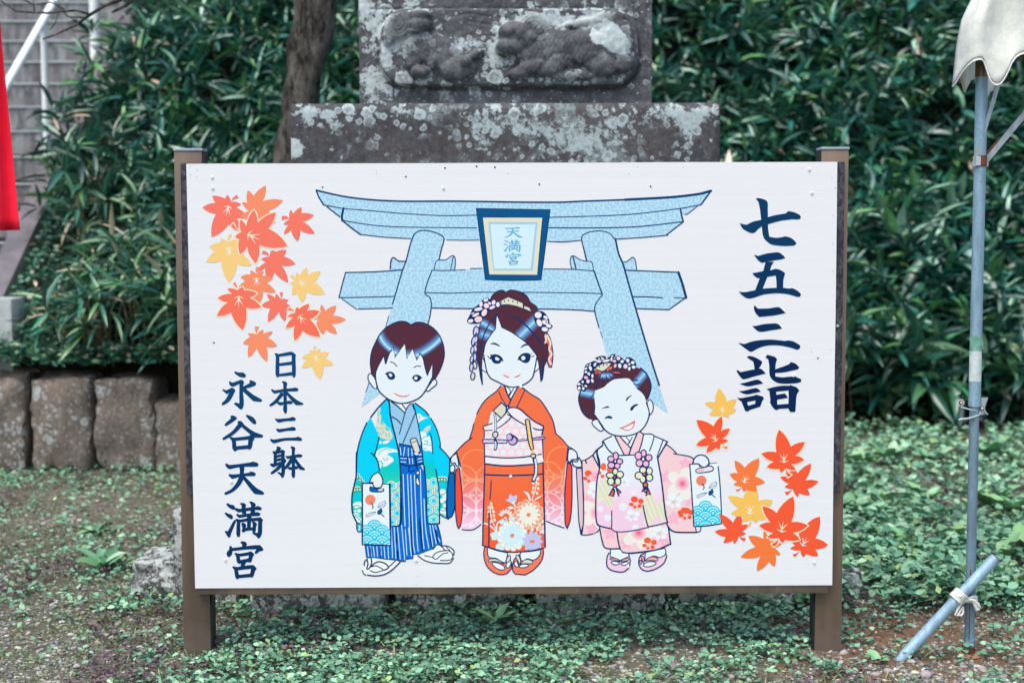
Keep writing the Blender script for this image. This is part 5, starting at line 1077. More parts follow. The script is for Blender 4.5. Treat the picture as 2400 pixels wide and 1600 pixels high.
slab('plinth', loL, loR, 1.2, 2.15, .42, loT, M['stone_lo'], mon, .38, [(730, 265, 40, 22, .5), (780, 270, 16, 16, .4), (850, 265, 120, 18, .3), (945, 270, 24, 16, .4), (1130, 300, 55, 60, .35), (1280, 310, 110, 70, .36), (1400, 340, 90, 50, .32), (1470, 270, 50, 24, .3), (1570, 265, 60, 24, .5), (1650, 270, 22, 26, .5), (1610, 330, 22, 50, .5), (1060, 345, 200, 40, -.05)],
     [(690, 345, 36, 28, .95), (1440, 252, 30, 14, .85)])
box('lower_plinth', rel(mon, (loL - .12, 1.08, .28)), rel(mon, (loR + .12, 2.25, .419)), M['stone_lo'], mon, .01)
# carved block: front face as a height field
UY = 1.40
u0, u1 = at(842, 120, UY).x, at(1528, 120, UY).x
zt, zb = at(1200, -420, UY).z, loT + .001
NXg, NZg = 236, 210
gx = np.linspace(u0, u1, NXg); gz_ = np.linspace(zb, zt, NZg)
GX, GZ = np.meshgrid(gx, gz_)
PXg = 842 + (GX - u0) / (u1 - u0) * (1528 - 842)
zref = at(1200, 0, UY).z; zref2 = at(1200, 242, UY).z
PYg = (zref - GZ) / (zref - zref2) * 242
H = np.zeros_like(GX)
def rrect(x, y, x0, x1, y0, y1, r):
    qx = np.abs(x - (x0 + x1) / 2) - (x1 - x0) / 2 + r; qy = np.abs(y - (y0 + y1) / 2) - (y1 - y0) / 2 + r
    return np.hypot(np.maximum(qx, 0), np.maximum(qy, 0)) + np.minimum(np.maximum(qx, qy), 0) - r
sd = rrect(PXg, PYg, 893, 1494, 22, 203, 62)
H += .034 * smooth(3, -3, sd) - .016 * np.exp(-((sd - 5) / 4) ** 2) * smooth(90, 150, PYg)
inn = smooth(-2, -14, sd)
def bump_(x, y, rx, ry, hgt, rot=0):
    c, s_ = math.cos(R(rot)), math.sin(R(rot)); dx, dy = PXg - x, PYg - y
    e = ((dx * c + dy * s_) / rx) ** 2 + ((-dx * s_ + dy * c) / ry) ** 2
    return hgt * np.clip(1 - e, 0, 1) ** .30
lump = np.zeros_like(GX)
for b in [(985, 40, 27, 20, .040), (986, 62, 30, 18, .044), (978, 76, 24, 10, .036), (948, 58, 42, 40, .028), (912, 70, 18, 42, .020), (1020, 120, 62, 40, .024, 25), (968, 120, 26, 52, .020), (988, 172, 24, 17, .040), (1040, 138, 46, 26, .028, -12), (1072, 162, 42, 32, .034), (1093, 150, 15, 14, .052), (1112, 132, 26, 10, .024, -30),
          (1205, 82, 38, 30, .040), (1192, 78, 22, 18, .052), (1196, 112, 34, 22, .044), (1232, 96, 30, 24, .034), (1250, 72, 34, 40, .022), (1268, 122, 62, 36, .030, -18), (1318, 108, 60, 36, .030, 6), (1240, 162, 46, 18, .034, -22), (1214, 176, 24, 13, .034), (1300, 152, 52, 24, .030, -28), (1372, 112, 48, 44, .032), (1402, 150, 46, 30, .026, 25), (1438, 96, 44, 52, .026), (1462, 150, 24, 26, .024), (1418, 54, 46, 22, .022, -20), (1360, 60, 54, 10, .016, -10), (1340, 178, 60, 14, .018)]:
    lump = np.maximum(lump, bump_(*b) * 1.25)
lump += (lump > .01) * .0022 * (np.sin(PXg * .55 + 2 * np.sin(PYg * .3)) * np.sin(PYg * .6)) * (np.hypot(PXg - 1300, (PYg - 120) * 1.4) < 90)
for mx, my, mr in ((930, 60, 46), (1255, 70, 34)):
    q_ = np.hypot(PXg - mx, PYg - my); lump += (q_ < mr) * .0022 * np.sin(q_ * .75 + 3 * np.arctan2(PYg - my, PXg - mx))
H += np.maximum(lump, 0) * inn
H -= .006 * np.exp(-((PYg - 20) / 1.6) ** 2) * (PXg > 870) * (PXg < 1450)
for yy, xa, xb, am in ((40, 1040, 1180, .004), (58, 1100, 1200, .004), (30, 1350, 1420, .004), (36, 1355, 1425, .004), (43, 1350, 1420, .004)):
    H -= am * np.exp(-((PYg - yy - 4 * np.sin(PXg * .05)) / 2) ** 2) * smooth(xa - 10, xa + 10, PXg) * smooth(xb + 10, xb - 10, PXg)
H += .004 * (vnoise(GX, GZ, 30) - .5) + .003 * (vnoise(GX, GZ, 80, 2) - .5)
H *= smooth(0, 4, np.minimum(PXg - 842, 1528 - PXg)) * smooth(0, .012, GZ - zb)
Vf = np.stack([GX - mon.location.x, UY - H - mon.location.y, GZ], -1).reshape(-1, 3)
idx = np.arange(NXg * NZg).reshape(NZg, NXg)
Ff = np.stack([idx[:-1, :-1], idx[:-1, 1:], idx[1:, 1:], idx[1:, :-1]], -1).reshape(-1, 4)
# ring of the back corners closes the block
per = np.concatenate([idx[0, :], idx[1:, -1], idx[-1, -2::-1], idx[-2:0:-1, 0]])
Vb = Vf[per].copy(); Vb[:, 1] = 2.02 - mon.location.y; nb = len(Vf); npn = len(per)
Fb = np.stack([per, nb + np.arange(npn), nb + (np.arange(npn) + 1) % npn, np.roll(per, -1)], -1)
wr_ = np.clip(lump * inn / .034, 0, 1) ** 1.5
dn_ = dens(PXg, PYg, .35, [(862, 30, 40, 50, .40), (880, 120, 50, 80, .28), (880, 220, 70, 50, .34), (950, 90, 60, 80, .35), (975, 60, 40, 40, .3), (1095, 105, 40, 22, .45), (1030, 150, 50, 40, .25), (1165, 140, 40, 40, .45), (1180, 70, 50, 40, .3), (1290, 55, 90, 26, .6), (1390, 60, 40, 40, .3), (1320, 160, 60, 26, .35), (1440, 100, 50, 50, .35), (1210, 190, 260, 12, .22), (1100, 210, 14, 12, .3), (1400, 30, 40, 20, .3), (1000, -120, 120, 90, .3), (1300, -260, 160, 90, .35), (880, -260, 60, 90, .4)])
so_ = dens(PXg, PYg, .0, [(1420, 75, 38, 34, .8), (1455, 115, 34, 30, .75), (1400, 95, 26, 22, .5), (852, 12, 22, 26, .8)])
wear = np.stack([wr_, np.clip(dn_, 0, 1), np.clip(so_, 0, 1)], -1).reshape(-1, 3)
wear = np.vstack([wear, np.tile([0, .25, 0], (npn, 1))])
fast_mesh('carved_block', np.vstack([Vf, Vb]), np.vstack([Ff, Fb]), M['stone_hi'], mon, col=wear)
# rough footing under the plinth
for i, (xa, xb, ya, yb, zh) in enumerate([(400, 560, .50, .95, .34), (575, 905, .42, 1.1, .27), (915, 1240, .44, 1.1, .29), (1250, 1570, .40, 1.1, .27), (1580, 1880, .45, 1.1, .28)]):
    x0, x1 = at(xa, 1400, ya).x, at(xb, 1400, ya).x
    blob('footing_stone', rel(mon, ((x0 + x1) / 2, (ya + yb) / 2, zh / 2 - .03)), ((x1 - x0) / 2 * 1.04, (yb - ya) / 2, zh / 2 + .03), M['rock'], mon, 20 + i, 4, .10, square=.74)
def put_rock(pxa, pxb, pyt, pyb, seed, label, depth=.14, sq=.45):
    c = ground_at((pxa + pxb) / 2, pyb); y = c.y + depth; s_ = (y + CAM_D) / FPX
    w_ = (pxb - pxa) * s_ / 2; hh = (pyb - pyt) * s_
    blob_ = blob('rock', (c.x, y, hh * .40), (w_, depth, hh * .60), M['rock'], None, seed, 4, .20, square=sq)
    return tag(blob_, label, 'rock')
put_rock(296, 470, 1312, 1415, 3, 'low flat rock covered in white lichen beside the left sign post', .16)
put_rock(1962, 2030, 1338, 1412, 5, 'small dark rock with a white patch beside the right sign post', .07)

# ------------------------------------------------------------------ old tree behind the monument
TY = 2.8
tree = tag(empty('tree', tuple(ground_at(690, 1120))[:2] + (0,)), 'grey-barked tree trunk leaning behind the left of the monument', 'tree')
tree.location = (at(690, 900, TY).x, TY, 0)
bm = bmesh.new()
pts = [(690, 1140, 66), (690, 900, 60), (690, 640, 54), (690, 470, 50), (688, 340, 43), (703, 235, 40), (725, 120, 45), (742, 0, 50), (752, -160, 46), (748, -420, 42), (760, -800, 34)]
ctr = [at(x, y, TY) for x, y, r in pts]
add_tube(bm, [rel(tree, c) for c in ctr], [r / FPX * (TY + 4) for _, _, r in pts], 18)
bmesh.ops.subdivide_edges(bm, edges=bm.edges[:], cuts=1, use_grid_fill=True)
for v in bm.verts: v.co += Vector((noise.noise(v.co * 7), noise.noise(v.co * 7 + Vector((9, 0, 0))), 0)) * .030
mesh_obj('trunk', bm, M['bark'], tree, smooth=True)
def branch(pts, r0, r1, y=2.2, parent=tree, name='branch'):
    n = len(pts); P_ = [at(p[0], p[1], y + (TY - y) * max(0, min(1, (p[0] - 330) / 415)) if len(p) < 3 else p[2]) for p in pts]
    bm = bmesh.new(); add_tube(bm, [rel(tree, p) for p in P_], [r0 + (r1 - r0) * i / (n - 1) for i in range(n)], 6)
    return mesh_obj(name, bm, M['bark'], parent, smooth=True)
br = branch([(750, -420), (640, -330), (500, -190), (400, -90), (330, -20), (295, 13), (262, 30)], .03, .005)
branch([(430, -120), (340, -60), (282, 0), (246, 13), (210, 36), (177, 60), (129, 82), (100, 92)], .012, .003)
branch([(212, 35), (180, 25), (144, 27), (110, 31), (81, 30), (37, 27), (3, 3), (-20, -16)], .006, .003)
branch([(81, 30), (79, 12), (77, -10)], .004, .002); branch([(138, 28), (129, 57), (114, 72)], .004, .002)
branch([(81, 12), (60, 2), (30, -2)], .004, .002); branch([(150, 22), (120, 6), (86, 10)], .004, .002); branch([(195, 42), (160, 40), (140, 20), (120, -6)], .004, .002)
# ------------------------------------------------------------------ the notice board
sign = tag(empty('notice_board', (0, .05, 0)), 'white notice board with painted gate and three kimono children on two brown posts', 'notice board')
PY0 = .030
def post(pxl, pxr, top):
    xl, xr = at(pxl, 900, PY0).x, at(pxr, 900, PY0).x; zt = at(1200, top, PY0).z
    bm = bmesh.new(); add_box(bm, rel(sign, (xl, PY0, -.06)), rel(sign, (xr, PY0 + .060, zt - .008)), .002)
    p = mesh_obj('post', bm, M['bronze'], sign, smooth=True, angle=40)
    box('cap', rel(sign, (xl - .002, PY0 - .003, zt - .0078)), rel(sign, (xr + .002, PY0 + .063, zt)), M['cap'], p, .0015)
    xi = xr if xl < 0 else xl; s_ = 1 if xl < 0 else -1
    # a dark slotted side with two bolts, seen above the board
    box('side_plate', rel(sign, (min(xi, xi + s_ * .004), PY0 + .004, -.05)), rel(sign, (max(xi, xi + s_ * .004), PY0 + .056, zt - .010)), M['black'], p)
    for dy in (.018, .038):
        tube('bolt', [rel(sign, (xi + s_ * .003, PY0 + dy, zt - .048)), rel(sign, (xi + s_ * .009, PY0 + dy, zt - .048))], .006, M['zinc'], p, 8)
    return xl, xr
L0, L1 = post(418, 483, 346); R0, R1 = post(1918, 1981, 346)
zr0, zr1 = at(1200, 1390, .012).z, at(1200, 1372, .012).z
box('bottom_rail', rel(sign, (L1 - .03, .0055, zr0)), rel(sign, (R0 + .03, .0298, zr1)), M['bronze'], sign, .0015)
for x, s_ in ((L1, 1), (R0, -1)):
    bm = bmesh.new(); w_ = .034
    add_box(bm, rel(sign, (min(x, x + s_ * .003), .034, zr0 - .034)), rel(sign, (max(x, x + s_ * .003), .058, zr0 - .0005)))
    add_box(bm, rel(sign, (min(x + s_ * .0032, x + s_ * w_), .034, zr0 - .0035)), rel(sign, (max(x + s_ * .0032, x + s_ * w_), .058, zr0 - .0005)))
    mesh_obj('bracket', bm, M['zinc'], sign)
zb0, zb1 = at(1200, 1156, .006).z, at(1200, 381, .006).z
bx0, bx1 = at(430, 770, .006).x, at(1974.5, 770, .006).x
bm = bmesh.new(); add_box(bm, rel(sign, (bx0, .0062, zb0)), rel(sign, (bx1, .0297, zb1)), .001)
mesh_obj('backing_board', bm, M['old_board'], sign)
# face panel, its edges a little wavy
P4 = [at(x, y, 0.0) for x, y in ((436.5, 384.0), (1962.5, 379.5), (1950.5, 1370.5), (457.5, 1378.0))]
bm = bmesh.new(); out = []
for i in range(4):
    a_, b_ = P4[i], P4[(i + 1) % 4]
    for k in range(24):
        t = k / 24; p = a_.lerp(b_, t); w_ = .0012 * noise.noise(p * 3.0 + Vector((i * 7, 0, 0))) * (4 * t * (1 - t))
        out.append(p + (Vector((0, 0, w_)) if i % 2 == 0 else Vector((w_ * 1.6, 0, 0))))
f0 = bm.faces.new([bm.verts.new(rel(sign, p)) for p in out])
r = bmesh.ops.extrude_face_region(bm, geom=[f0])
for v in r['geom']:
    if isinstance(v, bmesh.types.BMVert): v.co.y += .0050
panel = mesh_obj('panel', bm, M['panel'], sign)
CHARS = {}
def nm_char(p): return 'character', None
def nm_leaf(p): return 'maple_leaf', None
CN = {'gate': ('printed_gate', 'printed pale blue stone shrine gate'), 'plaque': ('printed_plaque', 'printed dark blue plaque with three characters'), 'boy': ('printed_boy', 'printed boy in turquoise coat and blue striped trousers'),
      'tall_girl': ('printed_girl', 'printed tall girl in orange kimono'), 'small_girl': ('printed_girl', 'printed small smiling girl in pink kimono')}
def nm_c(p): return CN[p]
SL = sign.location
def onto(off): return lambda x, y: tuple(at(x, y, -off) - SL)
art_letters().build(onto(.0006), M['print'], panel, nm_char)
art_leaves_left().build(onto(.0006), M['print'], panel, nm_leaf)
art_centre().build(onto(.0006), M['print'], panel, nm_c)
art_leaves_right().build(onto(.0008), M['print'], panel, nm_leaf)
# screws, nail holes and specks
bm = bmesh.new(); bmesh.ops.create_cone(bm, cap_ends=True, segments=12, radius1=.0046, radius2=.0036, depth=.0022, matrix=Matrix.Rotation(R(90), 4, 'X'))
old = set(bm.faces)
for s_ in ((.0011, .0004), (.0004, .0011)): add_box(bm, (-s_[0], -.00125, -s_[1]), (s_[0], -.0010, s_[1]))
for f in bm.faces:
    if f not in old: f.material_index = 1
scr = None
for x, y in ((498, 441), (1039, 441), (1903, 452), (1897, 397), (542, 1129), (1221, 906), (1197, 1116), (1860, 880), (1898, 1122), (1908, 1318), (528, 1312), (975, 1313), (1472, 1327), (497, 416)):
    if scr is None: scr = mesh_obj('screw', bm, [M['white_paint'], M['black']], panel); o = scr
    else: o = link(scr.copy(), panel)
    o.location = at(x, y, -.0018) - SL
bm = bmesh.new()
hs = [(756, 439), (1264, 432), (1525, 437), (1117, 390), (1160, 392), (1043, 394), (951, 414), (501, 803), (1917, 839), (882, 400), (882, 408), (1190, 406), (557, 930), (1474, 408), (1495, 391), (1601, 393), (462, 399), (447, 410), (446, 390), (461, 416), (1953, 506), (1953, 572), (1952, 635), (1946, 1078), (975, 1370), (980, 1350), (1880, 395), (1950, 418), (1958, 440), (1902, 825), (1948, 820)]
for x, y in hs + [(random.uniform(455, 1945), random.uniform(390, 1370)) for _ in range(40)]:
    rr = .0026 if (x, y) in hs[:9] else .0011 if (x, y) in hs else .0006
    c = at(x, y, -.0010) - SL
    bm.faces.new([bm.verts.new(c + Vector((math.cos(a_) * rr, 0, math.sin(a_) * rr))) for a_ in (0, 1.05, 2.1, 3.14, 4.2, 5.25)])
tag(mesh_obj('nail_holes', bm, M['black'], panel), kind='stuff')
tube('screw', [rel(sign, at(1963, 763, .006) + Vector((0, .001, 0))), rel(sign, at(1963, 763, .006) + Vector((0, -.002, 0)))], .0042, M['zinc'], sign, 10)
# ------------------------------------------------------------------ tent: leg, clamps, braces, scalloped canvas
foot = ground_at(2271, 1537); TY0 = foot.y
tent = tag(empty('canopy_tent', (foot.x, foot.y, 0)), 'corner of a white canvas tent on a blue-grey steel leg', 'tent')
def tp(px, py, dy=0.0): return rel(tent, at(px, py, TY0 + dy))
def tr(px): return px * (TY0 + 4) / FPX
zz = lambda py: at(2270.5, py, TY0).z
def vpole(name, ya, yb, rpx, mat, parent=tent, n=20, r2=None):
    return tube(name, [(0, 0, zz(ya)), (0, 0, zz(yb))], [tr(rpx), tr(r2 or rpx)], mat, parent, n)
vpole('upper_leg', 950, -420, 14.0, M['galv']); vpole('lower_leg', 1537, 940, 11.6, M['galv_dark'])
vpole('top_sleeve', 181, 120, 15.2, M['brass'])
fo = vpole('foot_sleeve', 1536, 1495, 13.6, M['galv_dark']); vpole('rust_band', 1537.5, 1513, 13.9, M['rust'], fo)
bm = bmesh.new(); bmesh.ops.create_cone(bm, cap_ends=True, segments=20, radius1=.036, radius2=.033, depth=.008, matrix=Matrix.Translation((.002, 0, .006)) @ Matrix.Diagonal((1, .8, 1, 1)))
mesh_obj('base_plate', bm, plain('base_clay', (172, 130, 108), .8, .2, .2, 30), tent)
# slot and stain down the lower leg
box('rust_streak', (-.0062, -tr(11.6) - .0002, zz(1500)), (-.0040, -tr(11.6) + .003, zz(1330)), M['rust'], tent)
st = vpole('sticker', 893, 822, 14.2, plain('sticker_white', (196, 210, 208), .5, .4, .2, 90)); vpole('sticker_top', 821.5, 786, 14.15, plain('sticker_green', (112, 164, 148), .5, .4, .4, 60), st)
cl = vpole('upper_clamp', 391, 365, 15.6, M['rust'], n=16)
box('plate', tp(2281, 392, -.004), tp(2316, 366, .004), M['zinc'], cl, .003)
for px in (2291, 2306): tube('bolt', [tp(px, 378, -.010), tp(px, 378, 0)], .0062, M['bar'], cl, 8)
box('clamp_face', (-tr(15.6) + .002, -tr(15.9), zz(389)), (-.004, -tr(13), zz(367)), M['zinc'], cl)
def flat_bar(name, a_, b_, w_, t_, mat, parent):
    a_, b_ = Vector(a_), Vector(b_); d = (b_ - a_).normalized(); s_ = d.cross(Vector((0, 1, 0))).normalized() * w_ / 2; q = Vector((0, 1, 0)) * t_ / 2
    bm = bmesh.new(); vv = [[bm.verts.new(p + s_ * i + q * j) for i, j in ((1, 1), (-1, 1), (-1, -1), (1, -1))] for p in (a_, b_)]
    bm.faces.new(vv[0]); bm.faces.new(vv[1][::-1])
    for k in range(4): bm.faces.new((vv[0][k], vv[0][(k + 1) % 4], vv[1][(k + 1) % 4], vv[1][k]))
    return mesh_obj(name, bm, mat, parent)
flat_bar('brace', tp(2281, 390, -.012), tp(2360, 130, -.012), tr(9.5), .006, M['bar'], tent)
b2 = flat_bar('brace', tp(2304, 384, .0), tp(2500, 150, .0), tr(13), .008, M['bar'], tent); flat_bar('rust_edge', tp(2310, 363, -.001), tp(2344, 322, -.001), .003, .009, M['rust'], b2)
# height clamp with its lever
lc = vpole('lower_clamp', 951.5, 933, 14.9, M['galv'])
box('flange', tp(2284, 950, -.005), tp(2310, 933, .005), M['galv'], lc, .002)
tube('lug', [tp(2252, 943, -.008), tp(2252, 943, .004)], tr(8.4), M['bar'], lc, 14); tube('washer', [tp(2252, 943, -.0095), tp(2252, 943, -.0078)], tr(5), M['rust'], lc, 12); tube('pin', [tp(2253, 943, -.012), tp(2253, 943, -.009)], tr(2.6), M['zinc'], lc, 10)
bm = bmesh.new(); vv = [tp(*p) for p in ((2286, 932, -.006), (2316, 932, -.006), (2314, 938, -.006), (2309, 948, -.006), (2309, 968, -.006), (2302, 972, -.006), (2296, 972, -.006), (2293, 960, -.006), (2292, 952, -.006), (2286, 950, -.006))]
f0 = bm.faces.new([bm.verts.new(v) for v in vv]); r = bmesh.ops.extrude_face_region(bm, geom=[f0])
for v in r['geom']:
    if isinstance(v, bmesh.types.BMVert): v.co.y += .010
mesh_obj('bracket', bm, M['bar'], lc)
tube('washer', [tp(2302, 956, -.009), tp(2302, 956, -.0062)], tr(5), M['rust'], lc, 12); tube('pin', [tp(2302, 956, -.011), tp(2302, 956, -.0085)], tr(3), M['zinc'], lc, 10)
tube('wire', [tp(2252, 954, -.017), tp(2265, 957, -.019), tp(2280, 961, -.018), tp(2290, 963, -.010)], tr(1.9), M['zinc'], lc, 8)
tube('lever', [tp(2247, 984, -.016), tp(2254, 982, -.018), tp(2266, 981, -.018), tp(2280, 978, -.016), tp(2295, 972, -.010), tp(2298, 966, -.006)], [tr(2.4), tr(3.4), tr(3.0), tr(2.8), tr(2.4), tr(2)], M['rust'] if False else M['bar'], lc, 8)
tube('lever_tip', [tp(2306, 962, -.004), tp(2312, 970, -.004), tp(2316, 970, -.004)], [tr(3), tr(2.6), tr(1.2)], M['bar'], lc, 8)
# canvas: front valance with scallops, side flap, roof
sc_x = [2232, 2238, 2246, 2254, 2264, 2276, 2288, 2296, 2302, 2308, 2314, 2320, 2327, 2335, 2344, 2353, 2361, 2369, 2379, 2390, 2402, 2412, 2420, 2428, 2436, 2446, 2456, 2466, 2474, 2482, 2494, 2506, 2516, 2526, 2536, 2548, 2560, 2572, 2580, 2592, 2606, 2620]
sc_y = [204, 198, 182, 168, 155, 145, 141, 141, 146, 160, 176, 190, 198, 201, 198, 186, 170, 150, 136, 129, 126, 129, 142, 162, 182, 197, 202, 196, 178, 155, 134, 128, 136, 160, 186, 200, 202, 188, 160, 134, 126, 132]
rows = 16; VA, FA = [], []
ex = np.interp
def left_shift(y): return ex(y, [-130, -60, 0, 45, 105, 204], [92, 70, 44, 22, 10, 0])
for i, (x, y) in enumerate(zip(sc_x, sc_y)):
    for j in range(rows):
        t = j / (rows - 1); yy = y + (-130 - y) * t
        k = max(0, 1 - (x - 2232) / 190) ** 1.3
        xx = x + left_shift(yy) * k + (1 - k) * 0
        dep = -.085 + .085 * max(0, 1 - (x - 2232) / 60) ** 2 + .010 * math.sin(x * .06) * (1 - t) + .006 * math.sin(x * .021 + yy * .03) + .05 * t
        VA.append(tp(xx, yy, dep))
n_f = len(sc_x)
for i in range(n_f - 1):
    for j in range(rows - 1): FA.append((i * rows + j, (i + 1) * rows + j, (i + 1) * rows + j + 1, i * rows + j + 1))
canvas = raw_obj('canvas', VA, FA, M['canvas'], tent, True)
so = canvas.modifiers.new('thickness', 'SOLIDIFY'); so.thickness = .0025; so.offset = 0
VS, FS = [], []
e0 = [Vector(VA[j]) for j in range(rows)]
for i in range(15):
    dy = i * .05; sc_ = (math.cos(i * .9) * .5 + .5) * .06
    for j in range(rows):
        t = j / (rows - 1); p = e0[j] + Vector((dy * .50 + .006 * math.sin(i * .9), dy, 0)); p.z += sc_ * (1 - t) ** 2 if i else 0
        VS.append(p)
for i in range(14):
    for j in range(rows - 1): FS.append((i * rows + j, i * rows + j + 1, (i + 1) * rows + j + 1, (i + 1) * rows + j))
fl = raw_obj('side_flap', VS, FS, M['canvas'], tent, True); fl.modifiers.new('thickness', 'SOLIDIFY').thickness = .0025
TR = [VA[i * rows + rows - 1] for i in range(n_f)]
VR = [Vector(p) for p in TR] + [Vector(p) + Vector((.25, .75, .28)) for p in TR]
roof = raw_obj('roof', VR, [(i, i + 1, n_f + i + 1, n_f + i) for i in range(n_f - 1)], M['canvas'], tent, True); roof.modifiers.new('thickness', 'SOLIDIFY').thickness = .0025
tube('hem', [Vector(VA[i * rows]) + Vector((0, -.003, .001)) for i in range(n_f)], .0022, plain('hem_white', (236, 240, 238), .8), canvas, 6)
tube('hem', [Vector(VA[i * rows]) + Vector((0, -.002, .009)) for i in range(n_f)], .0009, plain('hem_thread', (120, 128, 126), .8), canvas, 6)
tube('eave_bar', [tp(2270, 128, .02), tp(2700, 128, .02)], .012, M['brass'], tent, 10)
# ------------------------------------------------------------------ loose pipe lashed to the leg, and its rope
pb = ground_at(2109, 1546); pipe = tag(empty('steel_pipe', (pb.x, pb.y, 0)), 'pale blue steel pipe leaning across the foot of the tent leg', 'pipe')
pt_ = at(2334, 1306, TY0 - .034); p0 = at(2106, 1549, TY0 - .034)
d_ = (pt_ - p0).normalized()
tube('tube', [rel(pipe, p0 - d_ * .05), rel(pipe, pt_)], .0158, M['pipe'], pipe, 20)
tube('rusty_end', [rel(pipe, pt_ - d_ * .0005), rel(pipe, pt_ + d_ * .0022)], .0159, M['rust'], pipe, 20)
rc = at(2258, 1404, TY0 - .02); rope = tag(empty('rope', tuple(rc)), 'white cotton rope knotted round the leaning pipe and tent leg', 'rope')
def rp(px, py, dy): return rel(rope, at(px, py, TY0 + dy))
side = d_.cross(Vector((0, 1, 0))).normalized()
for k in range(5):
    o_ = (k - 2) * .0058; bm = bmesh.new(); ps = []
    for q in range(19):
        a_ = q / 18 * 2 * math.pi; c = at(2247, 1396, TY0 - .034)
        ps.append(rel(rope, c + d_ * o_ + side * math.cos(a_) * .0188 + Vector((0, 1, 0)) * math.sin(a_) * .0188))
    tube('coil', ps, .0034, M['rope'], rope, 6)
for k in range(3):
    tube('coil', [rel(rope, Vector((foot.x, TY0, zz(1402) + (k - 1) * .006)) + Vector((math.cos(a_) * .0175, math.sin(a_) * .0175, 0))) for a_ in np.linspace(0, 2 * math.pi, 17)], .0033, M['rope'], rope, 6)
blob('knot', rp(2266, 1404, -.030), (.010, .009, .009), M['rope'], rope, 3, 3, .25)
for pts_ in ([(2262, 1400, -.03), (2250, 1396, -.056), (2240, 1394, -.05)], [(2268, 1405, -.034), (2278, 1401, -.030), (2286, 1396, -.012)], [(2268, 1402, -.036), (2280, 1397, -.030), (2287, 1400, -.010)]): tube('strand', [rp(*p) for p in pts_], .0036, M['rope'], rope, 6)
tube('loop', [rp(*p) for p in ((2264, 1406, -.036), (2252, 1415, -.042), (2244, 1428, -.044), (2239, 1440, -.042), (2243, 1442, -.040), (2251, 1430, -.040), (2256, 1420, -.038), (2258, 1434, -.040), (2253, 1441, -.042), (2247, 1440, -.044))], .0032, M['rope'], rope, 6)
tube('loop', [rp(*p) for p in ((2268, 1404, -.036), (2282, 1406, -.034), (2291, 1414, -.030), (2296, 1424, -.028), (2290, 1428, -.028), (2284, 1416, -.030), (2280, 1408, -.032))], [.004, .0046, .0052, .0054, .0052, .0046, .004], M['rope'], rope, 6)
# ------------------------------------------------------------------ red banner on its pole
BY = .6; ban = tag(empty('banner', (at(-90, 900, BY).x, BY, 0)), 'red cloth banner hanging at the left beside the stairs', 'banner')
tube('pole', [(0, .02, -.05), (0, .02, 2.75)], .012, M['white_paint'], ban)
VB, FB = [], []
nr, ncl = 30, 12
for i in range(nr + 1):
    y = -330 + (539 + 330) * i / nr; xr_ = ex(y, [-330, 55, 180, 300, 430, 539], [-34, 0, 12, 24, 36, 47])
    for j in range(ncl + 1):
        x = -84 + (xr_ + 84) * j / ncl
        VB.append(rel(ban, at(x, y + (4 * (1 - j / ncl) if i == nr else 0), BY + .022 * math.sin(j * 1.1 + i * .10) + .012 * math.sin(j * .5 - i * .45))))
for i in range(nr):
    for j in range(ncl): a_ = i * (ncl + 1) + j; FB.append((a_, a_ + 1, a_ + ncl + 2, a_ + ncl + 1))
cl_ = raw_obj('cloth', VB, FB, M['red'], ban, True); cl_.modifiers.new('thickness', 'SOLIDIFY').thickness = .0012
tube('tie', [(0, .02, at(-90, -328, BY).z), rel(ban, at(-80, -328, BY))], .004, M['red'], ban, 6)
# ------------------------------------------------------------------ leaves: a folded, pointed blade built once and placed by matrices
def leaf_template(fold=.16, curl=.22, kind='lance'):
    us = (0, .18, .45, .75, 1.0); ws = {'lance': (.08, .82, 1.0, .62, .0), 'broad': (.16, .8, 1.0, .8, .0)}[kind]
    V, F = [], []
    for u, w in zip(us, ws):
        z = -curl * u * u
        V += [(-.5 * w, u, z + fold * w * .5), (0, u, z), (.5 * w, u, z + fold * w * .5)]
    for i in range(len(us) - 1):
        for j in range(2):
            a_ = i * 3 + j; F.append((a_, a_ + 1, a_ + 4, a_ + 3))
    return np.array(V), np.array(F)
def small_template():
    V = [(-.14, 0, 0), (0, 0, -.03), (.14, 0, 0), (-.5, .55, .05), (0, .55, -.05), (.5, .55, .05), (-.16, 1, -.08), (0, 1.02, -.14), (.16, 1, -.08)]
    return np.array(V), np.array([(0, 1, 4, 3), (1, 2, 5, 4), (3, 4, 7, 6), (4, 5, 8, 7)])
CV, CF = small_template()
LV, LF = leaf_template(); BV, BF = leaf_template(.22, .30, 'broad'); SV, SF = leaf_template(.10, .34)
def basis(d, roll, up=None):
    """columns x (width), y (length), z (normal) for leaf directions d (n,3)"""
    d = d / (np.linalg.norm(d, axis=1, keepdims=True) + 1e-9)
    u = np.tile([0., 0, 1.], (len(d), 1)) if up is None else up
    x = np.cross(d, u); x /= np.linalg.norm(x, axis=1, keepdims=True) + 1e-6
    z = np.cross(x, d)
    c, s_ = np.cos(roll)[:, None], np.sin(roll)[:, None]
    return np.stack([x * c + z * s_, d, -x * s_ + z * c], 2)
def place(tv, tf, pos, B, wid, lng):
    P_ = tv[None] * np.stack([wid, lng, lng], 1)[:, None, :]
    V = np.einsum('nij,nkj->nki', B, P_) + pos[:, None]
    F = tf[None] + (np.arange(len(pos)) * len(tv))[:, None, None]
    return V.reshape(-1, 3), F.reshape(-1, tf.shape[1])
def tints(n, pal, wts, k, jit=.22):
    c = np.array([lin(p) for p in pal])[rng.choice(len(pal), n, p=np.array(wts) / sum(wts))]
    c = c * (1 + jit * rng.standard_normal((n, 1))).clip(.45, 1.7)
    return np.repeat(np.clip(c, .004, .8), k, 0)
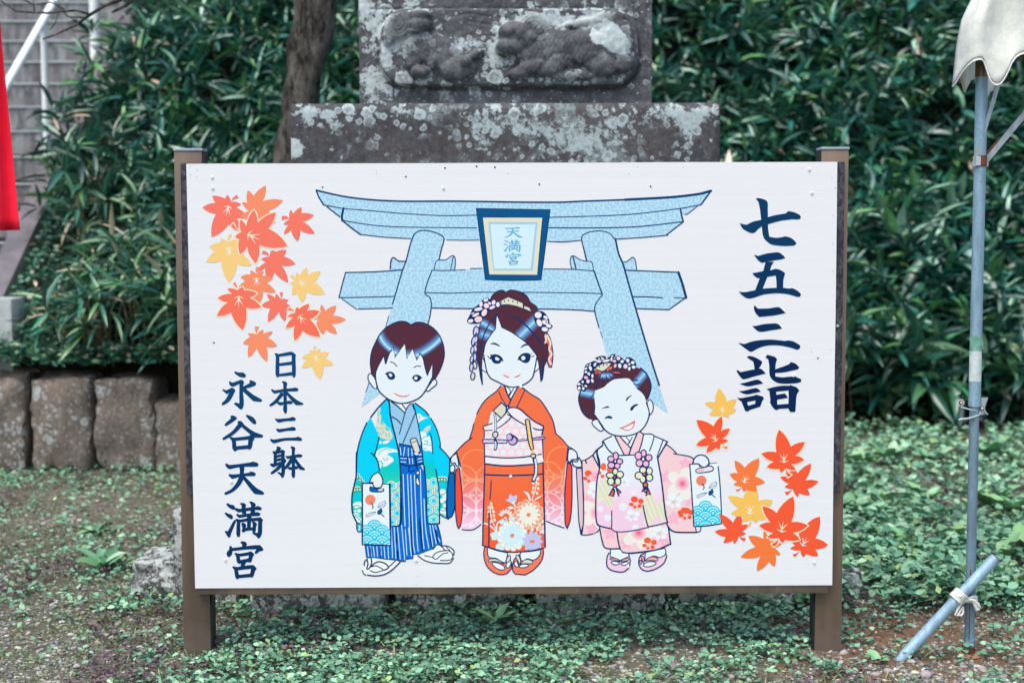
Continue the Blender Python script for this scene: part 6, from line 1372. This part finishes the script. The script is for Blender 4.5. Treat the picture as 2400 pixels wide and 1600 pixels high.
BUSHPAL = [(16, 72, 64), (38, 106, 92), (56, 122, 84), (92, 146, 80), (146, 186, 164), (186, 164, 142)]; BUSHW = [26, 34, 18, 11, 8, 1.2]  # pale teal entry: sky sheen on some leaves, put into their colour
SASAPAL = [(34, 94, 78), (58, 122, 98), (96, 150, 92), (142, 182, 142), (204, 186, 158)]; SASAW = [30, 36, 18, 6, 6]
leaf_me = {}
def leaf_mesh(kind, mat):
    k = (kind, mat.name)
    if k not in leaf_me:
        tv, tf = {'lance': (LV, LF), 'broad': (BV, BF), 'sasa': (SV, SF)}[kind]
        me = bpy.data.meshes.new('leaf'); me.from_pydata(tv.tolist(), [], tf.tolist()); me.materials.append(mat); me.shade_smooth(); leaf_me[k] = me
    return leaf_me[k]
def leaf_objects(root, kind, mat, pos, B, wid, lng):
    me = leaf_mesh(kind, mat)
    for p, b, w, l in zip(pos, B, wid, lng):
        o = bpy.data.objects.new('leaf', me); link(o, root)
        m4 = Matrix.Identity(4)
        for i in range(3):
            for j in range(3): m4[i][j] = b[i][j] * (w, l, l)[j]
            m4[i][3] = p[i]
        o.matrix_local = m4
def pick_front(pos, B, wid, lng, n):
    """the leaves that show largest from in front: outermost and turned to the viewer"""
    area = np.abs(np.einsum('nj,j->n', B[:, :, 2], [0, -1, .1])) * wid * lng
    s_ = area * np.exp(-(pos[:, 1] - pos[:, 1].min()) * 2.2)
    o = np.argsort(-s_); return o[:n], o[n:]

def whorls(cx, half, y_lo, y_hi, n_wh, thick, lmin, lmax, wr, per=(4, 8), lean=.35):
    """leaf whorls over the slope between cx-half and cx+half"""
    x = cx + half * (rng.random(n_wh * 2) * 2 - 1); t = rng.random(n_wh * 2); y = hill_y0(x) + y_lo + (y_hi - y_lo) * t
    k_ = np.argsort(rng.random(n_wh * 2) - 1.0 * vnoise(x * 1.2, y, 2.9, 19))[:n_wh]; x, y = x[k_], y[k_]
    z = hz(x, y)
    nrm = np.array([0, -.62, .78]); depth = thick * rng.random(n_wh) ** .45 * (.25 + 1.25 * vnoise(x * 1.3, y, 2.4, 9))
    c = np.stack([x, y, z], 1) + nrm * depth[:, None]
    ax = np.tile([0, -lean, .8], (n_wh, 1)) + .45 * rng.standard_normal((n_wh, 3))
    ax /= np.linalg.norm(ax, axis=1, keepdims=True)
    pos, dr = [], []
    for i in range(n_wh):
        k = rng.integers(*per); ph = rng.random() * 6.28
        a1 = np.cross(ax[i], [1, .2, .1]); a1 /= np.linalg.norm(a1); a2 = np.cross(ax[i], a1)
        for q in range(k):
            a_ = ph + 6.283 * q / k + .35 * rng.standard_normal(); op = 1.05 + .3 * rng.standard_normal()
            d = ax[i] * math.cos(op) + (a1 * math.cos(a_) + a2 * math.sin(a_)) * math.sin(op)
            pos.append(c[i] + d * .012 + ax[i] * .03 * q / k); dr.append(d)
    pos, dr = np.array(pos), np.array(dr); n = len(pos)
    lng = lmin + (lmax - lmin) * rng.random(n); wid = lng * wr * (.8 + .45 * rng.random(n))
    B = basis(dr, .5 * rng.standard_normal(n))
    return pos, B, wid, lng, c, ax
def shrub(name, label, cat, cx, half, y_lo, y_hi, n_wh, thick, lmin, lmax, wr, kind='lance', pal=BUSHPAL, wts=BUSHW, lmat='bush_leaf', n_obj=40, group=None, per=(4, 8), stems=26, stem_mat='stem'):
    y = float(hill_y0(cx)) + (y_lo + y_hi) / 2; root = tag(empty(name, (cx, y, float(hz(cx, y)))), label, cat, group)
    off = np.array(root.location)
    pos, B, wid, lng, c, ax = whorls(cx, half, y_lo, y_hi, n_wh, thick, lmin, lmax, wr, per)
    a_, b_ = pick_front(pos, B, wid, lng, n_obj)
    tv, tf = {'lance': (LV, LF), 'sasa': (SV, SF)}[kind]
    V, F = place(tv, tf, pos[b_] - off, B[b_], wid[b_], lng[b_])
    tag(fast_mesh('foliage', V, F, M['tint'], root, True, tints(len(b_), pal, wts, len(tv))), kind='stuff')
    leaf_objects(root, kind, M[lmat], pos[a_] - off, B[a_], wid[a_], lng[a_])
    bm = bmesh.new()
    for i in rng.choice(len(c), min(stems, len(c)), replace=False):
        g_ = np.array([c[i][0] + .08 * rng.standard_normal(), c[i][1] + .10, 0]); g_[2] = hz(g_[0], g_[1]) - .02
        m_ = (g_ + c[i]) / 2 + np.array([0, 0, .05])
        if kind == 'sasa':      # dry culms standing out in front of the leaves
            yy_ = max(c[i][1] + .02, float(hill_y0(c[i][0])) + .03); g_ = np.array([c[i][0] + .05 * rng.standard_normal(), yy_, float(hz(c[i][0], yy_)) - .02]); m_ = (g_ + c[i]) / 2 + np.array([.02, -.10, .03])
        add_tube(bm, [Vector(g_ - off), Vector(m_ - off), Vector(c[i] - off)], [.0042, .0036, .0022], 4, False)
    mesh_obj('stems', bm, M[stem_mat], root)['kind'] = 'stuff'
    return root
GB = 'evergreen bushes covering the bank'
for cx, lab in ((-.55, 'dark evergreen bush between the tree trunk and the monument'), (.10, 'dark evergreen bush directly behind the stone monument'), (.80, 'dark leafy bush at the right shoulder of the monument'), (1.50, 'dark leafy bush above the middle right of the board'),
                (2.15, 'dark leafy bush above the right sign post'), (2.80, 'dark leafy bush behind the scalloped tent canvas'), (3.45, 'dark leafy bush furthest right beyond the tent leg')):
    big = cx > .4
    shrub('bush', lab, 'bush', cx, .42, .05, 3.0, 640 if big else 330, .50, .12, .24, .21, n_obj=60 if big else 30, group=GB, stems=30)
# bushes upper left, beside the tree and stairs
for cx, ylo, yhi, n_, lab in ((-1.25, .55, 3.4, 520, 'dark bush left of the leaning tree trunk'), (-1.85, .75, 3.4, 520, 'leafy bush midway between the stairs and the tree'), (-2.36, .9, 3.4, 380, 'leafy bush crowding the stair cheek wall')):
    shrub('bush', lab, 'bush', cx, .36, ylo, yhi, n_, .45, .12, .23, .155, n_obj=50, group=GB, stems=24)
# bamboo grass on the lower left slope
GS_ = 'bamboo grass clumps on the left slope'
for cx, ylo, yhi, n_, lab in ((-2.18, -.05, 1.5, 170, 'bamboo grass clump beside the concrete pier'), (-1.95, -.12, 1.1, 190, 'bamboo grass clump above the wide left wall stones'), (-1.5, -.12, 1.0, 190, 'bamboo grass clump beside the left edge of the board'), (-1.05, -.10, .9, 120, 'bamboo grass clump partly hidden by the board')):
    shrub('bamboo_grass', lab, 'bamboo grass', cx, .30, ylo, yhi, n_, .34, .12, .24, .14, 'sasa', SASAPAL, SASAW, 'sasa_leaf', 40, GS_, (3, 6), 60, 'culm')
# larger-leaved growth low on the right bank
for cx, ylo, yhi, n_, lab in ((1.62, .05, 1.15, 60, 'large-leaved plant low on the bank beside the right sign post'), (2.05, .0, 1.1, 70, 'large-leaved plant low on the bank left of the tent leg'), (2.75, .0, 1.2, 80, 'large-leaved plant low on the bank right of the tent leg')):
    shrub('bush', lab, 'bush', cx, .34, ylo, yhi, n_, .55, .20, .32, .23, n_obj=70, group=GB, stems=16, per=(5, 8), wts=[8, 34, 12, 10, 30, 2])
# creeper between them
def creeper(n, name, xlo, xhi, tlo, thi, kind_mat='tint', lift=.10, size=(.02, .045), pal=SASAPAL, wts=(45, 34, 12, 4, 5)):
    x = xlo + (xhi - xlo) * rng.random(n); y = hill_y0(x) + tlo + (thi - tlo) * rng.random(n); z = hz(x, y) + lift * rng.random(n)
    d = np.stack([rng.standard_normal(n), -.6 + .7 * rng.standard_normal(n), .25 * rng.standard_normal(n)], 1)
    l_ = size[0] + (size[1] - size[0]) * rng.random(n)
    V, F = place(CV, CF, np.stack([x, y, z], 1), basis(d, .6 * rng.standard_normal(n)), l_ * .6, l_)
    return tag(fast_mesh(name, V, F, M[kind_mat], None, True, tints(n, pal, wts, len(CV))), 'small-leaved creeper carpeting the slope', None, None, 'stuff')
creeper(15000, 'creeper', -2.84, -.6, -.06, 1.7, lift=.15)
creeper(4500, 'creeper', -2.75, -.7, -.24, .04, lift=.09)
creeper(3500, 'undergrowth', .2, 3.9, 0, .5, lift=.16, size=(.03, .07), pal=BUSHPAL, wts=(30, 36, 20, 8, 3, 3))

# ------------------------------------------------------------------ ground litter, pebbles, clover and grass
def field(x, y, s, seed): return vnoise(x, y, s, seed)
def scatter(n, ylo, yhi, bias=1.6):
    t = rng.random(n) ** bias; y = ylo + (yhi - ylo) * t; hw = .375 * (y + 4) + .25
    return (rng.random(n) * 2 - 1) * hw, y
# how green the ground is, 0..1
def green(x, y):
    d0 = smooth(-1.15, -.75, x)                     # right of the gravel path
    g_ = .20 + .50 * d0 + .34 * smooth(.5, 1.4, y) * smooth(.7, 1.2, x)
    bare = np.exp(-(((x - 1.22) / .36) ** 2 + ((y - .14) / .20) ** 2) * 1.1)
    front = smooth(.06, -.28, y) * .75 * smooth(.36, .62, field(x, y, 2.7, 12)) + .35 * smooth(.05, -.2, y) * smooth(.85, 1.2, x)
    patch = smooth(.30, .62, field(x, y, 3.4, 11) * .6 + field(x, y, 9, 13) * .4)
    return np.clip(g_ * (.22 + 1.15 * patch) - .95 * bare - front * g_, .0, 1)
ico = bmesh.new(); bmesh.ops.create_icosphere(ico, subdivisions=1, radius=1)
IV = np.array([v.co[:] for v in ico.verts]); IF = np.array([[v.index for v in f.verts] for f in ico.faces]); ico.free()
def pebbles(name, n, rmin, rmax, pal, wts, ylo=-.42, yhi=3.4, keep=None, label=None, sink=.3):
    x, y = scatter(n, ylo, yhi)
    if keep is not None:
        k = rng.random(n) < keep(x, y); x, y = x[k], y[k]
    n = len(x); r = rmin + (rmax - rmin) * rng.random(n) ** 2.4
    S = np.stack([r * (1 + .5 * rng.random(n)), r * (.8 + .4 * rng.random(n)), r * (.42 + .3 * rng.random(n))], 1)
    a_ = rng.random(n) * 6.28; c, s_ = np.cos(a_), np.sin(a_)
    P_ = IV[None] * (1 + .22 * rng.standard_normal((n, len(IV), 1))) * S[:, None]
    V = np.stack([P_[..., 0] * c[:, None] - P_[..., 1] * s_[:, None] + x[:, None], P_[..., 0] * s_[:, None] + P_[..., 1] * c[:, None] + y[:, None], P_[..., 2] + (gz(x, y) + S[:, 2] * sink)[:, None]], -1)
    F = IF[None] + (np.arange(n) * len(IV))[:, None, None]
    return tag(fast_mesh(name, V.reshape(-1, 3), F.reshape(-1, 3), M['matte'], None, False, tints(n, pal, wts, len(IV), .3)), label, None, None, 'stuff')
GP = [(160, 162, 158), (120, 124, 124), (190, 188, 178), (158, 150, 132), (212, 212, 202), (152, 130, 108)]; GW = [30, 26, 18, 14, 8, 2]
pebbles('gravel', 44000, .0025, .0095, GP, GW, -.42, 3.3, lambda x, y: (1.05 - .6 * green(x, y)) * (1 - .85 * np.exp(-(((x - 1.22) / .36) ** 2 + ((y - .20) / .17) ** 2))), 'grey and beige gravel scattered over the bare ground')
pebbles('soil_crumbs', 6000, .002, .007, [(120, 84, 66), (92, 64, 52), (150, 112, 90)], [5, 4, 2], -.15, .8, lambda x, y: np.exp(-(((x - 1.28) / .4) ** 2 + ((y - .22) / .25) ** 2)), 'brown soil crumbs on the bare patch')
# single stones large enough to tell apart
SL_ = [(30, 1322, 15, 'large pale stone at the left edge of the gravel path'), (2170, 1585, 16, 'broad flat stone below the leaning pipe at the bottom edge'), (2085, 1578, 14, 'rounded stone left of the broad flat stone at the bottom edge'), (2050, 1582, 10, 'small bluish stone beside the rounded stones at the bottom'),
       (1978, 1532, 11, 'rounded stone touching the foot of the right sign post'), (2200, 1522, 12, 'left of the two stones before the tent foot'), (2232, 1522, 10, 'right of the two stones before the tent foot'), (2312, 1530, 9, 'small stone right of the rusty tent foot'),
       (520, 1487, 12, 'pale stone beside the left sign post foot under the board'), (452, 1552, 10, 'small stone just in front of the left sign post'), (430, 1572, 9, 'tiny stone below the left sign post at the bottom'), (1715, 1588, 10, 'stone alone among the clover below the right of the board'),
       (2135, 1552, 10, 'stone at the lower end of the leaning pipe'), (2300, 1568, 10, 'stone below and right of the tent base plate'), (1900, 1592, 10, 'stone below the right sign post at the bottom edge'), (2140, 1470, 9, 'dark stone on the bare brown soil'),
       (2348, 1588, 11, 'stone near the bottom right corner'), (300, 1492, 9, 'stone in front of the white lichen rock'), (180, 1562, 9, 'stone at the bottom left of the gravel'), (1290, 1592, 9, 'stone at the bottom edge below the tall printed girl')]
M['pebble'] = plain('pale_pebble', (166, 160, 158), .8, .2, .22, 60)
for i, (px, py, r, lab) in enumerate(SL_):
    c = ground_at(px, py); s_ = r * (c.y + 4) / FPX
    o = blob('stone', (0, 0, 0), (s_ * 1.15, s_ * .85, s_ * .62), M['pebble'], None, 40 + i, 2, .22, square=.15, rz=i)
    o.location = (c.x, c.y, s_ * .30); tag(o, lab, 'stone', 'loose stones in the gravel')
# clover: round leaflets in threes on short stalks
def discs(n_pl, ylo, yhi, keep, hmax, rmin, rmax, per, name, pal, wts, label, spread=.016):
    x, y = scatter(n_pl, ylo, yhi, 1.25); k = (rng.random(n_pl) < keep(x, y)) & ~((np.abs(np.abs(x - .0) - .925) < .07) & (y < .03) & (y > -.10) & (rng.random(n_pl) < .93)); x, y = x[k], y[k]; n = len(x)
    hgt = hmax * (.25 + .75 * rng.random(n)) * (.6 + .8 * field(x, y, 4, 21))
    x = np.repeat(x, per); y = np.repeat(y, per); hgt = np.repeat(hgt, per); a_ = np.repeat(rng.random(n) * 6.28, per) + np.tile(np.arange(per) * 6.283 / per, n) + .25 * rng.standard_normal(n * per)
    m = n * per; r = rmin + (rmax - rmin) * rng.random(m)
    d = np.stack([np.cos(a_), np.sin(a_), .15 + .35 * rng.standard_normal(m)], 1)
    pos = np.stack([x + np.cos(a_) * spread * .2, y + np.sin(a_) * spread * .2, gz(x, y) + hgt + .004 * rng.standard_normal(m)], 1)
    V, F = place(CV, CF, pos, basis(d, .45 * rng.standard_normal(m)), r * 1.75, r * 2.0)
    return tag(fast_mesh(name, V, F, M['weed'], None, True, tints(m, pal, wts, len(CV), .2)), label, None, None, 'stuff')
_m = Mat('weed_tinted', .55, .35); _t = _m.attr('tint'); _m.color(_t.outputs['Color']); M['weed'] = _m.m
CL = [(100, 152, 122), (124, 174, 138), (78, 126, 104), (150, 190, 156), (140, 172, 110), (122, 98, 110)]; CW = [30, 28, 22, 10, 6, 1]
discs(24000, -.42, 2.2, lambda x, y: green(x, y) ** 1.5, .045, .0055, .0105, 3, 'clover', CL, CW, 'low green clover carpeting the ground round the posts')
discs(13000, .45, 4.6, lambda x, y: np.clip(green(x, y), .1, 1) * smooth(.6, 1.0, x), .10, .009, .021, 3, 'ground_cover', CL, [24, 34, 14, 18, 8, 1], 'leafy green ground cover below the bank')
discs(9000, .4, 3.6, lambda x, y: (.12 + green(x, y) + .8 * smooth(2.3, 3.0, y)) * smooth(-.2, -.7, x), .05, .006, .012, 3, 'ground_cover', CL, CW, 'patchy small-leaved ground cover on the gravel path')
discs(16000, -.42, 3.2, lambda x, y: (.25 + .75 * field(x, y, 5, 51)) * smooth(-.3, -.8, x) + .25, .016, .0025, .005, 3, 'moss', [(120, 142, 100), (104, 124, 92), (140, 152, 112), (112, 104, 84)], [4, 3, 2, 2], 'tiny olive moss and seedlings between the pebbles')
discs(14000, -.40, 3.2, lambda x, y: np.where(x < -.5, (field(x, y, 3.1, 31) > .56) * .9, (field(x, y, 3.1, 31) > .66) * .45), .030, .004, .007, 4, 'purple_moss', [(94, 74, 84), (112, 88, 92), (76, 66, 74), (100, 100, 84)], [4, 3, 3, 2], 'purple-brown creeping weed on the gravel')
def blades(n, ylo, yhi, keep, lmin, lmax, name, label, pal=((120, 150, 96), (96, 136, 92), (160, 164, 122)), wts=(4, 4, 2)):
    x, y = scatter(n, ylo, yhi, 1.2); k = rng.random(n) < keep(x, y); x, y = x[k], y[k]; n = len(x)
    d = np.stack([rng.standard_normal(n), rng.standard_normal(n), .55 + .5 * rng.random(n)], 1); l_ = lmin + (lmax - lmin) * rng.random(n)
    V, F = place(SV, SF, np.stack([x, y, gz(x, y)], 1), basis(d, .5 * rng.standard_normal(n)), .0022 + .0015 * rng.random(n), l_)
    return tag(fast_mesh(name, V, F, M['weed'], None, True, tints(n, list(pal), list(wts), len(SV))), label, None, None, 'stuff')
blades(7000, -.42, 1.6, lambda x, y: .15 + .5 * (field(x, y, 2.2, 41) > .5), .02, .06, 'grass', 'thin short grass blades among the gravel and clover')

# ------------------------------------------------------------------ broad-leaved weeds
def rosette(label, px, py, ln, n, cat='weed', group=None, up=.55, name='weed', wr=.42, z=0.0):
    c = ground_at(px, py, z); root = tag(empty(name, (c.x, c.y, float(gz(c.x, c.y)) + z)), label, cat, group)
    a_ = np.arange(n) * 2.4 + rng.random() * 6.28; el = up + .35 * rng.random(n)
    d = np.stack([np.cos(a_) * np.cos(el), np.sin(a_) * np.cos(el), np.sin(el)], 1)
    l_ = ln * (.7 + .5 * rng.random(n)); pos = d * .01
    leaf_objects(root, 'broad', M['weed_leaf'], pos, basis(d, .3 * rng.standard_normal(n)), l_ * wr * (.8 + .4 * rng.random(n)), l_)
    return root
rosette('bright green broad-leaved weed standing alone on the gravel path', 240, 1342, .115, 7)
rosette('small pale weed on the gravel path above the lone bright weed', 225, 1250, .10, 6, up=.2)
rosette('thin yellow-green weed sprouting near the white lichen rock', 288, 1430, .06, 5)
rosette('leafy weed sprouting at the foot of the left wall stones', 300, 1088, .20, 7); rosette('narrow green weed sprouting before the shortest wall stone', 262, 1082, .20, 4, up=.9, wr=.2)
rosette('low weed in the gap between two wall stones', 62, 1090, .16, 7)
rosette('pale round-leaved weed growing beside the leaning pipe', 2056, 1552, .036, 7, up=.5, wr=.6)
rosette('large weed under the board near its middle', 1075, 1432, .11, 7); rosette('weed under the board right of its middle', 1165, 1470, .09, 6)
GWD = 'broad weeds in the green patch'
for lab, px, py, ln, n in (('leafy weed clump left of the leaning pipe in the green patch', 2085, 1325, .085, 9), ('bright upright weed midway between sign post and tent leg', 2046, 1190, .13, 8), ('second upright weed close to the left of the tent leg', 2168, 1178, .12, 7),
                           ('weed with pale ribbed leaves just left of the tent leg', 2232, 1275, .11, 9), ('weed directly behind the top end of the leaning pipe', 2225, 1352, .10, 8), ('pale weed right of the tent leg, lowest of its clump', 2335, 1318, .13, 10),
                           ('large pale weed at the right edge above the leaning pipe', 2392, 1300, .15, 10), ('tall weed at the right edge level with the tent leg middle', 2385, 1215, .15, 9), ('weed between the tent leg and the right edge, upper', 2318, 1190, .14, 9),
                           ('dark weed close beside the right sign post', 1996, 1215, .12, 7), ('weed against the upper right sign post edge', 2010, 1105, .14, 7), ('weed in the shade below the bank near the board', 2080, 1090, .14, 7),
                           ('weed in the shade below the bank left of the tent leg', 2175, 1085, .15, 7), ('weed in the shade below the bank right of the tent leg', 2310, 1080, .15, 7), ('round weed low in the green patch centre', 2130, 1285, .09, 8), ('small weed near the dark rock with a white patch', 2040, 1372, .06, 6),
                           ('weed low at the right edge beside the pale moss', 2395, 1392, .07, 6)):
    rosette(lab, px, py, ln * 1.0, n + 3, 'weed', GWD, .7, wr=.40)
